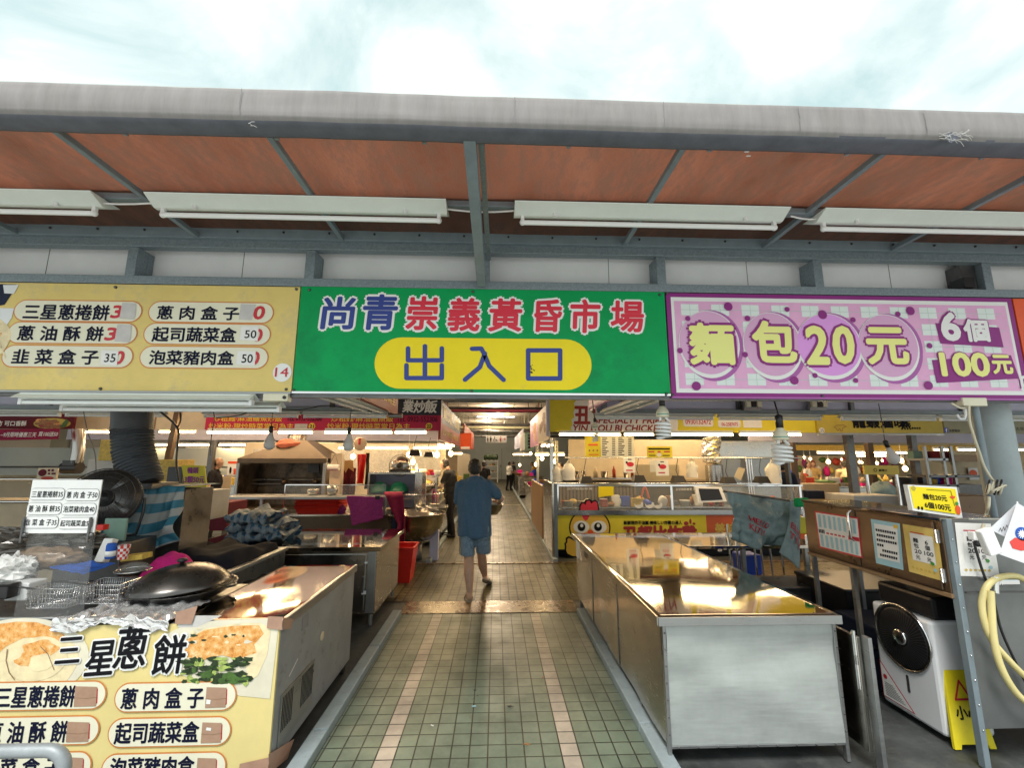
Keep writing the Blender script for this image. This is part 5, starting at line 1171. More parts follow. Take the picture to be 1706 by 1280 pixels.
# end panel with poster, tap and hose
ep = T('end_panel', 'tall grey steel panel on posts at the right photo edge', 'panel', (3.1, 2.71, 0)); fe = FY(2.7)
MB().box(2.8, 3.5, 2.7, 2.72, .2, 1.352).part(ep, 'plate', mat('panel_steel', (.19, .2, .2), .45, .6, .15, 3, dirt=((.08, .08, .08), 6, .58, .5)), bevel=.002)
MB().box(2.765, 2.8, 2.69, 2.73, 0, 1.36).part(ep, 'post', 'blue_grey_paint', bevel=.003)
MB().box(3.5, 3.54, 2.69, 2.73, 0, 1.36).part(ep, 'post', 'blue_grey_paint', bevel=.003)
MB().fbox(fe, 2.82, .93, 3.45, .938, .001, .006).part(ep, 'seam', 'steel_dark')
b = MB()
for k in range(9): b.ball((2.782, 2.688, .2+k*.13), .005, 6, 4)
b.part(ep, 'rivet', 'chrome')
Q4 = [(1590, 871), (1650, 873), (1665, 962), (1600, 960)]
notice('price_sheet', 'bread price sheet on the tall steel end panel behind the power strip', Q4, fe, .002, 'paper_white', pricedeco(Q4, fe))
tp = T('water_tap', 'chrome water tap on the end panel feeding the yellow hose', 'tap', at(1650, 975, Y=2.66))
c = at(1652, 968, Y=2.66); MB().cyl((c.x, 2.7, c.z), (c.x, 2.62, c.z), .014, 12).cyl((c.x-.005, 2.63, c.z+.03), (c.x-.02, 2.63, c.z-.06), .015, 12).part(tp, 'spout', 'chrome'); MB().box(c.x+.02, c.x+.14, 2.625, 2.665, c.z-.02, c.z+.015).part(tp, 'lever', 'chrome', bevel=.008)
HP = [(1730, 985), (1706, 966), (1690, 960), (1668, 962), (1648, 973), (1637, 995), (1637, 1022), (1645, 1052), (1658, 1075), (1678, 1098), (1706, 1126), (1740, 1150)]
HQ = [(1650, 985), (1652, 1020), (1655, 1060), (1664, 1102), (1682, 1140), (1706, 1168), (1745, 1190)]
def smooth(pts, n=6):
    P = []; pts = [V(p) for p in pts]
    for i in range(len(pts)-1):
        p0, p1, p2, p3 = pts[max(i-1, 0)], pts[i], pts[i+1], pts[min(i+2, len(pts)-1)]
        for k in range(n): s = k/n; P.append(.5*((2*p1)+(p2-p0)*s+(2*p0-5*p1+4*p2-p3)*s*s+(3*p1-p0-3*p2+p3)*s**3))
    return P+[pts[-1]]
MB().tube(smooth([at(x, y, Y=2.63) for x, y in HP]), .017, 10).tube(smooth([at(x, y, Y=2.61) for x, y in HQ]), .018, 10).thing('garden_hose', 'looped yellow garden hose hanging from the tap', 'hose', 'hose_yellow')
cable([at(x, y, Y=2.66) for x, y in ((1622, 903), (1630, 930), (1638, 955), (1655, 1000), (1668, 1050), (1690, 1100), (1720, 1160))], .007, 'thin black power wire running down the end panel')
ps = T('power_strip', 'white power strip with a plugged adapter dangling at the end panel', 'power strip', at(1652, 924, Y=2.46))
MB().bar(at(1638, 882, Y=2.46), at(1656, 924, Y=2.46), .04, .075, (1, 0, 0)).part(ps, 'body', 'plastic_white', bevel=.008)
MB().bar(at(1617, 893, Y=2.62), at(1636, 894, Y=2.62), .04, .05).part(ps, 'adapter', 'plastic_white', bevel=.006); MB().ball(at(1628, 906, Y=2.62), .02, 10, 6).part(ps, 'plug', 'plastic_black')
CP = [(1614, 676), (1615, 700), (1622, 726), (1632, 755), (1640, 778), (1652, 798), (1662, 806)]
b = MB().m('rope_cream').tube(smooth([at(x, y, Y=2.95) for x, y in CP]), .008, 8).tube(smooth([at(x, y, Y=2.9) for x, y in ((1648, 828), (1647, 845), (1640, 865))]+[at(1638, 884, Y=2.47)]), .008, 8).tube(smooth([at(x, y, Y=2.97) for x, y in ((1585, 672), (1600, 680), (1614, 679))]), .007, 8)
for k in range(8):
    cc_ = at(1646+3.4*k, 815-1.2*(k % 3), Y=2.93)+V((0, .012*(k % 2), .006*math.sin(k*2))); w_, h_ = .016+.006*(k % 3), .038+.007*((k*5) % 3)
    b.m('plastic_black' if k % 3 == 1 else 'rope_cream'); b.tube([cc_+V((w_*math.cos(j*PI/10)+.4*h_*math.sin(j*PI/10), .02*math.cos(j*PI/10), h_*math.sin(j*PI/10)*.9)) for j in range(20)], .0062, 7, True)
b.m('rope_cream').tube([at(1664, 815, Y=2.9)+V((.05*math.cos(j*PI/10), -.02*math.sin(j*PI/10), .016*math.sin(j*PI/10)+.018*math.cos(j*PI/10))) for j in range(20)], .0062, 7, True)
b.thing('extension_cord', 'cream extension cord coiled in a bunch beside the round pillar', 'cord')
p = at(1660, 680, Y=3.25); r_ = (at(1684, 680, Y=3.25).x-at(1637, 680, Y=3.25).x)/2
t = T('round_pillar', 'thick grey green painted round steel pillar at the right', 'pillar', (p.x, 3.3, 0)); MB().tube([(p.x, 3.3, z) for z in (0, .8, 1.6, 2.3, 3.2)], r_, 32).part(t, 'shaft', 'pillar_paint'); MB().cyl((p.x, 3.3, 0), (p.x, 3.3, .02), r_+.06, 32).part(t, 'base_plate', 'steel_dull'); MB().cyl((p.x, 3.3, 2.2), (p.x, 3.3, 2.24), r_+.03, 32).part(t, 'collar', 'pillar_paint')
p = at(1626, 690, Y=3.05); MB().cyl((p.x, 3.05, 0), (p.x, 3.05, 2.2), .022, 12).thing('drain_pipe', 'thin grey pipe standing left of the round pillar', 'pipe', 'blue_grey_paint')
p = at(1630, 672, Y=2.98); MB().box(p.x-.11, p.x+.07, 2.98, 3.05, p.z-.02, p.z+.04).thing('vent_box', 'small cream socket box under the pink sign above the pillar', 'junction box', 'plastic_cream', bevel=.006)
p = at(1604, 690, Y=3.0); MB().tube([p+V((.02, 0, .05)), p+V((.022, 0, .0)), p+V((.005, 0, -.035)), p+V((-.03, 0, -.035)), p+V((-.045, 0, -.005))], .009, 8).thing('wall_hook', 'white plastic hook hanging under the pink sign', 'hook', 'plastic_white')
# flags
fg = T('small_flag', 'white paper flag with navy sun disc and red shape at the right photo edge', 'flag', at(1694, 960, Y=2.5)); ff = FY(2.5)
q = [(1694, 838), (1665, 924), (1712, 941), (1760, 900), (1715, 850)]
MB().ppoly(ff, q, .0).part(fg, 'sheet', 'flag_white', thick=.002)
b = MB().m('cloth_blue').pell(ff, 1702, 890, 11.5, 11.5, .003, 26).m('sign_white').pell(ff, 1702, 890, 5, 5, .0042, 20)
for k in range(12):
    a = 2*PI*k/12; b.m('sign_white').ppoly(ff, [(1702+5*math.cos(a-.2), 890+5*math.sin(a-.2)), (1702+9*math.cos(a), 890+9*math.sin(a)), (1702+5*math.cos(a+.2), 890+5*math.sin(a+.2))], .0043)
b.m('flag_red').ppoly(ff, [(1681, 903), (1690, 896), (1703, 899), (1716, 897), (1716, 916), (1700, 918), (1686, 914)], .003); b.part(fg, 'emblem')
MB().cyl(at(1694.5, 836, Y=2.505), at(1722, 1010, Y=2.505), .004, 8).part(fg, 'stick', 'plastic_white')
fg2 = T('paper_pennant', 'lavender white paper pennant with handwriting behind the small flag', 'pennant', at(1660, 896, Y=2.53)); f2 = FY(2.53)
MB().ppoly(f2, [(1693, 840), (1648, 882), (1676, 896), (1690, 880)], 0).part(fg2, 'sheet', 'flag_white', thick=.002)
MB().m('ink_black').pstroke(f2, [(1663, 886), (1666, 880), (1668, 886), (1671, 878), (1673, 884), (1676, 875), (1679, 880), (1684, 868)], .7, .003).part(fg2, 'handwriting')
# air cooler
ac = T('air_cooler', 'white tower air cooler with round black fan grille under the brown cabinet', 'air cooler', (2.95, 3.16, 0)); fa_ = FXm(2.78)
ua0, va0 = fa_.px(1452, 1008); ua1, va1 = fa_.px(1578, 1236)
y0, y1 = -ua1, -ua0
ztop = fa_.px(1562, 1042)[1]
MB().box(2.78, 3.1, y0, y1, .03, ztop).part(ac, 'body', 'cooler_white', bevel=.02)
MB().box(2.83, 3.1, y0+.01, y1-.01, ztop, ztop+.14).part(ac, 'top_panel', 'plastic_black', bevel=.02)
cu, cv = (ua0+ua1)/2, ztop-.17; rr = min((ua1-ua0)/2-.012, .2)
b = MB().lathe([(rr+.012, -.004), (rr+.012, .008), (rr, .012), (rr-.004, .0)], fa_.p(cu, cv, 0), 44, fa_.N); gr_ = b.part(ac, 'ring', 'chrome')
MB().lathe([(rr, .001), (rr-.03, .006), (.05, .012), (0, .014)], fa_.p(cu, cv, 0), 40, fa_.N).part(ac, 'fan_grille', 'plastic_black')
b = MB()
for k in range(56):
    a = 2*PI*k/56; b.stroke(fa_, [(cu+.06*math.cos(a), cv+.06*math.sin(a)), (cu+(rr-.01)*math.cos(a+.25), cv+(rr-.01)*math.sin(a+.25))], .0025, .0135)
b.part(gr_, 'grille_rib', 'steel_dark'); MB().lathe([(.05, .012), (.05, .02), (.042, .026), (0, .028)], fa_.p(cu, cv, 0), 28, fa_.N).part(gr_, 'hub', 'chrome')
MB().m('steel_dark').pill(fa_, cu-.008, .18, cu+.012, .29, .002).part(ac, 'water_gauge')
MB().m('ink_red').add([fa_.p(ua0+.01, .06, .0018), fa_.p(ua0+.25, .06, .0018), fa_.p(ua0+.01, .3, .0018)], [(0, 1, 2)]).m('paper_white').add([fa_.p(ua0+.016, .066, .003), fa_.p(ua0+.235, .066, .003), fa_.p(ua0+.016, .285, .003)], [(0, 1, 2)]).m('ink_red').fell(fa_, ua0+.045, .2, .016, .016, .0042, 16).part(ac, 'warning_label')
b = MB().m('ink_black')
for k in range(8): b.frect(fa_, ua0+.035, .16-k*.011, ua0+.1+(k*.012), .163-k*.011, .0043)
b.part(ac, 'label_print')
for y in (y0+.04, y1-.04): MB().cyl((2.86, y, .0), (2.86, y, .03), .02, 10).part(ac, 'castor', 'plastic_black')
# wet floor sign
wf = T('wet_floor_sign', 'yellow folding caution sign standing behind the end panel post', 'caution sign', (2.8, 2.95, 0)); fwf = Fr((2.9, 2.86, 0), (1, 0, 0), (0, .14, 1))
pts = [(-.13, 0), (-.09, .0), (-.08, .025), (.08, .025), (.09, 0), (.13, 0), (.125, .05), (.05, .6), (.03, .63), (-.03, .63), (-.05, .6), (-.125, .05)]
for s_, fr_ in ((1, fwf), (-1, Fr((2.98, 3.02, 0), (1, 0, 0), (0, -.14, 1)))):
    n = len(pts); MB().add([fr_.p(u, v, l) for l in (0, -.02) for u, v in pts], [tuple(range(n)), tuple(range(2*n-1, n-1, -1))]+[(i, n+i, n+(i+1) % n, (i+1) % n) for i in range(n)]).part(wf, 'leaf', 'wet_yellow', bevel=.003)
b = MB().m('ink_red')
b.stroke(fwf, [(0, .36), (.05, .26), (-.05, .26), (0, .36)], .012, .003); b.m('ink_black').ftext(fwf, '小心', -.07, .155, .075, .225, l=.003, bold=.03); b.part(wf, 'lettering')
st = T('green_stool', 'small pale green plastic stool beside the air cooler', 'stool', (2.72, 3.75, 0))
MB().box(2.6, 2.86, 3.62, 3.88, .27, .3).part(st, 'seat', 'stool_green', bevel=.012)
for x in (2.62, 2.84):
    for y in (3.64, 3.86): MB().bar((x, y, 0), (x*.985+.04, y, .27), .03, .03).part(st, 'leg', 'stool_green')
MB().box(2.62, 2.84, 3.63, 3.645, .1, .13).part(st, 'stretcher', 'stool_green')
for (nm, lab, cat, mt, x0, y0_, z0, x1, y1_, z1) in (('storage_crate', 'dark blue crate behind the caution sign', 'crate', 'cloth_navy', 2.9, 3.4, 0, 3.5, 3.9, .45), ('storage_crate', 'black crate under the far end of the brown cabinet', 'crate', 'plastic_black', 3.05, 3.95, 0, 3.7, 4.6, .6), ('blue_basket', 'bright blue basket behind the end panel', 'basket', 'crate_blue', 3.2, 2.78, .3, 3.9, 3.05, .95), ('metal_tub', 'dull metal tub in the dark behind the teal cover', 'tub', 'steel_dark', 2.5, 4.4, .2, 3.3, 4.8, .5)):
    b = MB().box(x0, x1, y0_, y1_, z0, z1); b.box(x0-.012, x1+.012, y0_-.012, y1_+.012, z1-.03, z1+.004); b.thing(nm, lab, cat, mt, bevel=.01)

# ------------------------------------------------------------------ rear stalls, left side
fr78 = FY(7.8)
def pb_thing(nm, lab, cat, x0, y0, x1, y1, Y, d, mt, bevel=.005, group=None): b = MB(); pbox(b, x0, y0, x1, y1, Y, d); return b.thing(nm, lab, cat, mt, bevel=bevel, group=group)
def pquad(fr, x0, y0, x1, y1): return fr.rect(x0, y0, x1, y1)
ls = T('stall_signboard', 'long crimson and navy noodle stall signboard numbered 21 and 22', 'sign', (-3, 7.8, 2.2))
x0 = at(342, 706, Y=7.8).x; xm = at(541, 706, Y=7.8).x
MB().box(x0, -.97, 7.8, 7.86, 2.205, 2.475).part(ls, 'red_panel', 'red_sign_pink', bevel=.003)
MB().box(x0, -.97, 7.8, 7.86, 2.477, 2.79).part(ls, 'navy_panel', 'sign_navy', bevel=.003)
b = MB().m('letter_yellow').ptext(fr78, '炒米粉·現炒時菜當日為主', 348, 705.5, 489, 715.4, bold=.008).ptext(fr78, '炒米粉·現炒時菜當日為主', 545, 705.5, 683, 716, bold=.008)
b.ptext(fr78, '炒粗麵·麻油鱔魚炒飯', 356, 694, 470, 702.5, bold=.008).ptext(fr78, '炒粗麵·麻油鱔魚飯', 552, 693.5, 655, 703, bold=.008).m('ink_navy').ptext(fr78, 'TEL 0932-552306', 661, 694.5, 729, 703, bold=.008).ptext(fr78, 'TEL 0932-552306', 478, 692.5, 536, 701.5, bold=.008)
b.m('sign_white').ptext(fr78, '業', 671.7, 667, 689, 687, bold=.03, slant=.1).ptext(fr78, '炒', 690, 668, 708, 688, bold=.03, slant=.1).ptext(fr78, '飯', 708, 667, 728, 688, bold=.03, slant=.1)
for x, tx in ((519.8, '21'), (714.7, '22')): b.m('letter_yellow').pell(fr78, x, 710.5, 5.5, 5.5, .003, 22).m('ink_navy').ptext(fr78, tx, x-3.4, 707.8, x+3.4, 713.2, l=.006, bold=.05)
b.m('paper_grey').prect(fr78, 491, 706.5, 512, 715.5, .003); b.part(ls, 'lettering')
t = T('aisle_signboard', 'dark noodle stall signboard running along the left of the inner aisle', 'sign', (-1, 10, 2.05))
MB().m('sign_navy').box(-1.02, -.98, 7.87, 12.2, 2.36, 2.76).m('rust_sign').box(-1.02, -.98, 7.87, 12.2, 2.05, 2.36).part(t, 'panel'); fl = FXp(-.98)
MB().m('olive_sign').ftext(fl, '業炒飯', 8.2, 2.45, 10.0, 2.7, l=.004, bold=.02).ftext(fl, '炒米粉·時菜', 8.2, 2.15, 11.6, 2.28, l=.004, bold=.02).ftext(fl, '炒麵', 10.6, 2.45, 11.7, 2.7, l=.004, bold=.02).part(t, 'lettering')
def lit_row(segs, py, Y, lab, pw=16, grp='lit tube lights of the rear stalls'):
    for i, (a, c) in enumerate(segs):
        p, q = at(a, py, Y=Y), at(c, py, Y=Y); L = q.x-p.x; zz_ = (p.z+q.z)/2
        t = T('lit_tube_light', lab[i] if isinstance(lab, (list, tuple)) else lab, 'lamp', ((p.x+q.x)/2, Y, zz_), grp)
        MB().box(p.x, q.x, Y-.03, Y+.03, zz_+.02, zz_+.07).part(t, 'housing', 'fixture_white'); MB().cyl((p.x, Y-.01, zz_-.0), (q.x, Y-.01, zz_-.0), .021, 10).part(t, 'tube', 'lit_tube')
        for x in (p.x, q.x): MB().box(x-.012, x+.012, Y-.02, Y+.02, zz_-.02, zz_+.02).part(t, 'end_holder', 'plastic_white')
        amp('tube_glow', p.x, q.x, Y-.02, zz_-.03, pw*max(.3, L))
lit_row([(347, 450), (465, 521), (542, 653), (659, 710)], 721, 7.72, ['lit tube under the crimson sign, far left segment', 'short lit tube under the number 21', 'long lit tube under the middle of the crimson sign', 'lit tube under the number 22'])
lit_row([(145, 190), (245, 252), (267, 326)], 720, 8.3, ['lit tube left of the grey duct', 'stub of a lit tube just right of the grey duct', 'lit tube between the grey duct and the crimson sign'])
lit_row([(250, 286), (296, 350), (366, 480), (500, 560)], 742, 11.5, ['lit tube behind the grey duct in the second row', 'lit tube above the duck price card in the second row', 'long lit tube behind the left frosted bulb', 'lit tube above the grill hood'], 10)
lit_row([(252, 288), (310, 368), (384, 430)], 749, 14.5, ['far lit tube right behind the grey duct', 'far lit tube over the pale wall', 'far cool tube over the man in black'], 8)
lit_row([(565, 590), (610, 680), (690, 752)], 747, 10.2, ['lit tube behind the right frosted bulb', 'lit tube over the small fan', 'lit tube over the counter next to the man in the dark shirt'], 14)
t = T('stall_fascia', 'pinkish white fascia panels left of the crimson sign', 'fascia', (-6.4, 7.9, 2.2)); a, c = at(122, 705, Y=7.9).x, x0-.03
MB().box(a, c, 7.9, 7.95, 2.215, 2.6).part(t, 'panel', 'cream_sign'); MB().box(a+1.0, a+1.02, 7.893, 7.9, 2.215, 2.6).box(c-.9, c-.88, 7.893, 7.9, 2.215, 2.6).part(t, 'seam', 'wood_brown')
t = T('stall_fascia', 'mauve beam panel behind the lit tubes of the noodle stall', 'fascia', (-4, 9.6, 2.0)); MB().box(-9, -1.15, 9.6, 9.66, 2.1, 2.7).part(t, 'panel', 'lavender_panel')
t = T('stall_signboard', 'dark fried food signboard with a picture of fried chicken at the left edge', 'sign', (-8, 7.6, 2.2)); f6 = FY(7.6)
u0, v0, u1, v1 = f6.rect(-120, 694, 122, 714.5); MB().box(u0, u1, 7.6, 7.65, v0, v1+.1).part(t, 'panel', 'apron_maroon')
MB().m('sign_white').ptext(f6, '方 可口香酥', -4, 701.5, 44.5, 710, bold=.03).part(t, 'lettering')
b = MB().m('olive_sign').pell(f6, 87, 706, 31, 9, .003, 24)
for k in range(16): b.m(rnd.choice(('food_brown', 'rust_sign', 'crust'))).pell(f6, rnd.uniform(66, 106), rnd.uniform(698, 711), rnd.uniform(5, 11), rnd.uniform(2, 5), .005+k*.0003, 12, .15, k)
b.m('food_green').ppoly(f6, [(100, 712), (112, 698), (116, 703), (110, 712)], .012).part(t, 'food_picture')
t = T('cloth_banner', 'wine red cloth banner with white handwriting at the left photo edge', 'banner', at(45, 730, Y=7.0)); f7 = FY(7.0)
MB().ppoly(f7, [(-90, 717), (100, 714), (97, 732), (-90, 736)], 0).part(t, 'sheet', 'cloth_wine', thick=.004); MB().m('sign_white').ptext(f7, '~9月限時優惠三天', 2, 720.5, 61, 728.5, l=.005, bold=.012, slant=.15).ptext(f7, '買100送50', 65, 719.5, 97, 727.5, l=.005, bold=.012, slant=.15).part(t, 'lettering')
t = T('canvas_screen', 'grey green canvas screen hanging behind the fried food stall', 'screen', (-9, 11.5, 0)); MB().grid(20, 6, lambda u, v: (-14+8.2*u, 11.5+.1*math.sin(u*22), 1.3+.67*v)).part(t, 'sheet', 'hall_wall'); MB().cyl((-14, 11.4, 1.5), (-5.8, 11.4, 1.5), .02, 6).part(t, 'rail', 'steel_dark')
t = T('steam_pipe', 'silver corrugated steam pipe above a black pump', 'pipe', at(128, 775, Y=7.3)); P = [at(130, 716, Y=7.3), at(131, 735, Y=7.3), at(130, 752, Y=7.3), at(126, 772, Y=7.3)]; P = smooth(P, 14)
MB().tube(P, [.075+.008*(k % 2) for k in range(len(P))], 14).part(t, 'hose', 'bowl_steel'); c = at(119, 780, Y=7.3); MB().cyl(c+V((-.12, 0, 0)), c+V((.13, 0, 0)), .09, 16).box(c.x-.08, c.x+.1, c.y-.08, c.y+.08, c.z, c.z+.12).part(t, 'pump', 'plastic_black')
t = T('menu_card', 'small brown and cream menu card standing on the left display case', 'card', at(78, 798, Y=6.6)); f66 = FY(6.6); b = MB(); pbox(b, 62, 780, 95, 800, 6.6, .02); b.part(t, 'card', 'cream_sign'); MB().m('apron_maroon').pell(f66, 71, 788, 7, 6, .003, 18).prect(f66, 80, 782, 84, 786, .003).prect(f66, 86, 782, 90, 786, .003).prect(f66, 80, 788, 84, 791, .003).prect(f66, 86, 788, 93, 791, .003).m('food_red').pell(f66, 79, 797, 11, 3, .003, 14).part(t, 'print')
t = T('display_case', 'curved glass display case of the fried food stall at the left edge', 'display case', (-6.5, 6.7, 0)); a, c = at(-150, 820, Y=6.7).x, at(112, 820, Y=6.7).x
MB().box(a, c, 6.75, 7.4, 0, 1.1).part(t, 'base', 'card_beige'); MB().grid(4, 8, lambda u, v: (a+(c-a)*u, 6.72+.35*v*v, 1.1+.3*v)).part(t, 'glass', 'glass_case'); MB().cyl((a, 6.72, 1.1), (c, 6.72, 1.1), .02, 8).cyl((a, 7.07, 1.4), (c, 7.07, 1.4), .02, 8).part(t, 'frame', 'chrome')
# grill with big hood
gh = T('grill_hood', 'large stained steel grill station under a tan hood in the noodle stall', 'grill', (-4, 8.9, 0)); f8 = FY(8.6)
hx0, _, hx1, hz = f8.rect(398, 764, 543, 770); _, hb, _, _ = f8.rect(398, 764, 543, 826)
MB().box(hx0-.02, hx1+.02, 8.58, 8.63, hz-.09, hz).part(gh, 'hood_edge', 'hood_tan', bevel=.004)
zt = hz+.36; MB().add([(hx0-.02, 8.6, hz), (hx1+.02, 8.6, hz), (hx1+.02, 9.6, hz), (hx0-.02, 9.6, hz), (hx0+.75, 8.95, zt), (hx1-.55, 8.95, zt), (hx1-.55, 9.4, zt), (hx0+.75, 9.4, zt)], [(0, 1, 5, 4), (1, 2, 6, 5), (3, 0, 4, 7), (4, 5, 6, 7)]).part(gh, 'hood', 'hood_tan')
MB().box(hx0, hx1, 9.3, 9.34, .5, hz).part(gh, 'back_plate', 'hood_dark'); MB().box(hx0-.02, hx0+.03, 8.62, 9.3, .5, hz-.09).part(gh, 'side_plate', 'hood_dark'); MB().box(hx1-.06, hx1, 8.62, 9.3, .5, hz-.09).part(gh, 'side_plate', 'hood_dark')
MB().box(hx0-.03, hx0+.02, 8.59, 8.63, .5, hz-.09).part(gh, 'front_post', 'steel_dull'); MB().box(hx1-.04, hx1+.01, 8.59, 8.63, .5, hz-.09).part(gh, 'front_post', 'steel_dull')
MB().box(hx0, hx1, 8.6, 9.3, .45, .8).part(gh, 'burner_top', 'hood_dark'); MB().cyl((hx0, 9.1, hz-.42), (hx1, 9.1, hz-.42), .025, 8).cyl((hx0, 9.05, hz-.5), (hx1, 9.05, hz-.5), .02, 8).part(gh, 'gas_pipe', 'steel_dark')
for k in (.42, .8): MB().ball((hx0+(hx1-hx0)*k, 9.02, hz-.46), (.07, .06, .06), 10, 6).part(gh, 'valve', 'hood_tan')
MB().box(hx1-.6, hx1-.38, 9.27, 9.3, hz-.28, hz-.12).part(gh, 'fan_opening', 'plastic_black')
p = at(495, 735, Y=9.2); MB().cyl((p.x, 9.2, zt-.02), (p.x, 9.2, 2.75), .17, 20).part(gh, 'flue', 'bowl_steel'); MB().cyl((p.x, 9.2, zt+.05), (p.x, 9.2, zt+.09), .185, 20).part(gh, 'flue_ring', 'steel_warm')
p = at(474, 750, Y=8.8); lump('rag', 'salmon pink rag lying on top of the grill hood', 'rag', 'salmon_cloth', (p.x, 8.95, zt-.12), (.26, .16, .12), .35)
b = MB(); pbox(b, 490, 744, 511, 755, 8.85, .1); b.thing('hood_lamp', 'dark square lamp on the sloping face of the grill hood', 'lamp', 'plastic_black', bevel=.01)
pb_thing('stall_post', 'cream square post right of the grill hood', 'post', 549, 756, 568, 830, 8.5, .15, 'cream_sign')
t = T('paper_roll', 'white paper roll hanging on the cream post', 'paper roll', at(557, 783, Y=8.4)); c = at(557, 779, Y=8.4); MB().cyl((c.x-.1, 8.36, c.z), (c.x+.1, 8.36, c.z), .055, 16).part(t, 'roll', 'paper_white'); MB().tube([(c.x-.1, 8.36, c.z), (c.x, 8.4, c.z+.25), (c.x+.1, 8.36, c.z)], .006, 5).part(t, 'cord', 'plastic_black')
def hang(nm, lab, cat, mt, x0, y0, x1, y1, Y, fold=4, dep=.05):
    fr = FY(Y); u0, v0, u1, v1 = fr.rect(x0, y0, x1, y1)
    return cloth_sheet(nm, lab, cat, mt, lambda u, v: (u0+(u1-u0)*u*(1-.12*v)+.06*(u1-u0)*v, Y+dep*math.sin(u*fold*PI+v*2)*(.4+v)+nz((u*4, v*4, Y))*dep*.5, v1-(v1-v0)*v), (20, 20), .006)
hang('apron', 'maroon apron hanging between the cream post and the red polka cloth', 'apron', 'apron_maroon', 567, 780, 592, 825, 9.0)
p = at(577, 776, Y=8.95); MB().add([(p.x-.13, 8.93, p.z+.1), (p.x+.13, 8.93, p.z+.1), (p.x+.16, 8.93, p.z-.12), (p.x+.05, 8.93, p.z-.04), (p.x, 8.93, p.z-.14), (p.x-.05, 8.93, p.z-.04), (p.x-.17, 8.93, p.z-.1)], [(6, 5, 4, 3, 2, 1, 0)]).thing('apron_collar', 'tan pointed collar cloth above the maroon apron', 'cloth', 'apron_tan', thick=.006)
hang('polka_cloth', 'red polka dot cloth hanging from a rack in the noodle stall', 'cloth', 'red_plastic', 594, 757, 609, 806, 8.7, 3)
b = MB(); fq = FY(8.62)
for k in range(40): b.pell(fq, rnd.uniform(595.5, 607), rnd.uniform(759, 804), .7, .7, rnd.uniform(0, .002), 7)
t_ = b.thing('polka_dots', 'white dots on the red polka cloth', 'cloth', 'sign_white') if 0 else None
hang('dark_jacket', 'dark jacket hanging beside the red polka cloth', 'jacket', 'cloth_black', 608, 755, 614, 815, 8.8, 2)
t = T('wall_disc', 'round cream wall fan disc behind the right frosted bulb', 'disc', at(600, 740, Y=9.4)); c = at(600, 740, Y=9.4); MB().lathe([(.14, 0), (.14, .03), (.1, .045), (0, .05)], c, 24, (0, -1, 0)).part(t, 'disc', 'cream_sign'); MB().box(c.x-.02, c.x+.02, 9.33, 9.36, c.z-.02, c.z+.12).part(t, 'handle', 'ink_red')
# serving counter
sv = T('serving_counter', 'noodle stall serving counter with raised steel shelf and glass screen', 'counter', (-3, 7.9, 0))
x0, x1 = at(372, 860, Y=7.75).x, at(655, 860, Y=7.75).x
MB().box(x0, x1, 7.75, 8.45, .12, .76).part(sv, 'cabinet', 'hood_tan'); MB().box(x0-.02, x1+.02, 7.72, 8.47, .76, .795).part(sv, 'worktop', 'steel_warm', bevel=.004)
sx0, sx1 = at(376, 828, Y=7.55).x, at(650, 828, Y=7.55).x; sz = at(500, 829, Y=7.55).z
MB().box(sx0, sx1, 7.55, 7.9, sz-.035, sz+.01).part(sv, 'shelf', 'steel_dull', bevel=.004); MB().box(sx0-.1, sx0+1.2, 7.9, 8.1, sz-.02, sz+.01).part(sv, 'shelf_extension', 'steel_dull')
for x in (sx0+.08, sx0+.55, sx1-.1): MB().box(x-.02, x+.02, 7.6, 7.64, .0 if x < sx0+.3 else .795, sz-.035).part(sv, 'shelf_leg', 'steel_dull')
g0, gz = at(476, 809, Y=7.7).x, at(560, 809, Y=7.7).z; g1 = at(642, 809, Y=7.7).x
MB().box(g0, g1, 7.7, 7.706, sz+.01, gz).part(sv, 'glass_screen', 'glass_case'); MB().box(g0, g1, 7.695, 7.711, gz, gz+.015).box(g0-.012, g0, 7.695, 7.711, .8, gz+.015).box(g1, g1+.012, 7.695, 7.711, .8, gz+.015).part(sv, 'glass_frame', 'chrome')
for k, lab in enumerate(('lowest red plastic tray of the stack under the steel shelf', 'middle red plastic tray of the stack under the steel shelf', 'topmost red plastic tray of the stack under the steel shelf')):
    c = at(534, 856, Y=7.95); w = .37; z = .795+k*.06; b = MB()
    b.add([(c.x-w*.88, 7.8, z), (c.x+w*.88, 7.8, z), (c.x+w*.88, 8.2, z), (c.x-w*.88, 8.2, z), (c.x-w, 7.76, z+.12), (c.x+w, 7.76, z+.12), (c.x+w, 8.24, z+.12), (c.x-w, 8.24, z+.12)], [(0, 3, 2, 1), (0, 1, 5, 4), (1, 2, 6, 5), (2, 3, 7, 6), (3, 0, 4, 7)]); b.tube([(c.x-w, 7.76, z+.12), (c.x+w, 7.76, z+.12), (c.x+w, 8.24, z+.12), (c.x-w, 8.24, z+.12)], .012, 6, True); b.thing('plastic_tray', lab, 'tray', 'red_plastic', thick=.004, group='stacked red trays')
lump('purple_bag', 'small purple bag beside the stacked red trays', 'bag', 'cloth_magenta', tuple(at(566, 850, Y=7.9)), (.1, .08, .09), .3)
for px, py, lab in ((521, 818, 'small steel bowl with a scoop behind the glass screen'), (553, 815, 'tall steel pot behind the glass screen')):
    c = at(px, 824, Y=7.85); c.z = sz+.012; MB().lathe([(.06, 0), (.09, .05), (.1, .1 if px < 540 else .16), (.095, .1 if px < 540 else .16), (.08, .05), (0, .03)], c, 20).thing('steel_bowl', lab, 'bowl', 'bowl_steel')
def towel(lab, mt, x0, y0, x1, y1, Y, sk=0): return None
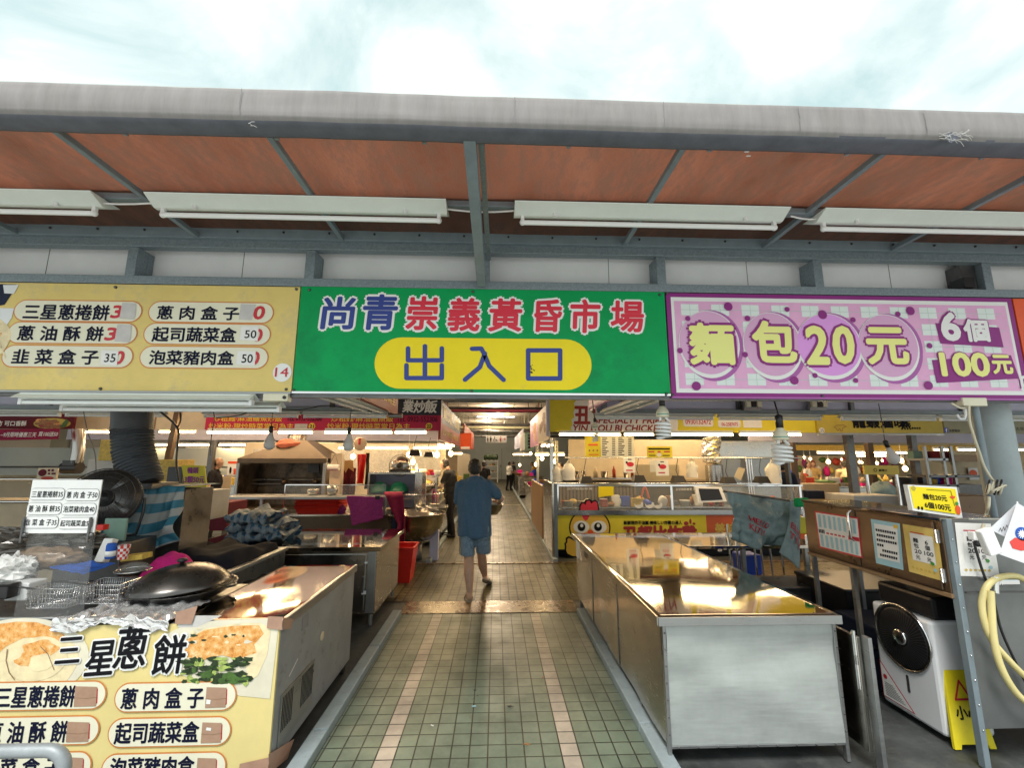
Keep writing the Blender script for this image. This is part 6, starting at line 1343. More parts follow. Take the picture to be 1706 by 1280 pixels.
q = [at(578, 826, Y=7.5), at(638, 828, Y=7.5), at(638, 864, Y=7.5), at(587, 876, Y=7.5)]
cloth_sheet('hanging_towel', 'magenta towel hanging from the steel shelf edge', 'towel', 'cloth_magenta', lambda u, v: tuple((q[0]*(1-u)+q[1]*u)*(1-v)+(q[3]*(1-u)+q[2]*u)*v+V((nz((u*3, v*3, 2))*.015, .015*math.sin(u*7+v)-.02, nz((u*5, v*4, 1))*.012))), (30, 24), .008)
def wine(u, v):
    if v < .12: p = at(640+30*u, 823+6*(1-v/.12)*0+1, Y=7.5); return (p.x, 7.62-.14*v/.12, p.z+.03-.0*v)
    k = (v-.12)/.88; cx = 640+ (24-14*(1-(1-k)**2) if 0 else 0); xa = 641+19*min(1, k*2.2)+3*k; xb = 671+6*k+ (2*math.sin(k*5)); yy = 825+ 108*k
    p = at(xa+(xb-xa)*u, yy, Y=7.44+.0*k); return (p.x+nz((u*4, k*6, 3))*.03, p.y+.05*math.sin(u*9+k*3)*(.3+k), p.z)
cloth_sheet('hanging_cloth', 'long wine red cloth draped from the shelf corner down to the floor basket', 'cloth', 'cloth_wine', wine, (22, 44), .008)
q_ = [at(652, 830, Y=7.65), at(664, 830, Y=7.65), at(662, 888, Y=7.65), at(651, 884, Y=7.65)]
cloth_sheet('dark_cloth', 'navy cloth hanging behind the long wine red cloth', 'cloth', 'cloth_navy', lambda u, v: tuple((q_[0]*(1-u)+q_[1]*u)*(1-v)+(q_[3]*(1-u)+q_[2]*u)*v+V((0, .03*math.sin(u*5+v*2), 0))), (10, 14), .006)
c = at(630, 829, Y=7.5); MB().box(c.x-.04, c.x+.04, 7.46, 7.56, c.z-.03, c.z+.03).thing('black_clip', 'black clip between the two hanging towels', 'clip', 'plastic_black', bevel=.008)
# round noodle tub
nt_ = T('noodle_tub', 'round steel noodle tub with glass guard at the stall corner', 'tub', (-1.42, 8.05, 0)); c = (-1.42, 8.1, 0)
MB().lathe([(.1, .24), (.28, .3), (.42, .42), (.5, .6), (.53, .76), (.55, .77), (.54, .785), (.5, .78), (.48, .6), (0, .5)], c, 44).part(nt_, 'bowl', 'steel_warm'); MB().lathe([(.16, 0), (.14, .1), (.14, .27)], c, 24).part(nt_, 'pedestal', 'steel_dull')
MB().tube([(-1.42+.5*math.cos(k), 8.1+.5*math.sin(k), z) for k, z in ((-PI*.95, 1.12),)]+[(-1.42+.5*math.cos(-PI+PI*j/16), 8.1+.5*math.sin(-PI+PI*j/16), 1.12) for j in range(1, 17)], .009, 6).part(nt_, 'guard_rail', 'chrome'); MB().grid(20, 2, lambda u, v: (-1.42+.5*math.cos(-PI+PI*u), 8.1+.5*math.sin(-PI+PI*u), .785+.335*v)).part(nt_, 'glass_guard', 'glass_case')
MB().cyl((-1.0, 8.0, 0), (-1.0, 8.0, .78), .02, 8).part(nt_, 'support', 'steel_dull'); MB().box(-1.12, -.98, 7.95, 8.1, 0, .62).part(nt_, 'side_plate', 'lavender_panel')
for px, py, r in ((728, 848, .2), (704, 852, .12)): c = at(px, py, Y=8.1); MB().lathe([(r*.8, 0), (r, .08), (r*.98, .1), (r*.9, .04), (0, .03)], (c.x, 8.1, .79), 24).thing('steel_bowl', 'wide steel basin on the noodle tub' if r > .15 else 'smaller steel bowl in the noodle tub', 'bowl', 'bowl_steel')
b = MB(); c = (-1.3, 6.75, 0); b.add([(c[0]-.1, c[1]-.17, 0), (c[0]+.1, c[1]-.17, 0), (c[0]+.1, c[1]+.17, 0), (c[0]-.1, c[1]+.17, 0), (c[0]-.15, c[1]-.2, .47), (c[0]+.15, c[1]-.2, .47), (c[0]+.15, c[1]+.2, .47), (c[0]-.15, c[1]+.2, .47)], [(0, 3, 2, 1), (0, 1, 5, 4), (1, 2, 6, 5), (2, 3, 7, 6), (3, 0, 4, 7)])
b.tube([(c[0]-.15, c[1]-.2, .47), (c[0]+.15, c[1]-.2, .47), (c[0]+.15, c[1]+.2, .47), (c[0]-.15, c[1]+.2, .47)], .013, 6, True); b.thing('red_bin', 'bright red plastic bin on the floor under the wine red cloth', 'bin', 'red_plastic', thick=.006)
# cabinet with green bowls and fan on top
bc = T('bowl_cabinet', 'open steel cabinet holding green bowls behind the noodle counter', 'cabinet', (-1.9, 8.9, 0)); f9 = FY(8.7); u0, v0, u1, v1 = f9.rect(612, 788, 703, 846)
MB().box(u0, u1, 8.7, 9.2, v1-.03, v1+.01).part(bc, 'top', 'steel_warm'); MB().box(u0, u1, 9.17, 9.2, .75, v1-.03).part(bc, 'back', 'lavender_panel'); MB().box(u0, u0+.03, 8.7, 9.17, 0, v1-.03).part(bc, 'side', 'steel_warm'); MB().box(u1-.14, u1, 8.7, 9.17, 0, v1-.03).part(bc, 'side', 'steel_warm'); MB().box(u0+.03, u1-.14, 8.72, 9.17, .95, .98).part(bc, 'shelf', 'steel_warm')
for px, lab in ((632, 'left upturned green bowl in the steel cabinet'), (664, 'right upturned green bowl in the steel cabinet')): c = at(px, 810, Y=8.9); MB().lathe([(.2, 0), (.19, .04), (.14, .14), (.07, .19), (0, .2)], (c.x, 8.92, c.z-.12), 26).thing('green_bowl', lab, 'bowl', 'green_bowl', group=None)
fc2 = at(666, 776, Y=8.8); t = T('small_fan', 'small dusty round fan on top of the bowl cabinet', 'fan', (fc2.x, 8.85, v1+.01)); b = MB(); R2 = .21
for rr, o in ((1, 0), (.99, .05), (.75, .08), (.5, .09), (.25, .095)): b.tube([(fc2.x+R2*rr*math.cos(k*PI/15), 8.85-o, fc2.z+R2*rr*math.sin(k*PI/15)) for k in range(30)], .006 if rr == 1 else .003, 5, True)
for k in range(28): a = 2*PI*k/28; d = V((math.cos(a), 0, math.sin(a))); b.tube([V((fc2.x, 8.85, fc2.z))+d*R2, V((fc2.x, 8.8, fc2.z))+d*R2, V((fc2.x, 8.755, fc2.z))+d*.03], .0022, 4)
b.part(t, 'cage', 'steel_dark'); MB().lathe([(.18, .02), (.16, .0), (.05, -.02), (0, -.02)], (fc2.x, 8.87, fc2.z), 20, (0, 1, 0)).part(t, 'blade', 'steel_warm'); MB().ball((fc2.x, 8.78, fc2.z), (.06, .05, .06), 12, 8).part(t, 'motor', 'plastic_black'); MB().box(fc2.x-.2, fc2.x+.2, 8.8, 8.95, v1+.01, v1+.06).part(t, 'base', 'plastic_black')
# hanging black heat lamps and bare bulbs
def heat_lamp(px, py, Y, lab, grp, s=1.0, top=None):
    c = at(px, py, Y=Y); t = T('heat_lamp', lab, 'lamp', c, grp); w, h = .085*s, .11*s
    MB().add([(c.x-w*1.25, Y-.1*s, c.z), (c.x+w*1.25, Y-.1*s, c.z), (c.x+w*1.25, Y+.1*s, c.z), (c.x-w*1.25, Y+.1*s, c.z), (c.x-w*.85, Y-.06*s, c.z+h), (c.x+w*.85, Y-.06*s, c.z+h), (c.x+w*.85, Y+.06*s, c.z+h), (c.x-w*.85, Y+.06*s, c.z+h)], [(0, 1, 5, 4), (1, 2, 6, 5), (2, 3, 7, 6), (3, 0, 4, 7), (4, 5, 6, 7)]).part(t, 'shade', 'plastic_black', thick=.004)
    MB().tube([(c.x, Y, c.z+h), (c.x-.03, Y, c.z+h+.1), (c.x+.02, Y, c.z+h+.3 if top is None else top)], .006, 5).part(t, 'cord', 'plastic_black')
heat_lamp(692, 760, 9.3, 'black heat lamp above the small fan', 'black heat lamps over the noodle stall', 1.15); heat_lamp(715, 762, 9.3, 'black heat lamp nearest the aisle over the noodle stall', 'black heat lamps over the noodle stall', .95)
def lit_bulb(px, py, Y, lab, r=.05, cord=.4, pw=8, mt='lit_bulb'):
    c = at(px, py, Y=Y); t = T('lit_bulb', lab, 'bulb', c, 'glowing bulbs over the stalls'); MB().ball(c, (r, r, r*1.15), 14, 10).part(t, 'globe', mt); MB().cyl(c+V((0, 0, r)), c+V((0, 0, r+.06)), r*.45, 10).part(t, 'socket', 'plastic_white'); MB().cyl(c+V((0, 0, r+.06)), c+V((0, 0, r+cord)), .006, 5).part(t, 'cord', 'plastic_white')
    l = bpy.data.lights.new('bulb_glow', 'POINT'); l.energy = pw*LAMP; l.color = (1, .74, .42); l.shadow_soft_size = r; o = bpy.data.objects.new('bulb_glow', l); C.objects.link(o); o.location = c-V((0, .0, r*1.6+.02))
for a in ((728, 758, 9.4, 'glowing bulb above the dark haired man at the noodle counter'), (751, 756, 9.6, 'glowing bulb beside the orange sign at the aisle'), (681, 758, 9.5, 'glowing bulb between the heat lamps and small fan'), (588, 761, 9.6, 'glowing bulb beside the red polka cloth'), (688, 770, 9.8, 'glowing bulb behind the small fan')): lit_bulb(*a)
# bright back wall of that stall with shelves of goods
t = T('back_screen', 'cream back screen of the noodle stall with hanging plastic sheets', 'screen', (-2.6, 11.2, 0)); MB().box(-6.2, -1.25, 11.2, 11.25, 0, 2.1).part(t, 'panel', 'cream_sign')
for k in range(5): a = -1.35-.95*k; MB().grid(8, 8, lambda u, v: (a-.8*u, 11.1+.06*math.sin(u*9+k), 1.15+.8*v)).part(t, 'plastic_sheet', 'bag_clear')
KIND = {'tub': 'tub', 'bottle': 'bottle', 'box': 'box', 'bag': 'bag'}
def goods(x0, x1, y0, y1, z, n, place, kinds=('tub', 'box', 'bottle', 'bag'), mats=('food_red', 'food_green', 'food_yellow', 'paper_white', 'plastic_white', 'food_brown', 'cloth_pink', 'crate_blue', 'card_beige'), s=1.0):
    nmz = {'food_red': 'red', 'food_green': 'green', 'food_yellow': 'yellow', 'paper_white': 'white', 'plastic_white': 'glossy white', 'food_brown': 'brown', 'cloth_pink': 'pink', 'crate_blue': 'blue', 'card_beige': 'beige', 'bowl_steel': 'steel', 'steel_dark': 'dark', 'orange_red': 'orange'}
    for i in range(n):
        k, mt = rnd.choice(kinds), rnd.choice(mats); x = x0+(x1-x0)*(i+rnd.uniform(.1, .9))/n; y = rnd.uniform(y0, y1); r = rnd.uniform(.05, .1)*s; h = rnd.uniform(.08, .2)*s
        lab = f'{nmz[mt]} {k} on the {place}'; b = MB()
        if k == 'tub': b.lathe([(r*.8, 0), (r, h*.7), (r*1.03, h*.72), (r*.9, h*.6), (0, h*.55)], (x, y, z), 14)
        elif k == 'box': b.box(x-r, x+r, y-r*.7, y+r*.7, z, z+h)
        elif k == 'bottle': b.lathe([(r*.5, 0), (r*.52, h*.9), (r*.2, h*1.2), (r*.2, h*1.45), (0, h*1.46)], (x, y, z), 12)
        else:
            b.ball((x, y, z+h*.5), (r*1.1, r*.8, h*.55), 12, 8); b.v = [tuple(V(p)*(1) + V((nz(V(p)*14)*.02, 0, nz(V(p)*11)*.025))) for p in b.v]
        b.thing(k, lab, k, mt, bevel=.006 if k == 'box' else 0, group='goods on the '+place)
def shelf(nm, lab, x0, x1, y0, y1, z, mt='steel_warm', legs=True):
    t = T(nm, lab, 'shelf', ((x0+x1)/2, y0, 0)); MB().box(x0, x1, y0, y1, z-.03, z).part(t, 'top', mt, bevel=.004)
    for x in (x0+.05, x1-.05): MB().box(x-.02, x+.02, y0+.02, y0+.06, 0, z-.03).part(t, 'leg', 'steel_dull')
    MB().box(x0+.05, x1-.05, y0+.05, y1, .12, z-.05).part(t, 'cabinet', 'steel_warm')
shelf('noodle_shelf', 'steel shelf of sauces along the aisle side of the noodle stall', -1.9, -1.12, 9.2, 12.0, .82); goods(-1.85, -1.2, 9.3, 10.4, .82, 14, 'noodle sauce shelf'); goods(-1.9, -1.2, 10.6, 11.6, .82, 11, 'rear end of the noodle sauce shelf')
MB().box(-1.13, -1.1, 8.62, 12.0, .82, 1.22).thing('glass_guard', 'clear glass guard along the noodle stall aisle edge', 'glass guard', 'glass_case')
shelf('ingredient_shelf', 'raised steel ingredient shelf behind the man in the dark shirt', -2.1, -1.25, 9.9, 10.3, 1.36); goods(-2.1, -1.25, 9.95, 10.2, 1.36, 12, 'raised ingredient shelf', s=.9)
MB().lathe([(.2, 0), (.3, .1), (.34, .2), (.3, .2), (0, .12)], (-1.62, 9.75, 1.0), 24).thing('mixing_bowl', 'large steel mixing bowl of noodles beside the man in the dark shirt', 'bowl', 'bowl_steel')
lump('noodle_heap', 'yellow heap of noodles in the large steel mixing bowl', 'noodles', 'food_yellow', (-1.62, 9.75, 1.17), (.22, .22, .1), .3, 5)
t = T('poster', 'white and red beer poster behind the bald man in black', 'poster', at(393, 806, Y=10.4)); b = MB(); pbox(b, 379, 768, 397, 792, 10.4, .02); b.part(t, 'sheet', 'plastic_white'); fpp = FY(10.4); MB().m('orange_red').prect(fpp, 380, 769, 396, 773, .003).prect(fpp, 389, 781, 394, 791, .003).m('ink_black').pell(fpp, 384, 784, 2, 6, .003, 12).part(t, 'print')
pb_thing('beige_panel', 'beige paper panel hung below the beer poster', 'panel', 363, 794, 384, 822, 10.35, .03, 'card_beige'); pb_thing('pale_wall', 'pale blue wall panel seen through the left stalls', 'wall panel', 252, 750, 346, 812, 15, .1, 'boxes_pale'); pb_thing('pale_wall', 'pale wall panel behind the bald man in black', 'wall panel', 348, 755, 398, 830, 16, .1, 'boxes_pale')
pb_thing('grey_cupboard', 'pale grey cupboard behind the floor fan', 'cupboard', 143, 766, 212, 812, 6.0, .5, 'boxes_pale'); pb_thing('dark_cupboard', 'dark red brown cupboard under the duck price card', 'cupboard', 345, 838, 378, 885, 6.6, .5, 'apron_maroon')
p = at(286, 770, Y=6.4); MB().bar((p.x-.08, 6.4, p.z-.35), (p.x+.02, 6.4, 2.6), .07, .07).thing('stall_post', 'rusty leaning post between the grey duct and the duck card', 'post', 'cabinet_brown'); p = at(350, 760, Y=9.7); MB().box(p.x-.05, p.x+.05, 9.7, 9.8, 0, 2.2).thing('stall_post', 'dark post left of the bald man in black', 'post', 'steel_dark')

# ------------------------------------------------------------------ inside the aisle
t = T('orange_signboard', 'orange red signboard jutting over the left side of the aisle', 'sign', at(775, 748, Y=13)); f13 = FY(13); u0, v0, u1, v1 = f13.rect(767, 722, 785, 749); MB().box(u0, u1, 13, 13.06, v0, v1).part(t, 'panel', 'orange_red'); MB().m('sign_white').prect(f13, 768, 744.5, 782.5, 748.5, .003).part(t, 'label_strip')
MB().box(-.97, -.93, 13.1, 19, 2.1, 2.75).thing('aisle_signboard', 'dull red signboard behind the orange sign along the left aisle', 'sign', 'rust_sign')
f20 = FY(20); t = T('restroom_sign', 'hanging white restroom sign with black and red figures and an arrow', 'sign', at(827, 738, Y=20)); u0, v0, u1, v1 = f20.rect(809.5, 726, 844, 738); MB().box(u0, u1, 20, 20.05, v0, v1).part(t, 'panel', 'plastic_white')
for px in (812, 841): p = at(px, 726, Y=20.02); MB().cyl(p, p+V((0, 0, 1.0)), .012, 6).part(t, 'hanger', 'steel_dark')
b = MB()
def fig(px, mt, k=1.0): b.m(mt).pell(f20, px, 728.6, 1.05*k, 1.05*k, .004, 10).ppoly(f20, [(px-1.7*k, 730.2), (px+1.7*k, 730.2), (px+1.5*k, 733), (px+.9*k, 733), (px+.8*k, 736.6), (px-.8*k, 736.6), (px-.9*k, 733), (px-1.5*k, 733)], .004)
fig(812.6, 'ink_black', .7); fig(817.6, 'ink_black'); fig(834, 'ink_red'); b.m('ink_black').pell(f20, 824, 728.6, .9, .9, .004, 10).pstroke(f20, [(824, 730), (824.3, 732.8), (827, 732.8), (828, 735.4)], .9, .004).pstroke(f20, [(822.5, 731.6), (821.9, 734), (823.4, 736), (825.6, 735.6)], .7, .005); b.m('ink_red').pstroke(f20, [(837.8, 732), (842, 732)], .8, .004).pstroke(f20, [(840.3, 730.4), (842.2, 732), (840.3, 733.6)], .7, .005); b.part(t, 'pictogram')
f13b = FY(13.0); t = T('aisle_signboard', 'green and white signboard for local farm produce over the right aisle', 'sign', at(880, 750, Y=13)); u0, v0, u1, v1 = f13b.rect(875, 721, 889, 750); MB().box(u0, u1, 13, 13.05, v0, v1).part(t, 'panel', 'stool_green'); MB().box(u0-.05, u0-.01, 13.02, 15, v0, v1).part(t, 'side_panel', 'paper_white'); b = MB().m('ink_black')
for k, ch in enumerate('台灣農特產'): b.ptext(f13b, ch, 879, 723.6+k*5, 884, 727.8+k*5, bold=.04)
b.part(t, 'lettering')
t = T('aisle_signboard', 'pair of cream signboards along the right aisle beside the chicken stall', 'sign', (.97, 9.8, 2.05)); fx9 = FXm(.955)
MB().box(.955, .985, 7.95, 10.0, 2.07, 2.74).part(t, 'panel', 'cream_sign'); MB().box(.955, .985, 10.05, 12.2, 2.03, 2.74).part(t, 'panel', 'pink_field'); b = MB()
for k in range(7): b.m('food_brown').fell(fx9, -9.0+rnd.uniform(-.5, .5), 2.4+rnd.uniform(-.15, .15), rnd.uniform(.15, .35), rnd.uniform(.04, .1), .003+k*.0003, 16, .15, k); b.m('crust').fell(fx9, -11+rnd.uniform(-.5, .5), 2.4+rnd.uniform(-.2, .2), rnd.uniform(.1, .3), rnd.uniform(.05, .12), .003+k*.0003, 16, .15, k)
b.part(t, 'picture')
MB().box(.94, .965, 15.2, 22, 2.15, 2.75).thing('aisle_signboard', 'mauve signboard deep along the right aisle', 'sign', 'lavender_panel')
for i, (y, x) in enumerate(((8.6, 1.05), (9.6, 1.05), (9.0, -1.1), (10.3, -1.1), (11.3, -1.1))):
    z = at(900 if x > 0 else 745, 741, Y=y).z-.02; t = T('lit_tube_light', ('near lit tube under the cream aisle signs', 'far lit tube under the cream aisle signs', 'nearest lit tube along the left aisle sign', 'middle lit tube along the left aisle sign', 'far lit tube along the left aisle sign')[i], 'lamp', (x, y, z), 'lit tubes along the aisle'); MB().cyl((x, y-.4, z), (x, y+.4, z), .02, 10).part(t, 'tube', 'lit_tube'); MB().box(x-.03, x+.03, y-.42, y+.42, z+.022, z+.06).part(t, 'housing', 'fixture_white'); amp('tube_glow', x-.01, x+.01, y-.4, z-.03, 9, along='Y', y1=y+.4)
for i, (px, py, Y) in enumerate(((866, 775, 19), (893, 774, 13), (903, 764, 11.5), (884, 756, 16), (872, 757, 20), (925, 769, 10.5))): lit_bulb(px, py, Y, ('bulb on a long cord over the far produce counter', 'bulb hanging over the near produce counter', 'bulb behind the perforated post', 'bulb under the green farm produce sign', 'small far bulb over the produce counter', 'bulb behind the white plastic bags')[i], .05, .5, 5)
lit_row([(855, 884)], 757.5, 16, ['row of glowing tube light under the green farm produce sign'], 14); lit_row([(892, 914), (918, 940)], 757.8, 11, ['lit tube behind the perforated post', 'lit tube left of the chicken menu'], 12)
# end of the hall: plant rack, counters
t = T('plant_rack', 'white shelf rack with potted plants by the end wall', 'rack', (-.5, 33, 0)); a, c = at(806, 790, Y=33).x, at(829, 790, Y=33).x
for z in (.3, .75, 1.2, 1.6): MB().box(a, c, 33, 33.5, z-.03, z).part(t, 'shelf', 'plastic_white')
for x in (a, c): MB().box(x-.03, x+.03, 33, 33.05, 0, 1.6).part(t, 'post', 'plastic_white')
for i in range(6): lump('potted_plant', 'small leafy plant on the white rack by the end wall', 'plant', 'greens_dark', (a+.1+(c-a-.2)*i/5, 33.2, 1.78+.05*(i % 2)), (.13, .13, .2), .5, 5, (12, 8)).__setitem__('group', 'plants on the white rack')
goods(a+.05, c-.05, 33.1, 33.4, .75, 4, 'middle of the white plant rack'); goods(a+.05, c-.05, 33.1, 33.4, 1.2, 4, 'upper shelf of the white plant rack')
shelf('produce_counter', 'steel produce counter with an overhanging top on the right of the aisle', 1.0, 2.1, 12.6, 15.6, .93); goods(1.05, 1.8, 12.7, 13.4, .93, 5, 'near produce counter', ('tub', 'bag')); goods(1.05, 1.8, 13.6, 15, .93, 5, 'middle of the produce counter', ('tub', 'bag'))
shelf('far_counter', 'far produce counter where the woman in white stands', 1.0, 2.2, 20, 24.5, .95); goods(1.0, 1.9, 20.2, 22, .95, 7, 'far produce counter', s=1.5)
MB().box(-1.9, -1.0, 13.3, 20, 0, .9).thing('stall_counter', 'plain counter behind the orange sign on the left of the aisle', 'counter', 'steel_warm', bevel=.01); goods(-1.8, -1.1, 13.6, 18, .9, 8, 'counter behind the orange sign', s=1.3); lit_row([(752, 770)], 756, 14, ['lit tube under the orange sign'], 12)
MB().box(-2.2, -1.7, 20, 30, 0, 2.0).thing('stall_partition', 'dull partition on the left far along the aisle', 'partition', 'card_beige')
for nm, lab, x, Y, mt in (('stall_post', 'steel post beside the produce counter on the right aisle', 1.1, 11.6, 'steel_dull'), ('stall_post', 'square steel post at the front corner of the chicken stall', 1.04, 8.2, 'steel_warm'), ('perforated_post', 'pale perforated steel post near the plastic bags', 1.3, 9.4, 'plastic_cream')):
    b = MB().box(x-.03, x+.03, Y, Y+.06, 0, 2.1)
    if nm[0] == 'p':
        b.m('black_void')
        for k in range(16): b.box(x-.008, x+.008, Y-.002, Y, .9+k*.07, .93+k*.07)
        b.mi = [0]*6+[1]*(len(b.f)-6); b.mats = [mt, 'black_void']; b.thing(nm, lab, 'post')
    else: b.thing(nm, lab, 'post', mt)
MB().box(.99, 1.04, 9.6, 12.4, .05, 1.15).thing('stall_partition', 'rust streaked steel partition along the right aisle', 'partition', 'wood_brown')

# ------------------------------------------------------------------ chicken stall
fk = FY(7.85); cs = T('stall_signboard', 'yellow fried chicken stall signboard with white cloud lettering panel', 'sign', (3, 7.85, 2.2))
a, c = at(916, 715, Y=7.85).x, at(1360, 715, Y=7.85).x; MB().box(a, c, 7.85, 7.9, 2.2, 2.79).part(cs, 'panel', 'chick_yellow'); MB().box(a-.06, a-.005, 7.84, 7.9, 2.12, 2.8).part(cs, 'corner_trim', 'lavender_panel')
pts = [(953, 720), (951, 713), (954, 707), (952, 700), (957, 695), (955, 688), (958, 680), (956, 672), (962, 665), (1128, 666), (1127, 690), (1130, 705), (1128, 720)]
MB().m('paper_white').ppoly(fk, pts, .003).part(cs, 'cloud_panel')
b = MB().m('brown_red').ptext(fk, 'YIN DOU BI CHICKEN', 954, 708.5, 1107, 719, l=.005, bold=.045, slant=.2).ptext(fk, 'SPECIALTY FRIED', 990, 696, 1110, 705.5, l=.005, bold=.05, slant=.2).ptext(fk, '丑', 957, 678, 982, 706, l=.005, bold=.05).ptext(fk, '都比炸雞', 986, 676, 1100, 694, l=.005, bold=.05)
b.m('paper_white').ppill(fk, 1138, 697, 1188, 711, .003, .04).ppill(fk, 1196, 700, 1234, 712.5, .003, .04).prect(fk, 1238, 700, 1269, 713, .003).m('ink_red').ptext(fk, '0930132472', 1142, 699, 1184, 707, l=.005, bold=.02).ptext(fk, '06-2587475', 1202, 704.5, 1229, 710, l=.005, bold=.02); b.part(cs, 'lettering')
lit_row([(932, 1033), (1040, 1088), (1119, 1220), (1232, 1333)], 724.5, 7.76, ['lit tube under the chicken sign nearest the aisle', 'lit tube left of the spiral bulb under the chicken sign', 'long lit tube under the chicken sign phone numbers', 'lit tube at the far end of the chicken sign'], 15)
t = T('stall_signboard', 'olive yellow stall signboard numbered 25 with a brown animal outline', 'sign', (7, 7.8, 2.2)); f25 = FY(7.8); a, c = at(1362, 713, Y=7.8).x, at(1571, 713, Y=7.8).x; MB().box(a, c, 7.8, 7.85, 2.195, 2.75).part(t, 'panel', 'olive_sign')
b = MB().m('paper_white').pell(f25, 1369, 717.5, 4.6, 4.6, .003, 20).m('ink_black').ptext(f25, '25', 1366, 715, 1372, 720, l=.005).ptext(f25, '龍蝦滷味', 1420, 697, 1510, 713, l=.005, bold=.05).ptext(f25, '燕....', 1500, 700, 1532, 716, l=.005, bold=.04); b.m('food_brown').pstroke(f25, [(1389, 712), (1394, 709), (1404, 708), (1410, 711), (1404, 713), (1403, 718), (1400, 718), (1399, 714), (1395, 718), (1393, 714), (1389, 712)], .9, .004); b.part(t, 'lettering'); MB().box(a, c, 7.78, 7.86, 2.16, 2.19).part(t, 'trim', 'steel_dull')
t = T('stall_signboard', 'dull grey olive stall signboard behind the thin grey pipe', 'sign', (9, 7.8, 2.2)); c2 = at(1800, 713, Y=7.8).x; MB().box(c+.03, c2, 7.8, 7.85, 2.195, 2.75).part(t, 'panel', 'olive_grey'); MB().m('crate_blue').prect(f25, 1573, 713, 1579.5, 721, .003).m('ink_black').ptext(f25, '新鮮鱻味', 1581, 715.5, 1599, 720.5, l=.004).ptext(f25, '古早味', 1692, 712, 1712, 718, l=.004).m('sign_white').ptext(f25, 'f', 1575, 714.5, 1578, 720, l=.005, bold=.05).part(t, 'lettering')
# counter with glass case
kc = T('chicken_counter', 'fried chicken counter with glass case and yellow printed front', 'counter', (3, 8.3, 0)); f81 = FY(8.1)
cx0, cx1 = at(927, 840, Y=8.1).x, at(1340, 840, Y=8.1).x; cz0 = at(1000, 856, Y=8.1).z; cz1 = at(1000, 809, Y=8.1).z; cxm = at(1178, 890, Y=8.1).x
MB().box(cx0, cx1, 8.12, 8.75, .14, cz0).part(kc, 'body', 'steel_dull'); MB().box(cx0, cxm, 8.1, 8.12, .14, cz0-.03).part(kc, 'front_print', 'chick_yellow'); MB().box(cxm, cx1, 8.1, 8.12, .14, cz0-.03).part(kc, 'front_print', 'orange_panel'); MB().box(cx0-.01, cx1, 8.085, 8.78, cz0-.03, cz0+.06).part(kc, 'case_base', 'steel', bevel=.004)
MB().box(cx0+.04, cx1, 8.3, 8.75, 0, .14).part(kc, 'plinth', 'black_void')
gl = MB().box(cx0+.02, cx1, 8.1, 8.106, cz0+.06, cz1-.02).part(kc, 'glass', 'glass_case'); b = MB().box(cx0, cx1, 8.09, 8.12, cz1-.02, cz1+.01).box(cx0, cx1, 8.7, 8.73, cz1-.02, cz1+.01)
for px in (929, 1119, 1334): x = at(px, 830, Y=8.1).x; b.box(x-.02, x+.02, 8.088, 8.122, cz0+.06, cz1-.02)
b.part(kc, 'case_frame', 'chrome', bevel=.002); MB().m('bag_clear').ptext(f81, '自家醃製專賣', 945, 813, 987, 816.5, l=.008, bold=.03).ptext(f81, '自家醃製專賣 外送服務', 1126, 813.5, 1172, 818, l=.008, bold=.03).part(gl, 'etched_lettering', 'paper_grey')
MB().box(cx0+.1, cx1, 8.2, 8.65, cz0+.08, cz0+.1).part(kc, 'tray_shelf', 'bowl_steel')
goods(cx0+.15, 2.9, 8.2, 8.6, cz0+.1, 17, 'left half of the chicken glass case', ('tub', 'box', 'bag'), ('food_yellow', 'food_brown', 'paper_white', 'food_red', 'card_beige', 'crate_blue')); goods(3.0, cx1-.2, 8.2, 8.6, cz0+.1, 15, 'right half of the chicken glass case', ('tub', 'box', 'bag'), ('food_brown', 'food_red', 'bowl_steel', 'paper_white', 'steel_dark'))
q = FY(8.09); MB().ppoly(q, [(997, 811), (1022, 811), (1022, 826), (1010, 827), (997, 829)], .01).thing('yellow_flyer', 'plain yellow paper hanging over the chicken glass case', 'paper', 'sign_yellow', thick=.003)
b = MB()
for (x, y, s_) in ((1064, 843, 1), (1082, 843, 1), (1096, 843.5, 1)): b.m('paper_white').ppoly(q, [(x-8, y-4), (x-5, y-1), (x+3, y-2), (x+4, y-6), (x+7, y-5), (x+7, y+1), (x+3, y+4), (x-1, y+4.5), (x-6, y+2)], .01)
b.thing('hen_sticker', 'white hen shaped stickers along the lower glass of the chicken case', 'sticker')
ck = MB()
def q4(x, y): return (900+x/5.33, 780+y/5.33)
def blob(mt, x, y, a, h, l, n=36): ck.m(mt).pell(f81, *q4(x, y), a/5.33, h/5.33, l, n)
ck.m('ink_black').ppoly(f81, [q4(*p) for p in ((348, 400), (345, 335), (365, 302), (388, 305), (405, 280), (440, 278), (462, 292), (490, 282), (510, 300), (525, 370), (520, 420))], .003); blob('ink_black', 440, 530, 184, 172, .0036); blob('ink_black', 440, 690, 175, 120, .0034)
ck.m('chick_body').pell(f81, *q4(440, 530), 172/5.33, 160/5.33, .0052, 40); blob('chick_yellow', 440, 720, 150, 80, .0046)
ck.m('chick_comb').ppoly(f81, [q4(*p) for p in ((358, 400), (358, 340), (372, 315), (392, 318), (402, 330), (412, 295), (437, 290), (455, 320), (470, 300), (492, 296), (505, 312), (512, 372), (470, 385), (440, 420), (420, 460), (400, 470), (380, 450), (368, 420))], .0064)
for x in (365, 520): blob('paper_white', x, 524, 70, 56, .0066); blob('ink_black', x+(0 if x < 400 else -8), 524, 35, 38, .0078); blob('paper_white', x+(3 if x < 400 else -5), 512, 14, 16, .009)
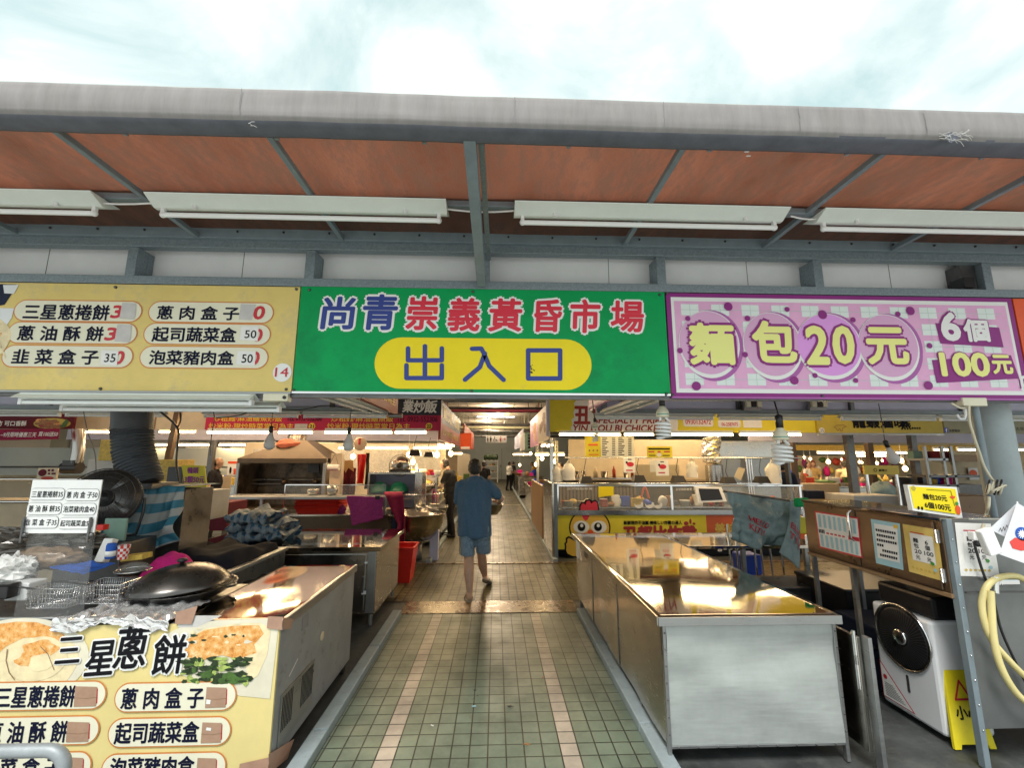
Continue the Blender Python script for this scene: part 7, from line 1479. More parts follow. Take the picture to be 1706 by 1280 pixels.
blob('orange_red', 445, 568, 26, 18, .0078); ck.m('ink_black').ppoly(f81, [q4(*p) for p in ((330, 640), (250, 605), (225, 625), (228, 655), (213, 670), (220, 700), (215, 730), (230, 770), (280, 795), (340, 800))], .0036).m('chick_body').ppoly(f81, [q4(*p) for p in ((330, 665), (255, 622), (240, 635), (242, 662), (228, 675), (234, 702), (229, 728), (243, 762), (285, 782), (340, 785))], .005)
ck.part(kc, 'chick_emblem')
b = MB().m('ink_black').ptext(f81, '新鮮現炸不油膩·美味しい炸雞の達人', 1039, 868, 1136, 874.5, l=.005, bold=.04).m('brown_red').ptext(f81, '丑都比炸雞', 1038, 877, 1160, 904, l=.005, bold=.06, slant=.05); b.pell(f81, 1143, 872.5, 4, 3.5, .005, 14).pell(f81, 1150, 869, 2, 4.5, .0053, 14).pell(f81, 1156, 873, 2.5, 2, .0055, 14)
b.m('food_yellow').ptext(f81, '美味', 1191, 872, 1226, 889, l=.005, bold=.04).m('paper_white').ptext(f81, 'delicious', 1198, 893, 1262, 903, l=.005, bold=.02, slant=.2).ptext(f81, 'good', 1196, 907, 1230, 919, l=.005, bold=.02, slant=.2); b.part(kc, 'lettering')
MB().box(.985, 1.03, 7.85, 9.2, .06, 1.3).thing('side_screen', 'streaked steel side screen of the chicken stall facing the aisle', 'screen', 'steel_warm', bevel=.01); MB().box(1.035, 1.085, 7.86, 7.92, 0, 1.29).thing('stall_post', 'grey square post between the side screen and the chicken counter', 'post', 'blue_grey_paint')
# above the counter
f83 = FY(8.5); mbd = T('menu_board', 'hanging chicken menu board with yellow side and white price columns', 'menu board', at(1016, 762, Y=8.5)); u0, v0, u1, v1 = f83.rect(975, 727.5, 1057, 762); um = f83.px(1001, 745)[0]; MB().box(u0, um, 8.5, 8.53, v0, v1).part(mbd, 'yellow_side', 'chick_yellow'); MB().box(um, u1, 8.5, 8.53, v0, v1).part(mbd, 'white_side', 'plastic_white')
b = MB().m('ink_black')
for k in range(10):
    y = 730+k*3.05
    for xa in (1003, 1030): b.prect(f83, xa, y, xa+rnd.uniform(4, 11), y+1.5, .003).prect(f83, xa+16.5, y, xa+22, y+1.5, .003)
b.m('orange_red').prect(f83, 980, 740, 996, 743, .003).prect(f83, 981, 757, 997, 758.5, .003); b.m('food_brown')
for k in range(3): b.pell(f83, 982+k*6.5, 751, 1.6, 1.6, .003, 10, .2)
b.part(mbd, 'print')
MB().cyl((cx0+.2, 8.3, at(1000, 763, Y=8.3).z), (cx1+.3, 8.3, at(1000, 763, Y=8.3).z), .015, 8).thing('hanging_rail', 'thin steel rail above the chicken glass case', 'rail', 'chrome'); zr_ = at(1000, 763, Y=8.3).z
for i, (px, py) in enumerate(((976, 805), (1064, 803), (1130, 804), (1213, 806), (1269, 805))): heat_lamp(px, py, 8.3, ('black heat lamp under the menu board', 'black heat lamp between the two small posters', 'black heat lamp left of the middle white bag', 'black heat lamp under the foil duct', 'black heat lamp by the rightmost white bag')[i], 'black heat lamps over the chicken case', 1.1, zr_)
def pbag(x0, y0, x1, y1, Y, lab, mt='bag_white'):
    u0, v0, u1, v1 = FY(Y).rect(x0, y0, x1, y1); w = u1-u0
    def fn(u, v):
        a = 2*PI*u; k = 1-.45*max(0, (v-.72)/.28); return (u0+w/2+w/2*k*math.cos(a)+nz((u*3, v*4, x0))*.03, Y+.06*k*math.sin(a), v0+(v1-v0)*v+nz((u*5, v*3, x1))*.02)
    b = MB(); b.grid(20, 12, fn); b.tube([(u0+w*.35, Y, v1), (u0+w*.45, Y, v1+.05), (u0+w*.6, Y, v1+.05), (u0+w*.65, Y, v1)], .01, 5); return b.thing('plastic_bag', lab, 'bag', mt, group='white carrier bags at the chicken stall')
pbag(920, 778, 937, 803, 8.2, 'left crumpled white carrier bag at the chicken stall corner'); pbag(937, 773, 958, 800, 8.15, 'right square white carrier bag at the chicken stall corner'); pbag(1144, 769, 1162, 796, 8.35, 'white carrier bag hanging left of the foil duct'); pbag(1276, 772, 1300, 806, 8.3, 'large white carrier bag under the large spiral bulb')
q = [at(1230, 779, Y=8.3), at(1242, 781, Y=8.3), at(1234, 801, Y=8.3), at(1223, 795, Y=8.3)]; MB().add([tuple(p) for p in q], [(3, 2, 1, 0)]).thing('paper_tag', 'tan paper tag dangling from the rail', 'tag', 'card_beige', thick=.006)
def poster(nm, lab, x0, y0, x1, y1, Y, mt, deco): t = T(nm, lab, 'poster', at((x0+x1)/2, y1, Y=Y)); b = MB(); pbox(b, x0, y0, x1, y1, Y, .012); b.part(t, 'sheet', mt); b = MB(); deco(b, FY(Y)); b.part(t, 'print')
def dp(x0, y0):
    def f(b, fr): b.m('ink_red').pell(fr, x0+11, y0+11, 6, 4, .003, 16).prect(fr, x0+4, y0+20, x0+15, y0+22, .003).m('ink_black').pell(fr, x0+5, y0+8, 2, 2, .003, 10).prect(fr, x0+7, y0+2, x0+13, y0+3.6, .003)
    return f
poster('small_poster', 'small pink and white promotional poster beside the menu board', 1039, 763, 1058, 788, 8.2, 'paper_white', dp(1039, 763)); poster('small_poster', 'small purple red promotional poster over the middle of the glass case', 1093, 767, 1114, 793, 8.2, 'paper_white', dp(1093, 767)); pb_thing('white_paper', 'plain white paper behind the purple red poster', 'paper', 1083, 767, 1093, 787, 8.3, .01, 'paper_white')
def dy_(b, fr): b.m('ink_black').prect(fr, 1080, 747, 1116, 749.5, .003).m('ink_red').prect(fr, 1080, 752, 1090, 754, .003).prect(fr, 1106, 752, 1116, 754, .003).m('chick_comb').pell(fr, 1098, 753.5, 3, 1.5, .003, 12).m('paper_white').pell(fr, 1098, 758, 4, 3.6, .003, 14).m('ink_black').prect(fr, 1081, 758.5, 1092, 760, .003).prect(fr, 1104, 758.5, 1116, 760, .003)
poster('yellow_flyer', 'yellow flyer with arrows hanging on the steel rail', 1078, 744, 1120, 763, 8.25, 'chick_yellow', dy_)
t = T('foil_duct', 'crinkled foil duct above a steel fryer in the chicken stall', 'duct', at(1187, 772, Y=8.9)); P = [at(1184+2*math.sin(k*.5), 728+k*2.6, Y=8.9) for k in range(18)]; b = MB(); b.tube(P, [.17+.012*(k % 2) for k in range(18)], 18); b.v = [tuple(V(p)+V((nz(V(p)*16)*.03, nz(V(p)*16+V((5, 0, 0)))*.03, 0))) for p in b.v]; b.sm = [False]*len(b.f); b.part(t, 'hose', 'foil'); c = at(1189, 775, Y=8.9); MB().cyl((c.x, 8.9, c.z-.32), (c.x, 8.9, c.z), .17, 18).part(t, 'collar', 'bowl_steel')
t = T('fryer_bench', 'steel fryer bench with corrugated front behind the chicken counter', 'bench', (3, 9.4, 0)); MB().box(1.3, 5.6, 9.4, 10.1, 0, 1.25).part(t, 'body', 'hood_tan'); b = MB()
for k in range(22): b.box(1.35+k*.075, 1.39+k*.075, 9.385, 9.4, .8, 1.22)
b.part(t, 'corrugated_front', 'wood_brown'); MB().box(1.25, 3.3, 9.3, 10.1, 1.3, 1.33).part(t, 'shelf', 'steel_warm')
goods(1.6, 3.1, 9.45, 9.8, 1.33, 7, 'fryer bench shelf', ('bottle', 'tub'), ('bowl_steel', 'food_red', 'card_beige', 'bowl_steel')); pb_thing('cream_board', 'cream board behind the small posters in the chicken stall', 'board', 1058, 774, 1132, 803, 9.2, .05, 'cream_sign'); pb_thing('backdrop_screen', 'golden lit back panel of the chicken stall', 'panel', 948, 733, 1180, 800, 10.4, .05, 'cream_sign'); pb_thing('fridge', 'brown steel upright fridge at the right of the chicken stall', 'fridge', 1198, 735, 1300, 810, 9.4, .6, 'steel_warm'); pb_thing('steel_door', 'vertical ribbed steel door behind the paper tag', 'door', 1200, 762, 1300, 850, 9.3, .05, 'steel_dull')
for k, px in enumerate((1243, 1247, 1251)): p = at(px, 765, Y=9.2); MB().cyl((p.x, 9.2, .8), (p.x, 9.2, p.z), .02, 8).thing('steel_pole', ('left', 'middle', 'right')[k]+' of three thin steel poles behind the paper tag', 'pole', 'chrome')
b = MB(); p = at(1085, 820, Y=8.5); b.tube([(p.x-.2+.05*k/4, 8.5, p.z-.12+.2*math.sin(k*PI/12)) for k in range(13)], .02, 8).thing('orange_hose', 'orange rubber hose arching in the chicken case', 'hose', 'orange_red')
t = T('tablet_screen', 'white framed tilted screen lying over the right of the glass case', 'screen', at(1190, 835, Y=8.05)); q = [at(1157, 811, Y=8.02), at(1202, 812, Y=8.02), at(1211, 836, Y=7.98), at(1163, 838, Y=7.98)]; MB().add([tuple(p) for p in q]+[tuple(p+V((0, .04, 0))) for p in q], [(3, 2, 1, 0), (4, 5, 6, 7), (0, 1, 5, 4), (1, 2, 6, 5), (2, 3, 7, 6), (3, 0, 4, 7)]).part(t, 'frame', 'plastic_white'); cc = sum(q, V((0, 0, 0)))/4; MB().add([tuple(cc+(p-cc)*.75+V((0, -.006, 0))) for p in q], [(3, 2, 1, 0)]).part(t, 'screen', 'plastic_black')

# ------------------------------------------------------------------ right rear stalls
lit_row([(1362, 1415), (1425, 1447), (1453, 1516)], 755, 13, ['lit tube above the person in the beige shirt', 'short lit tube between two dark posts', 'lit tube behind the tilted frosted bulb'], 16); lit_row([(1427, 1446), (1455, 1480)], 760, 15.5, ['second row short lit tube between two dark posts', 'second row lit tube behind the tilted frosted bulb'], 14); lit_row([(1555, 1578), (1595, 1630), (1692, 1740)], 750, 10, ['lit tube over the dark shelves at the right', 'lit tube left of the thin grey pipe', 'lit tube right of the round pillar'], 10)
for i, a in enumerate(((1380, 770, 14), (1502, 768, 12), (1508, 781, 11.5), (1317, 768, 15), (1461, 772, 15), (1340, 763, 16), (1350, 765, 17), (1432, 770, 17))): lit_bulb(*a, ('bright bulb left of the person in the beige shirt', 'dazzling upper bulb behind the tilted frosted bulb', 'dazzling lower bulb behind the tilted frosted bulb', 'bright bulb just right of the large spiral bulb', 'bulb above the small olive board', 'far bulb over the right hand goods', 'second far bulb over the right hand goods', 'far bulb between two dark posts')[i], .06 if i in (0, 1, 2) else .045, .4, 9)
for i, (px, Y, w, mt) in enumerate(((1420, 9.6, .16, 'steel_dark'), (1453, 10, .12, 'cabinet_brown'), (1325, 10.5, .08, 'cabinet_brown'), (1527, 9.5, .12, 'steel_dark'), (1313, 9.5, .05, 'steel_dark'))):
    x = at(px, 760, Y=Y).x; MB().box(x-w/2, x+w/2, Y, Y+.12, 0, 2.5).thing('stall_post', ('thick dark post right of the person in the beige shirt', 'brown post behind the small olive board', 'thin brown post right of the large spiral bulb', 'dark post left of the dark shelves', 'thin dark post behind the large white bag')[i], 'post', mt)
t = T('stall_fascia', 'mauve beam across the right rear stalls', 'fascia', (8, 9.9, 2.1)); MB().box(5.8, 14, 9.9, 9.95, 2.1, 2.7).part(t, 'panel', 'lavender_panel'); MB().box(5.2, 14, 12.2, 12.26, 1.97, 2.12).part(t, 'rail', 'food_yellow')
pb_thing('white_counter', 'white panelled counter in front of the person in the beige shirt', 'counter', 1340, 806, 1400, 845, 11.5, .8, 'card_beige'); pb_thing('white_counter', 'second pale counter right of the person in the beige shirt', 'counter', 1425, 826, 1505, 860, 9, .8, 'boxes_pale'); pb_thing('storage_crate', 'dark blue crate on the floor before the white counter', 'crate', 1346, 818, 1374, 832, 10.5, .4, 'cloth_navy')
goods(8.0, 10.9, 11.55, 12.1, at(1370, 806, Y=11.6).z, 18, 'white panelled counter', s=1.2); lump('vegetable_heap', 'green heap of vegetables on the white panelled counter', 'vegetables', 'food_green', tuple(at(1375, 803, Y=11.8)), (.3, .2, .06), .3); lump('blue_grey_bag', 'blue grey plastic bag on the pale counter by the olive board', 'bag', 'teal_cloth', tuple(at(1470, 820, Y=8.8)), (.26, .2, .2), .35)
pb_thing('goods_backdrop', 'warm lit backdrop wall of hanging goods behind the right stalls', 'wall panel', 1305, 760, 1520, 800, 19, .1, 'cream_sign')
for i in range(26):
    px, py = 1325+i*7.5, rnd.uniform(764, 786); lump('hanging_packet', 'hanging packet on the warm lit backdrop of the right stalls', 'packet', rnd.choice(('cloth_pink', 'food_red', 'paper_white', 'food_green', 'food_yellow', 'cloth_magenta')), tuple(at(px, py, Y=18.5)), (rnd.uniform(.07, .16), .1, rnd.uniform(.1, .25)), .3, 3, (10, 8)).__setitem__('group', 'hanging packets of the right stalls')
shelf('goods_table', 'long goods table deep in the right stalls', 7.0, 12, 16.2, 17.2, 1.0); goods(7.2, 11.8, 16.3, 17, 1.0, 26, 'long goods table at the right', s=1.6)
ob = T('olive_board', 'small olive board on two chrome posts above the brown cabinet', 'sign', (4.9, 6.6, 0)); f65 = FY(6.6); u0, v0, u1, v1 = f65.rect(1440, 776, 1498, 791); MB().box(u0, u1, 6.6, 6.63, v0, v1).part(ob, 'board', 'olive_sign'); MB().m('ink_black').pell(f65, 1458, 783.5, 3, 3, .003, 14).m('olive_sign').pell(f65, 1458, 783.5, 2, 2, .0042, 12).m('ink_black').ptext(f65, '鮮果汁', 1464, 782, 1478, 786, l=.004, bold=.03).part(ob, 'print')
for x in (u0+.04, u1-.04): MB().cyl((x, 6.62, .0), (x, 6.62, v0), .025, 8).part(ob, 'post', 'chrome')
sh = T('dark_shelves', 'dark steel shelves behind the thin grey pipe at the right', 'shelves', (8.5, 9, 0)); f90 = FY(9.0)
for (x0_, y0_, x1_, y1_, mt) in ((1545, 764, 1580, 768, 'steel_dull'), (1548, 792, 1640, 796, 'steel_dark'), (1590, 758, 1640, 770, 'wood_brown'), (1545, 808, 1640, 812, 'steel_dark')): b = MB(); pbox(b, x0_, y0_, x1_, y1_, 9.0, .5); b.part(sh, 'shelf', mt)
for px in (1548, 1577, 1592, 1640): x = at(px, 790, Y=9.0).x; MB().box(x-.025, x+.025, 9, 9.05, 0, 2.0).part(sh, 'post', 'steel_dull')
b = MB(); pbox(b, 1592, 770, 1640, 808, 9.5, .05); b.part(sh, 'back_panel', 'card_beige')
b = MB(); pbox(b, 1500, 795, 1720, 900, 9.7, .1); b.thing('dark_partition', 'dark partition wall behind the right hand shelves', 'partition', 'steel_dark'); MB().m('paper_white').prect(FY(9.45), 1614, 780, 1630, 800, 0).m('orange_red').pell(FY(9.45), 1621, 789, 6.5, 6, .006, 24).thing('round_label', 'white sheet with a red round print on the dark shelves', 'sticker', thick=.003)
goods(at(1552, 800, Y=9.2).x, at(1588, 800, Y=9.2).x, 9.1, 9.3, at(1560, 808, Y=9.1).z, 4, 'dark shelves at the right'); pb_thing('cloth_bag', 'dark red bag on the upper dark shelf', 'bag', 1566, 752, 1588, 764, 9.1, .3, 'apron_maroon', .02); pb_thing('electrical_cabinet', 'grey green electrical cabinet on the dark post', 'box', 1522, 752, 1545, 768, 9.3, .15, 'stool_green', .01)
pb_thing('lidded_box', 'brown lidded box behind the yellow bread card', 'box', 1585, 826, 1655, 862, 5.2, .6, 'cabinet_brown', .01); pb_thing('storage_crate', 'white crate between the brown cabinet and the olive board', 'crate', 1424, 826, 1498, 850, 6.0, .4, 'boxes_pale', .01)

for i in range(9):
    px = 1402+i*17; lit_bulb(px, rnd.uniform(762, 776), 17.5-.4*i, ('first', 'second', 'third', 'fourth', 'fifth', 'sixth', 'seventh', 'eighth', 'ninth')[i]+' small glowing bulb from the left in the far row of the right stalls', .035, .3, 3)
shelf('produce_table', 'crowded produce table behind the pale counters at the right', 9.0, 13.5, 12.6, 13.2, .95); goods(9.1, 13.4, 12.65, 13.1, .95, 26, 'crowded produce table at the right', s=1.2)
shelf('packing_table', 'packing table in the left stalls behind the grill hood', -9.5, -6.2, 12.5, 13.2, 1.0); goods(-9.4, -6.3, 12.6, 13.1, 1.0, 16, 'packing table in the left stalls', s=1.3)

# ------------------------------------------------------------------ people
def ico(n=2):
    bm = bmesh.new(); bmesh.ops.create_icosphere(bm, subdivisions=n, radius=1); r = [v.co.copy() for v in bm.verts]; bm.free(); return r
ICO = ico(2)
def fuse(shapes, vox, smooth=4, fold=0, fs=(9, 9, 3)):
    """several overlapping limbs fused into ONE continuous skin; returns (verts, faces)"""
    bm = bmesh.new()
    for s in shapes:
        pts = []
        if s[0] == 'cap':
            for c, r in ((V(s[1]), s[3]), (V(s[2]), s[4])): pts += [c+v*r for v in ICO]
        elif s[0] == 'ell': pts = [V(s[1])+V((v.x*s[2][0], v.y*s[2][1], v.z*s[2][2])) for v in ICO]
        elif s[0] == 'loft':
            n = 28; rings = []
            for c, rx, ry in s[1]:
                c = V(c); rings.append([bm.verts.new(c+V((rx*math.copysign(abs(math.cos(t))**.8, math.cos(t)), ry*math.copysign(abs(math.sin(t))**.8, math.sin(t)), 0))) for t in [2*PI*k/n for k in range(n)]])
            for a, b_ in zip(rings, rings[1:]):
                for k in range(n): bm.faces.new((a[k], a[(k+1) % n], b_[(k+1) % n], b_[k]))
            bm.faces.new(rings[0][::-1]); bm.faces.new(rings[-1]); continue
        vs = [bm.verts.new(p) for p in pts]
        res = bmesh.ops.convex_hull(bm, input=vs)
        bmesh.ops.delete(bm, geom=list({g for g in res['geom_interior'] if isinstance(g, bmesh.types.BMVert)}), context='VERTS')
    me = bpy.data.meshes.new('skin'); bm.to_mesh(me); bm.free()
    o = bpy.data.objects.new('skin', me); C.objects.link(o)
    m = o.modifiers.new('r', 'REMESH'); m.mode = 'VOXEL'; m.voxel_size = vox
    if smooth: m = o.modifiers.new('s', 'SMOOTH'); m.factor = .5; m.iterations = smooth
    bpy.context.view_layer.update()
    ev = bpy.data.meshes.new_from_object(o.evaluated_get(bpy.context.evaluated_depsgraph_get()))
    vs = [v.co.copy() for v in ev.vertices]
    if fold:
        vs = [v+ev.vertices[i].normal*fold*(mnoise.noise(V((v.x*fs[0], v.y*fs[1], v.z*fs[2])))+.5*mnoise.noise(V((v.x*fs[0]*2.3, v.y*fs[1]*2.3, v.z*fs[2]*3+4)))) for i, v in enumerate(vs)]
    fsn = [tuple(p.vertices) for p in ev.polygons]
    bpy.data.objects.remove(o); bpy.data.meshes.remove(me); bpy.data.meshes.remove(ev)
    return vs, fsn
def skin_part(parent, name, mt, shapes, vox, smooth=4, fold=0, fs=(9, 9, 3), xf=None):
    v, f = fuse(shapes, vox, smooth, fold, fs)
    if xf: v = [xf(p) for p in v]
    b = MB(); b.add(v, f, True); return b.part(parent, name, mt)
def hand(w, d, side, palm_n, r=.0085, L=.085, curl=.5):
    """palm, five unequal curled fingers and a side thumb, starting at wrist w towards d; palm_n = palm facing"""
    w, d, pn = V(w), V(d).normalized(), V(palm_n).normalized(); s = d.cross(pn).normalized()*side; out = []
    k = L/.085
    for t in (-.028, -.009, .01, .028): out.append(('cap', w+s*t*.6*k, w+d*.085*k+s*t*k, .014*k, .012*k))
    for t, l in ((-.03, .062), (-.01, .078), (.01, .084), (.03, .074)):
        a = w+d*.085*k+s*t*k; b_ = a+(d*math.cos(curl*.6)+pn*math.sin(curl*.6))*l*.55*k; c = b_+(d*math.cos(curl*1.5)+pn*math.sin(curl*1.5))*l*.5*k
        out += [('cap', a, b_, r*k, r*.95*k), ('cap', b_, c, r*.95*k, r*.75*k)]
    a = w+d*.025*k+s*.03*k; b_ = a+(d*.6+s*.8+pn*.2).normalized()*.04*k; c = b_+(d*.85+s*.3+pn*.4).normalized()*.032*k
    return out+[('cap', a, b_, .012*k, .0105*k), ('cap', b_, c, .0105*k, .008*k)]
def head_shapes(c, f, k=1.0):
    """skull, jaw, nose, ears and brow around centre c looking along f"""
    c, f = V(c), V(f).normalized(); s = f.cross(V((0, 0, 1))).normalized(); u = s.cross(f)
    return [('ell', c+u*.02*k, (.076*k, .092*k, .1*k) if abs(f.y) > .7 else (.092*k, .076*k, .1*k)), ('cap', c+f*.03*k-u*.02*k, c+f*.05*k-u*.085*k, .062*k, .034*k), ('cap', c+f*.082*k+u*.01*k, c+f*.108*k-u*.025*k, .009*k, .014*k),
            ('cap', c+f*.078*k+u*.028*k-s*.03*k, c+f*.078*k+u*.028*k+s*.03*k, .018*k, .018*k), ('cap', c+f*.078*k-u*.058*k-s*.016*k, c+f*.078*k-u*.058*k+s*.016*k, .011*k, .011*k),
            ('cap', c+s*.078*k+u*.025*k-f*.008*k, c+s*.076*k-u*.025*k, .017*k, .011*k), ('cap', c-s*.078*k+u*.025*k-f*.008*k, c-s*.076*k-u*.025*k, .017*k, .011*k)]

# the man in the blue tee, walking away with a steel basin
man = T('person', 'man in blue t-shirt, denim shorts and flip flops walking down the aisle with a basin', 'person', (-.26, 5.95, 0))
hc = V((-.272, 6.0, 1.585))
LA, RA = V((-.305, 5.77, .095)), V((-.135, 6.33, .15))
bs = head_shapes(hc, (.12, 1, -.12), 1.05)
bs += [('cap', (-.265, 5.96, 1.36), (-.27, 5.985, 1.52), .066, .058), ('ell', (-.265, 5.96, 1.22), (.19, .125, .2)), ('ell', (-.262, 5.95, 1.0), (.18, .135, .18)), ('ell', (-.26, 5.95, .86), (.17, .13, .13)), ('cap', (-.43, 5.96, 1.36), (-.1, 5.96, 1.36), .058, .058),
       ('cap', (-.08, 5.96, 1.36), (.085, 6.0, 1.2), .05, .042), ('cap', (.085, 6.0, 1.2), (.05, 6.2, 1.13), .043, .03), ('cap', (-.45, 5.96, 1.36), (-.49, 6.05, 1.14), .05, .042), ('cap', (-.49, 6.05, 1.14), (-.34, 6.24, 1.1), .043, .03),
       ('cap', (-.34, 5.95, .84), (-.33, 5.9, .47), .095, .064), ('cap', (-.33, 5.9, .47), (-.322, 5.82, .32), .061, .067), ('cap', (-.322, 5.82, .32), LA, .067, .037), ('cap', LA, LA+V((-.005, -.03, -.045)), .036, .034), ('cap', LA+V((0, -.02, -.05)), LA+V((-.02, .15, -.06)), .034, .024), ('cap', LA+V((-.02, .1, -.058)), LA+V((-.02, .17, -.065)), .036, .022),
       ('cap', (-.185, 5.95, .84), (-.175, 6.1, .48), .095, .064), ('cap', (-.175, 6.1, .48), (-.165, 6.2, .34), .061, .067), ('cap', (-.165, 6.2, .34), RA, .067, .037), ('cap', RA, RA+V((.01, -.03, -.03)), .034, .033), ('cap', RA+V((.01, -.03, -.035)), RA+V((.03, .14, -.108)), .034, .024), ('cap', RA+V((.03, .1, -.09)), RA+V((.035, .16, -.118)), .034, .02)]
bs += hand((.05, 6.2, 1.13), (-.5, .6, -.1), 1, (-.5, -.3, -.3), curl=.7) + hand((-.34, 6.24, 1.1), (.6, .4, 0), -1, (0, -.5, -.3), curl=.7)
skin_part(man, 'body', 'skin', bs, .0062, 3)
for s_ in (-1, 1): MB().ball(hc+V((s_*.031+.012, .083, .018)), .011, 10, 7).part(man, 'eye', 'sign_white')
skin_part(man, 'hair', 'hair_black', [('ell', hc+V((-.004, -.018, .035)), (.094, .104, .104)), ('ell', hc+V((0, -.045, -.01)), (.084, .064, .075)), ('cap', hc+V((-.08, -.01, .0)), hc+V((-.078, -.005, -.03)), .016, .01), ('cap', hc+V((.08, -.01, .0)), hc+V((.078, -.005, -.03)), .016, .01), ('cap', hc+V((-.045, -.07, -.035)), hc+V((.045, -.07, -.035)), .022, .022)], .0065, 1, .006, (60, 60, 60))
tee = [('loft', [((-.253, 5.945, .735), .222, .16), ((-.256, 5.945, .85), .217, .165), ((-.26, 5.945, 1.0), .215, .165), ((-.263, 5.95, 1.15), .217, .158), ((-.265, 5.955, 1.28), .225, .142), ((-.266, 5.96, 1.37), .222, .115), ((-.267, 5.962, 1.43), .178, .105), ((-.268, 5.965, 1.472), .11, .09), ((-.268, 5.97, 1.495), .085, .08)]),
       ('cap', (-.09, 5.958, 1.365), (.025, 5.985, 1.245), .088, .074), ('cap', (-.44, 5.958, 1.365), (-.487, 6.02, 1.17), .085, .075)]
skin_part(man, 't_shirt', 'tee_blue', tee, .0085, 3, .032, (8, 8, 2.2))
sh_ = [('loft', [((-.252, 5.945, .9), .18, .135), ((-.255, 5.945, .78), .195, .145), ((-.257, 5.95, .7), .2, .145)]), ('loft', [((-.352, 5.945, .8), .1, .12), ((-.35, 5.93, .65), .1, .11), ((-.345, 5.91, .51), .092, .1)][::-1]), ('loft', [((-.165, 5.95, .8), .1, .12), ((-.16, 6.0, .65), .1, .11), ((-.15, 6.06, .5), .095, .1)][::-1])]
shp = skin_part(man, 'shorts', 'denim', sh_, .0085, 3, .012, (10, 10, 5))
MB().tube([(-.452, 5.9, .76), (-.446, 5.88, .52)], .0045, 5).tube([(-.06, 5.92, .76), (-.055, 6.03, .52)], .0045, 5).tube([(-.35, 5.832, .6), (-.31, 5.825, .62), (-.28, 5.83, .6)], .003, 5).part(shp, 'stitching', 'cloth_navy')
def flipflop(a, d, u, lab=None):
    a, d, u = V(a), V(d).normalized(), V(u).normalized(); s = d.cross(u); t_ = []
    for k in range(24):
        t = 2*PI*k/24; l = math.cos(t)*.15; w = math.sin(t)*(.056+.012*math.cos(t)); t_.append(a+d*l+s*w)
    b = MB(); b.m('sandal').add([p+u*.0 for p in t_]+[p+u*.022 for p in t_], [tuple(range(23, -1, -1)), tuple(range(24, 48))]+[(k, (k+1) % 24, 24+(k+1) % 24, 24+k) for k in range(24)]); o = b.part(man, 'flip_flop', bevel=.003)
    MB().tube([a+d*.06+u*.022, a+d*.03+s*.03+u*.05, a-d*.03+s*.05+u*.022], .006, 6).tube([a+d*.06+u*.022, a+d*.03-s*.03+u*.05, a-d*.03-s*.05+u*.022], .006, 6).part(o, 'strap', 'rubber_black')
flipflop((-.322, 5.835, 0.0), (-.08, 1, 0), (0, 0, 1)); flipflop((-.108, 6.36, .06), (.28, .82, -.42), (.05, .42, .9))
bsn = T('steel_basin', 'round steel basin carried in front of the man in the blue t-shirt', 'basin', (-.07, 6.24, 1.0)); MB().lathe([(.1, 0), (.15, .07), (.172, .14), (.18, .145), (.17, .14), (.14, .07), (0, .02)], (-.07, 6.24, .97), 36, (.05, 0, 1)).part(bsn, 'bowl', 'bowl_steel'); lump('dough', 'pale dough heaped in the carried steel basin', 'dough', 'paper_grey', (-.07, 6.24, 1.08), (.13, .13, .05), .15)

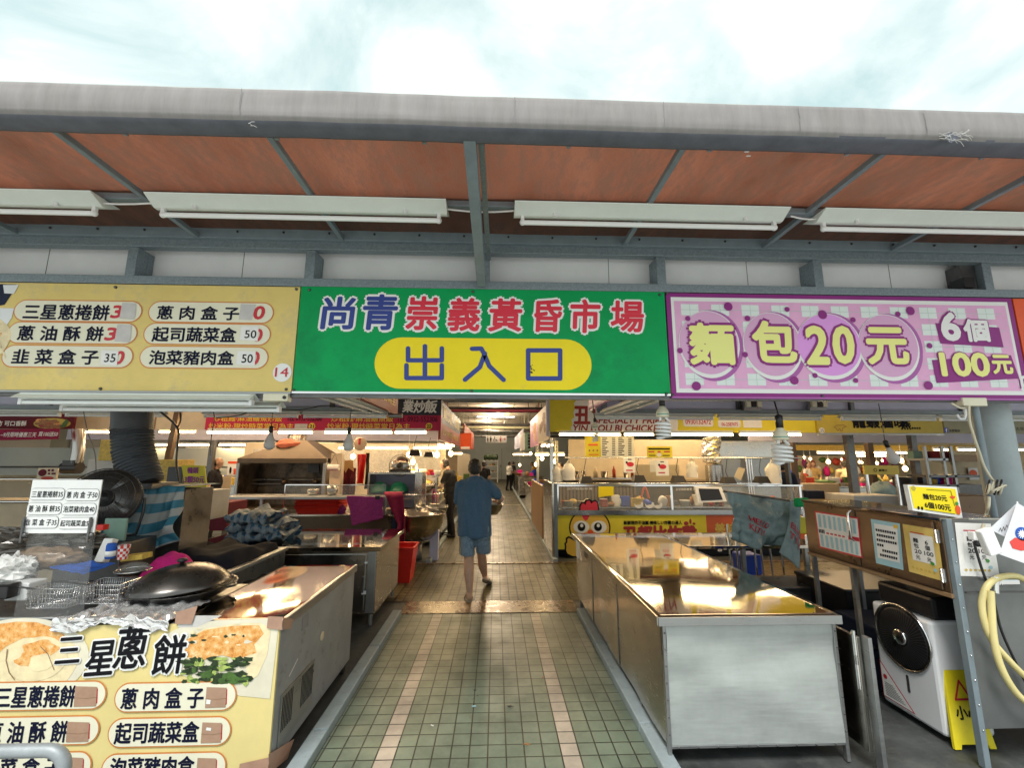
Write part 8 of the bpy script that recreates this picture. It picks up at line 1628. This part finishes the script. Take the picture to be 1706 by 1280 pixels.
def person(lab, base, yaw, H, top, bottom, skin='skin_pale', vox=.013, arms=((.27, -.02, 1.08, .25, .12, .88), (.27, -.02, 1.08, .25, .12, .88)), lean=0, hair='hair_black', bald=False, long_=False, apron=None, step=.08, cap=None):
    """a standing figure, front towards yaw (0 = away from the camera)"""
    base = V(base); k = H/1.7; t = T('person', lab, 'person', base); cy, sy = math.cos(yaw), math.sin(yaw)
    def W(x, y, z):
        y += lean*max(0, z-.9)
        return base+V((x*cy+y*sy, -x*sy+y*cy, z))*k
    f = W(0, 1, 0)-W(0, 0, 0); hc = W(0, .05+(.06 if lean else 0), 1.58)
    lk = (f.normalized()+V((0, 0, -.25-lean*.6))).normalized()
    hd = head_shapes(hc, lk, k*.98) if abs(f.normalized().y) > .7 or abs(f.normalized().x) > .7 else head_shapes(hc, lk, k*.96)
    S = hd+[('cap', W(0, 0, 1.36), W(0, .03, 1.5), .055*k, .05*k), ('ell', W(0, 0, 1.2), (.15*k, .15*k, .2*k)), ('ell', W(0, 0, .93), (.14*k, .14*k, .14*k)), ('cap', W(-.15, 0, 1.37), W(.15, 0, 1.37), .06*k, .06*k)]
    for s_, (ex, ey, ez, hx_, hy_, hz_) in zip((-1, 1), arms):
        e, w = W(s_*ex*.9, ey, ez), W(s_*hx_*.85, hy_, hz_); S += [('cap', W(s_*.19, 0, 1.36), e, .05*k, .04*k), ('cap', e, w, .04*k, .028*k)]
        S += hand(w, (w-e)+f*.1, s_, -f+V((0, 0, .01)), L=.085*k, r=max(.0085, vox*.62), curl=.45)
        S += [('cap', W(s_*.09, 0, .9), W(s_*.1, s_*step*.5+.02, .49), .085*k, .055*k), ('cap', W(s_*.1, s_*step*.5+.02, .49), W(s_*.1, s_*step-.03, .09), .055*k, .036*k), ('cap', W(s_*.1, s_*step-.04, .05), W(s_*.12, s_*step+.14, .035), .038*k, .026*k)]
    skin_part(t, 'body', skin, S, vox, 2)
    u = V((0, 0, 1)); fr = f.normalized(); sd_ = fr.cross(u)
    for s_ in (-1, 1): MB().ball(hc+fr*.083*k+sd_*s_*.032*k+u*.015*k, .009*k, 8, 6).part(t, 'eye', 'ink_black')
    if cap: skin_part(t, 'cap', cap, [('ell', hc+u*.06*k-fr*.01, (.1*k, .1*k, .07*k)), ('cap', hc+u*.05*k+fr*.07*k, hc+u*.045*k+fr*.13*k, .03*k, .02*k)], vox*.8, 1)
    hs = [('ell', hc-fr*.03*k+u*.035*k, (.09*k, .09*k, .095*k)), ('ell', hc-fr*.045*k-u*.02*k, (.08*k, .08*k, .075*k))] if not bald else [('ell', hc-fr*.05*k-u*.0*k, (.082*k, .082*k, .07*k))]
    if long_: hs.append(('cap', hc-fr*.07*k, hc-fr*.09*k-u*.13*k, .06*k, .04*k))
    skin_part(t, 'hair', hair, hs, vox*.8, 1, .005, (50, 50, 50))
    sh = [('ell', W(0, 0, 1.2), (.175*k, .17*k, .23*k)), ('ell', W(0, 0, .98), (.18*k, .175*k, .17*k)), ('cap', W(-.16, 0, 1.365), W(.16, 0, 1.365), .078*k, .078*k), ('cap', W(0, 0, 1.38), W(0, .02, 1.42), .075*k, .065*k)]
    for s_, (ex, ey, ez, *_r) in zip((-1, 1), arms): e = W(s_*ex*.9, ey, ez); a = W(s_*.19, 0, 1.36); sh.append(('cap', a, a+(e-a)*.6, .066*k, .06*k))
    skin_part(t, 'shirt', top, sh, vox, 3, .012, (9, 9, 4))
    tr = [('ell', W(0, 0, .9), (.17*k, .165*k, .14*k))]
    for s_ in (-1, 1): tr += [('cap', W(s_*.09, 0, .88), W(s_*.1, s_*step*.5+.02, .49), .1*k, .075*k), ('cap', W(s_*.1, s_*step*.5+.02, .49), W(s_*.1, s_*step-.03, .1), .075*k, .06*k)]
    skin_part(t, 'trousers', bottom, tr, vox, 3, .01, (9, 9, 5))
    for s_ in (-1, 1):
        v, fc = fuse([('cap', W(s_*.1, s_*step-.05, .045), W(s_*.12, s_*step+.15, .035), .046*k, .034*k), ('cap', W(s_*.1, s_*step-.05, .045), W(s_*.1, s_*step-.04, .09), .046*k, .042*k)], vox*.8, 2); MB().add([V((p.x, p.y, max(p.z, base.z+.004))) for p in v], fc, True).part(t, 'shoe', 'rubber_black')
    if apron: skin_part(t, 'apron', apron, [('ell', W(0, .1, 1.0), (.15*k, .13*k, .3*k))], vox, 2)
    return t
def stand(px, py, Y, **k): p = at(px, py, Y=Y); return (p.x, Y, 0)
BK = (.24, .12, 1.08, .16, .34, 1.04)
person('young man in a dark t-shirt and black trousers standing sideways at the noodle counter', (-1.0, 10.25, 0), -1.25, 1.72, 'cloth_charcoal', 'cloth_black', vox=.009, lean=.12, arms=(BK, (.22, -.05, 1.08, .2, .03, .86)))
person('balding man in a black v-neck top standing left of the grill hood', stand(356, 800, 9.9), 1.3, 1.74, 'cloth_black', 'cloth_black', vox=.011, bald=True)
person('woman in a white top and black trousers at the far produce counter', stand(848, 800, 24.6), .9, 1.56, 'shirt_white', 'cloth_black', vox=.013, arms=(BK, BK), cap=None)
person('dark clothed companion beside the woman in the white top', stand(855, 800, 25.6), 1.1, 1.58, 'cloth_black', 'cloth_black', vox=.014)
person('vendor in a yellow vest behind the far produce counter', (2.0+.05, 23.3, 0), -1.7, 1.56, 'vest_yellow', 'cloth_black', vox=.014, arms=(BK, BK), lean=.1)
person('person in black behind the head of the man in blue', stand(806, 790, 16.5), .3, 1.62, 'cloth_black', 'cloth_black', vox=.013)
person('person in a beige shirt seen from behind in the right stalls', stand(1410, 800, 13.2), .2, 1.68, 'shirt_beige', 'cloth_black', vox=.012, arms=(BK, BK))
person('dark haired shopper in cream left of the person in the beige shirt', stand(1346, 795, 16.8), 2.6, 1.6, 'shirt_white', 'cloth_black', vox=.014, long_=True)
person('shopper in yellow brown further left among the right stalls', stand(1357, 795, 18), -2.4, 1.62, 'apron_tan', 'cloth_black', vox=.014)
person('figure in navy behind the large white carrier bag', stand(1306, 795, 9.9), .2, 1.68, 'cloth_navy', 'cloth_navy', vox=.013)
person('vendor in dark clothes behind the perforated post', stand(935, 785, 10.6), -2.2, 1.62, 'cloth_charcoal', 'cloth_black', vox=.013)
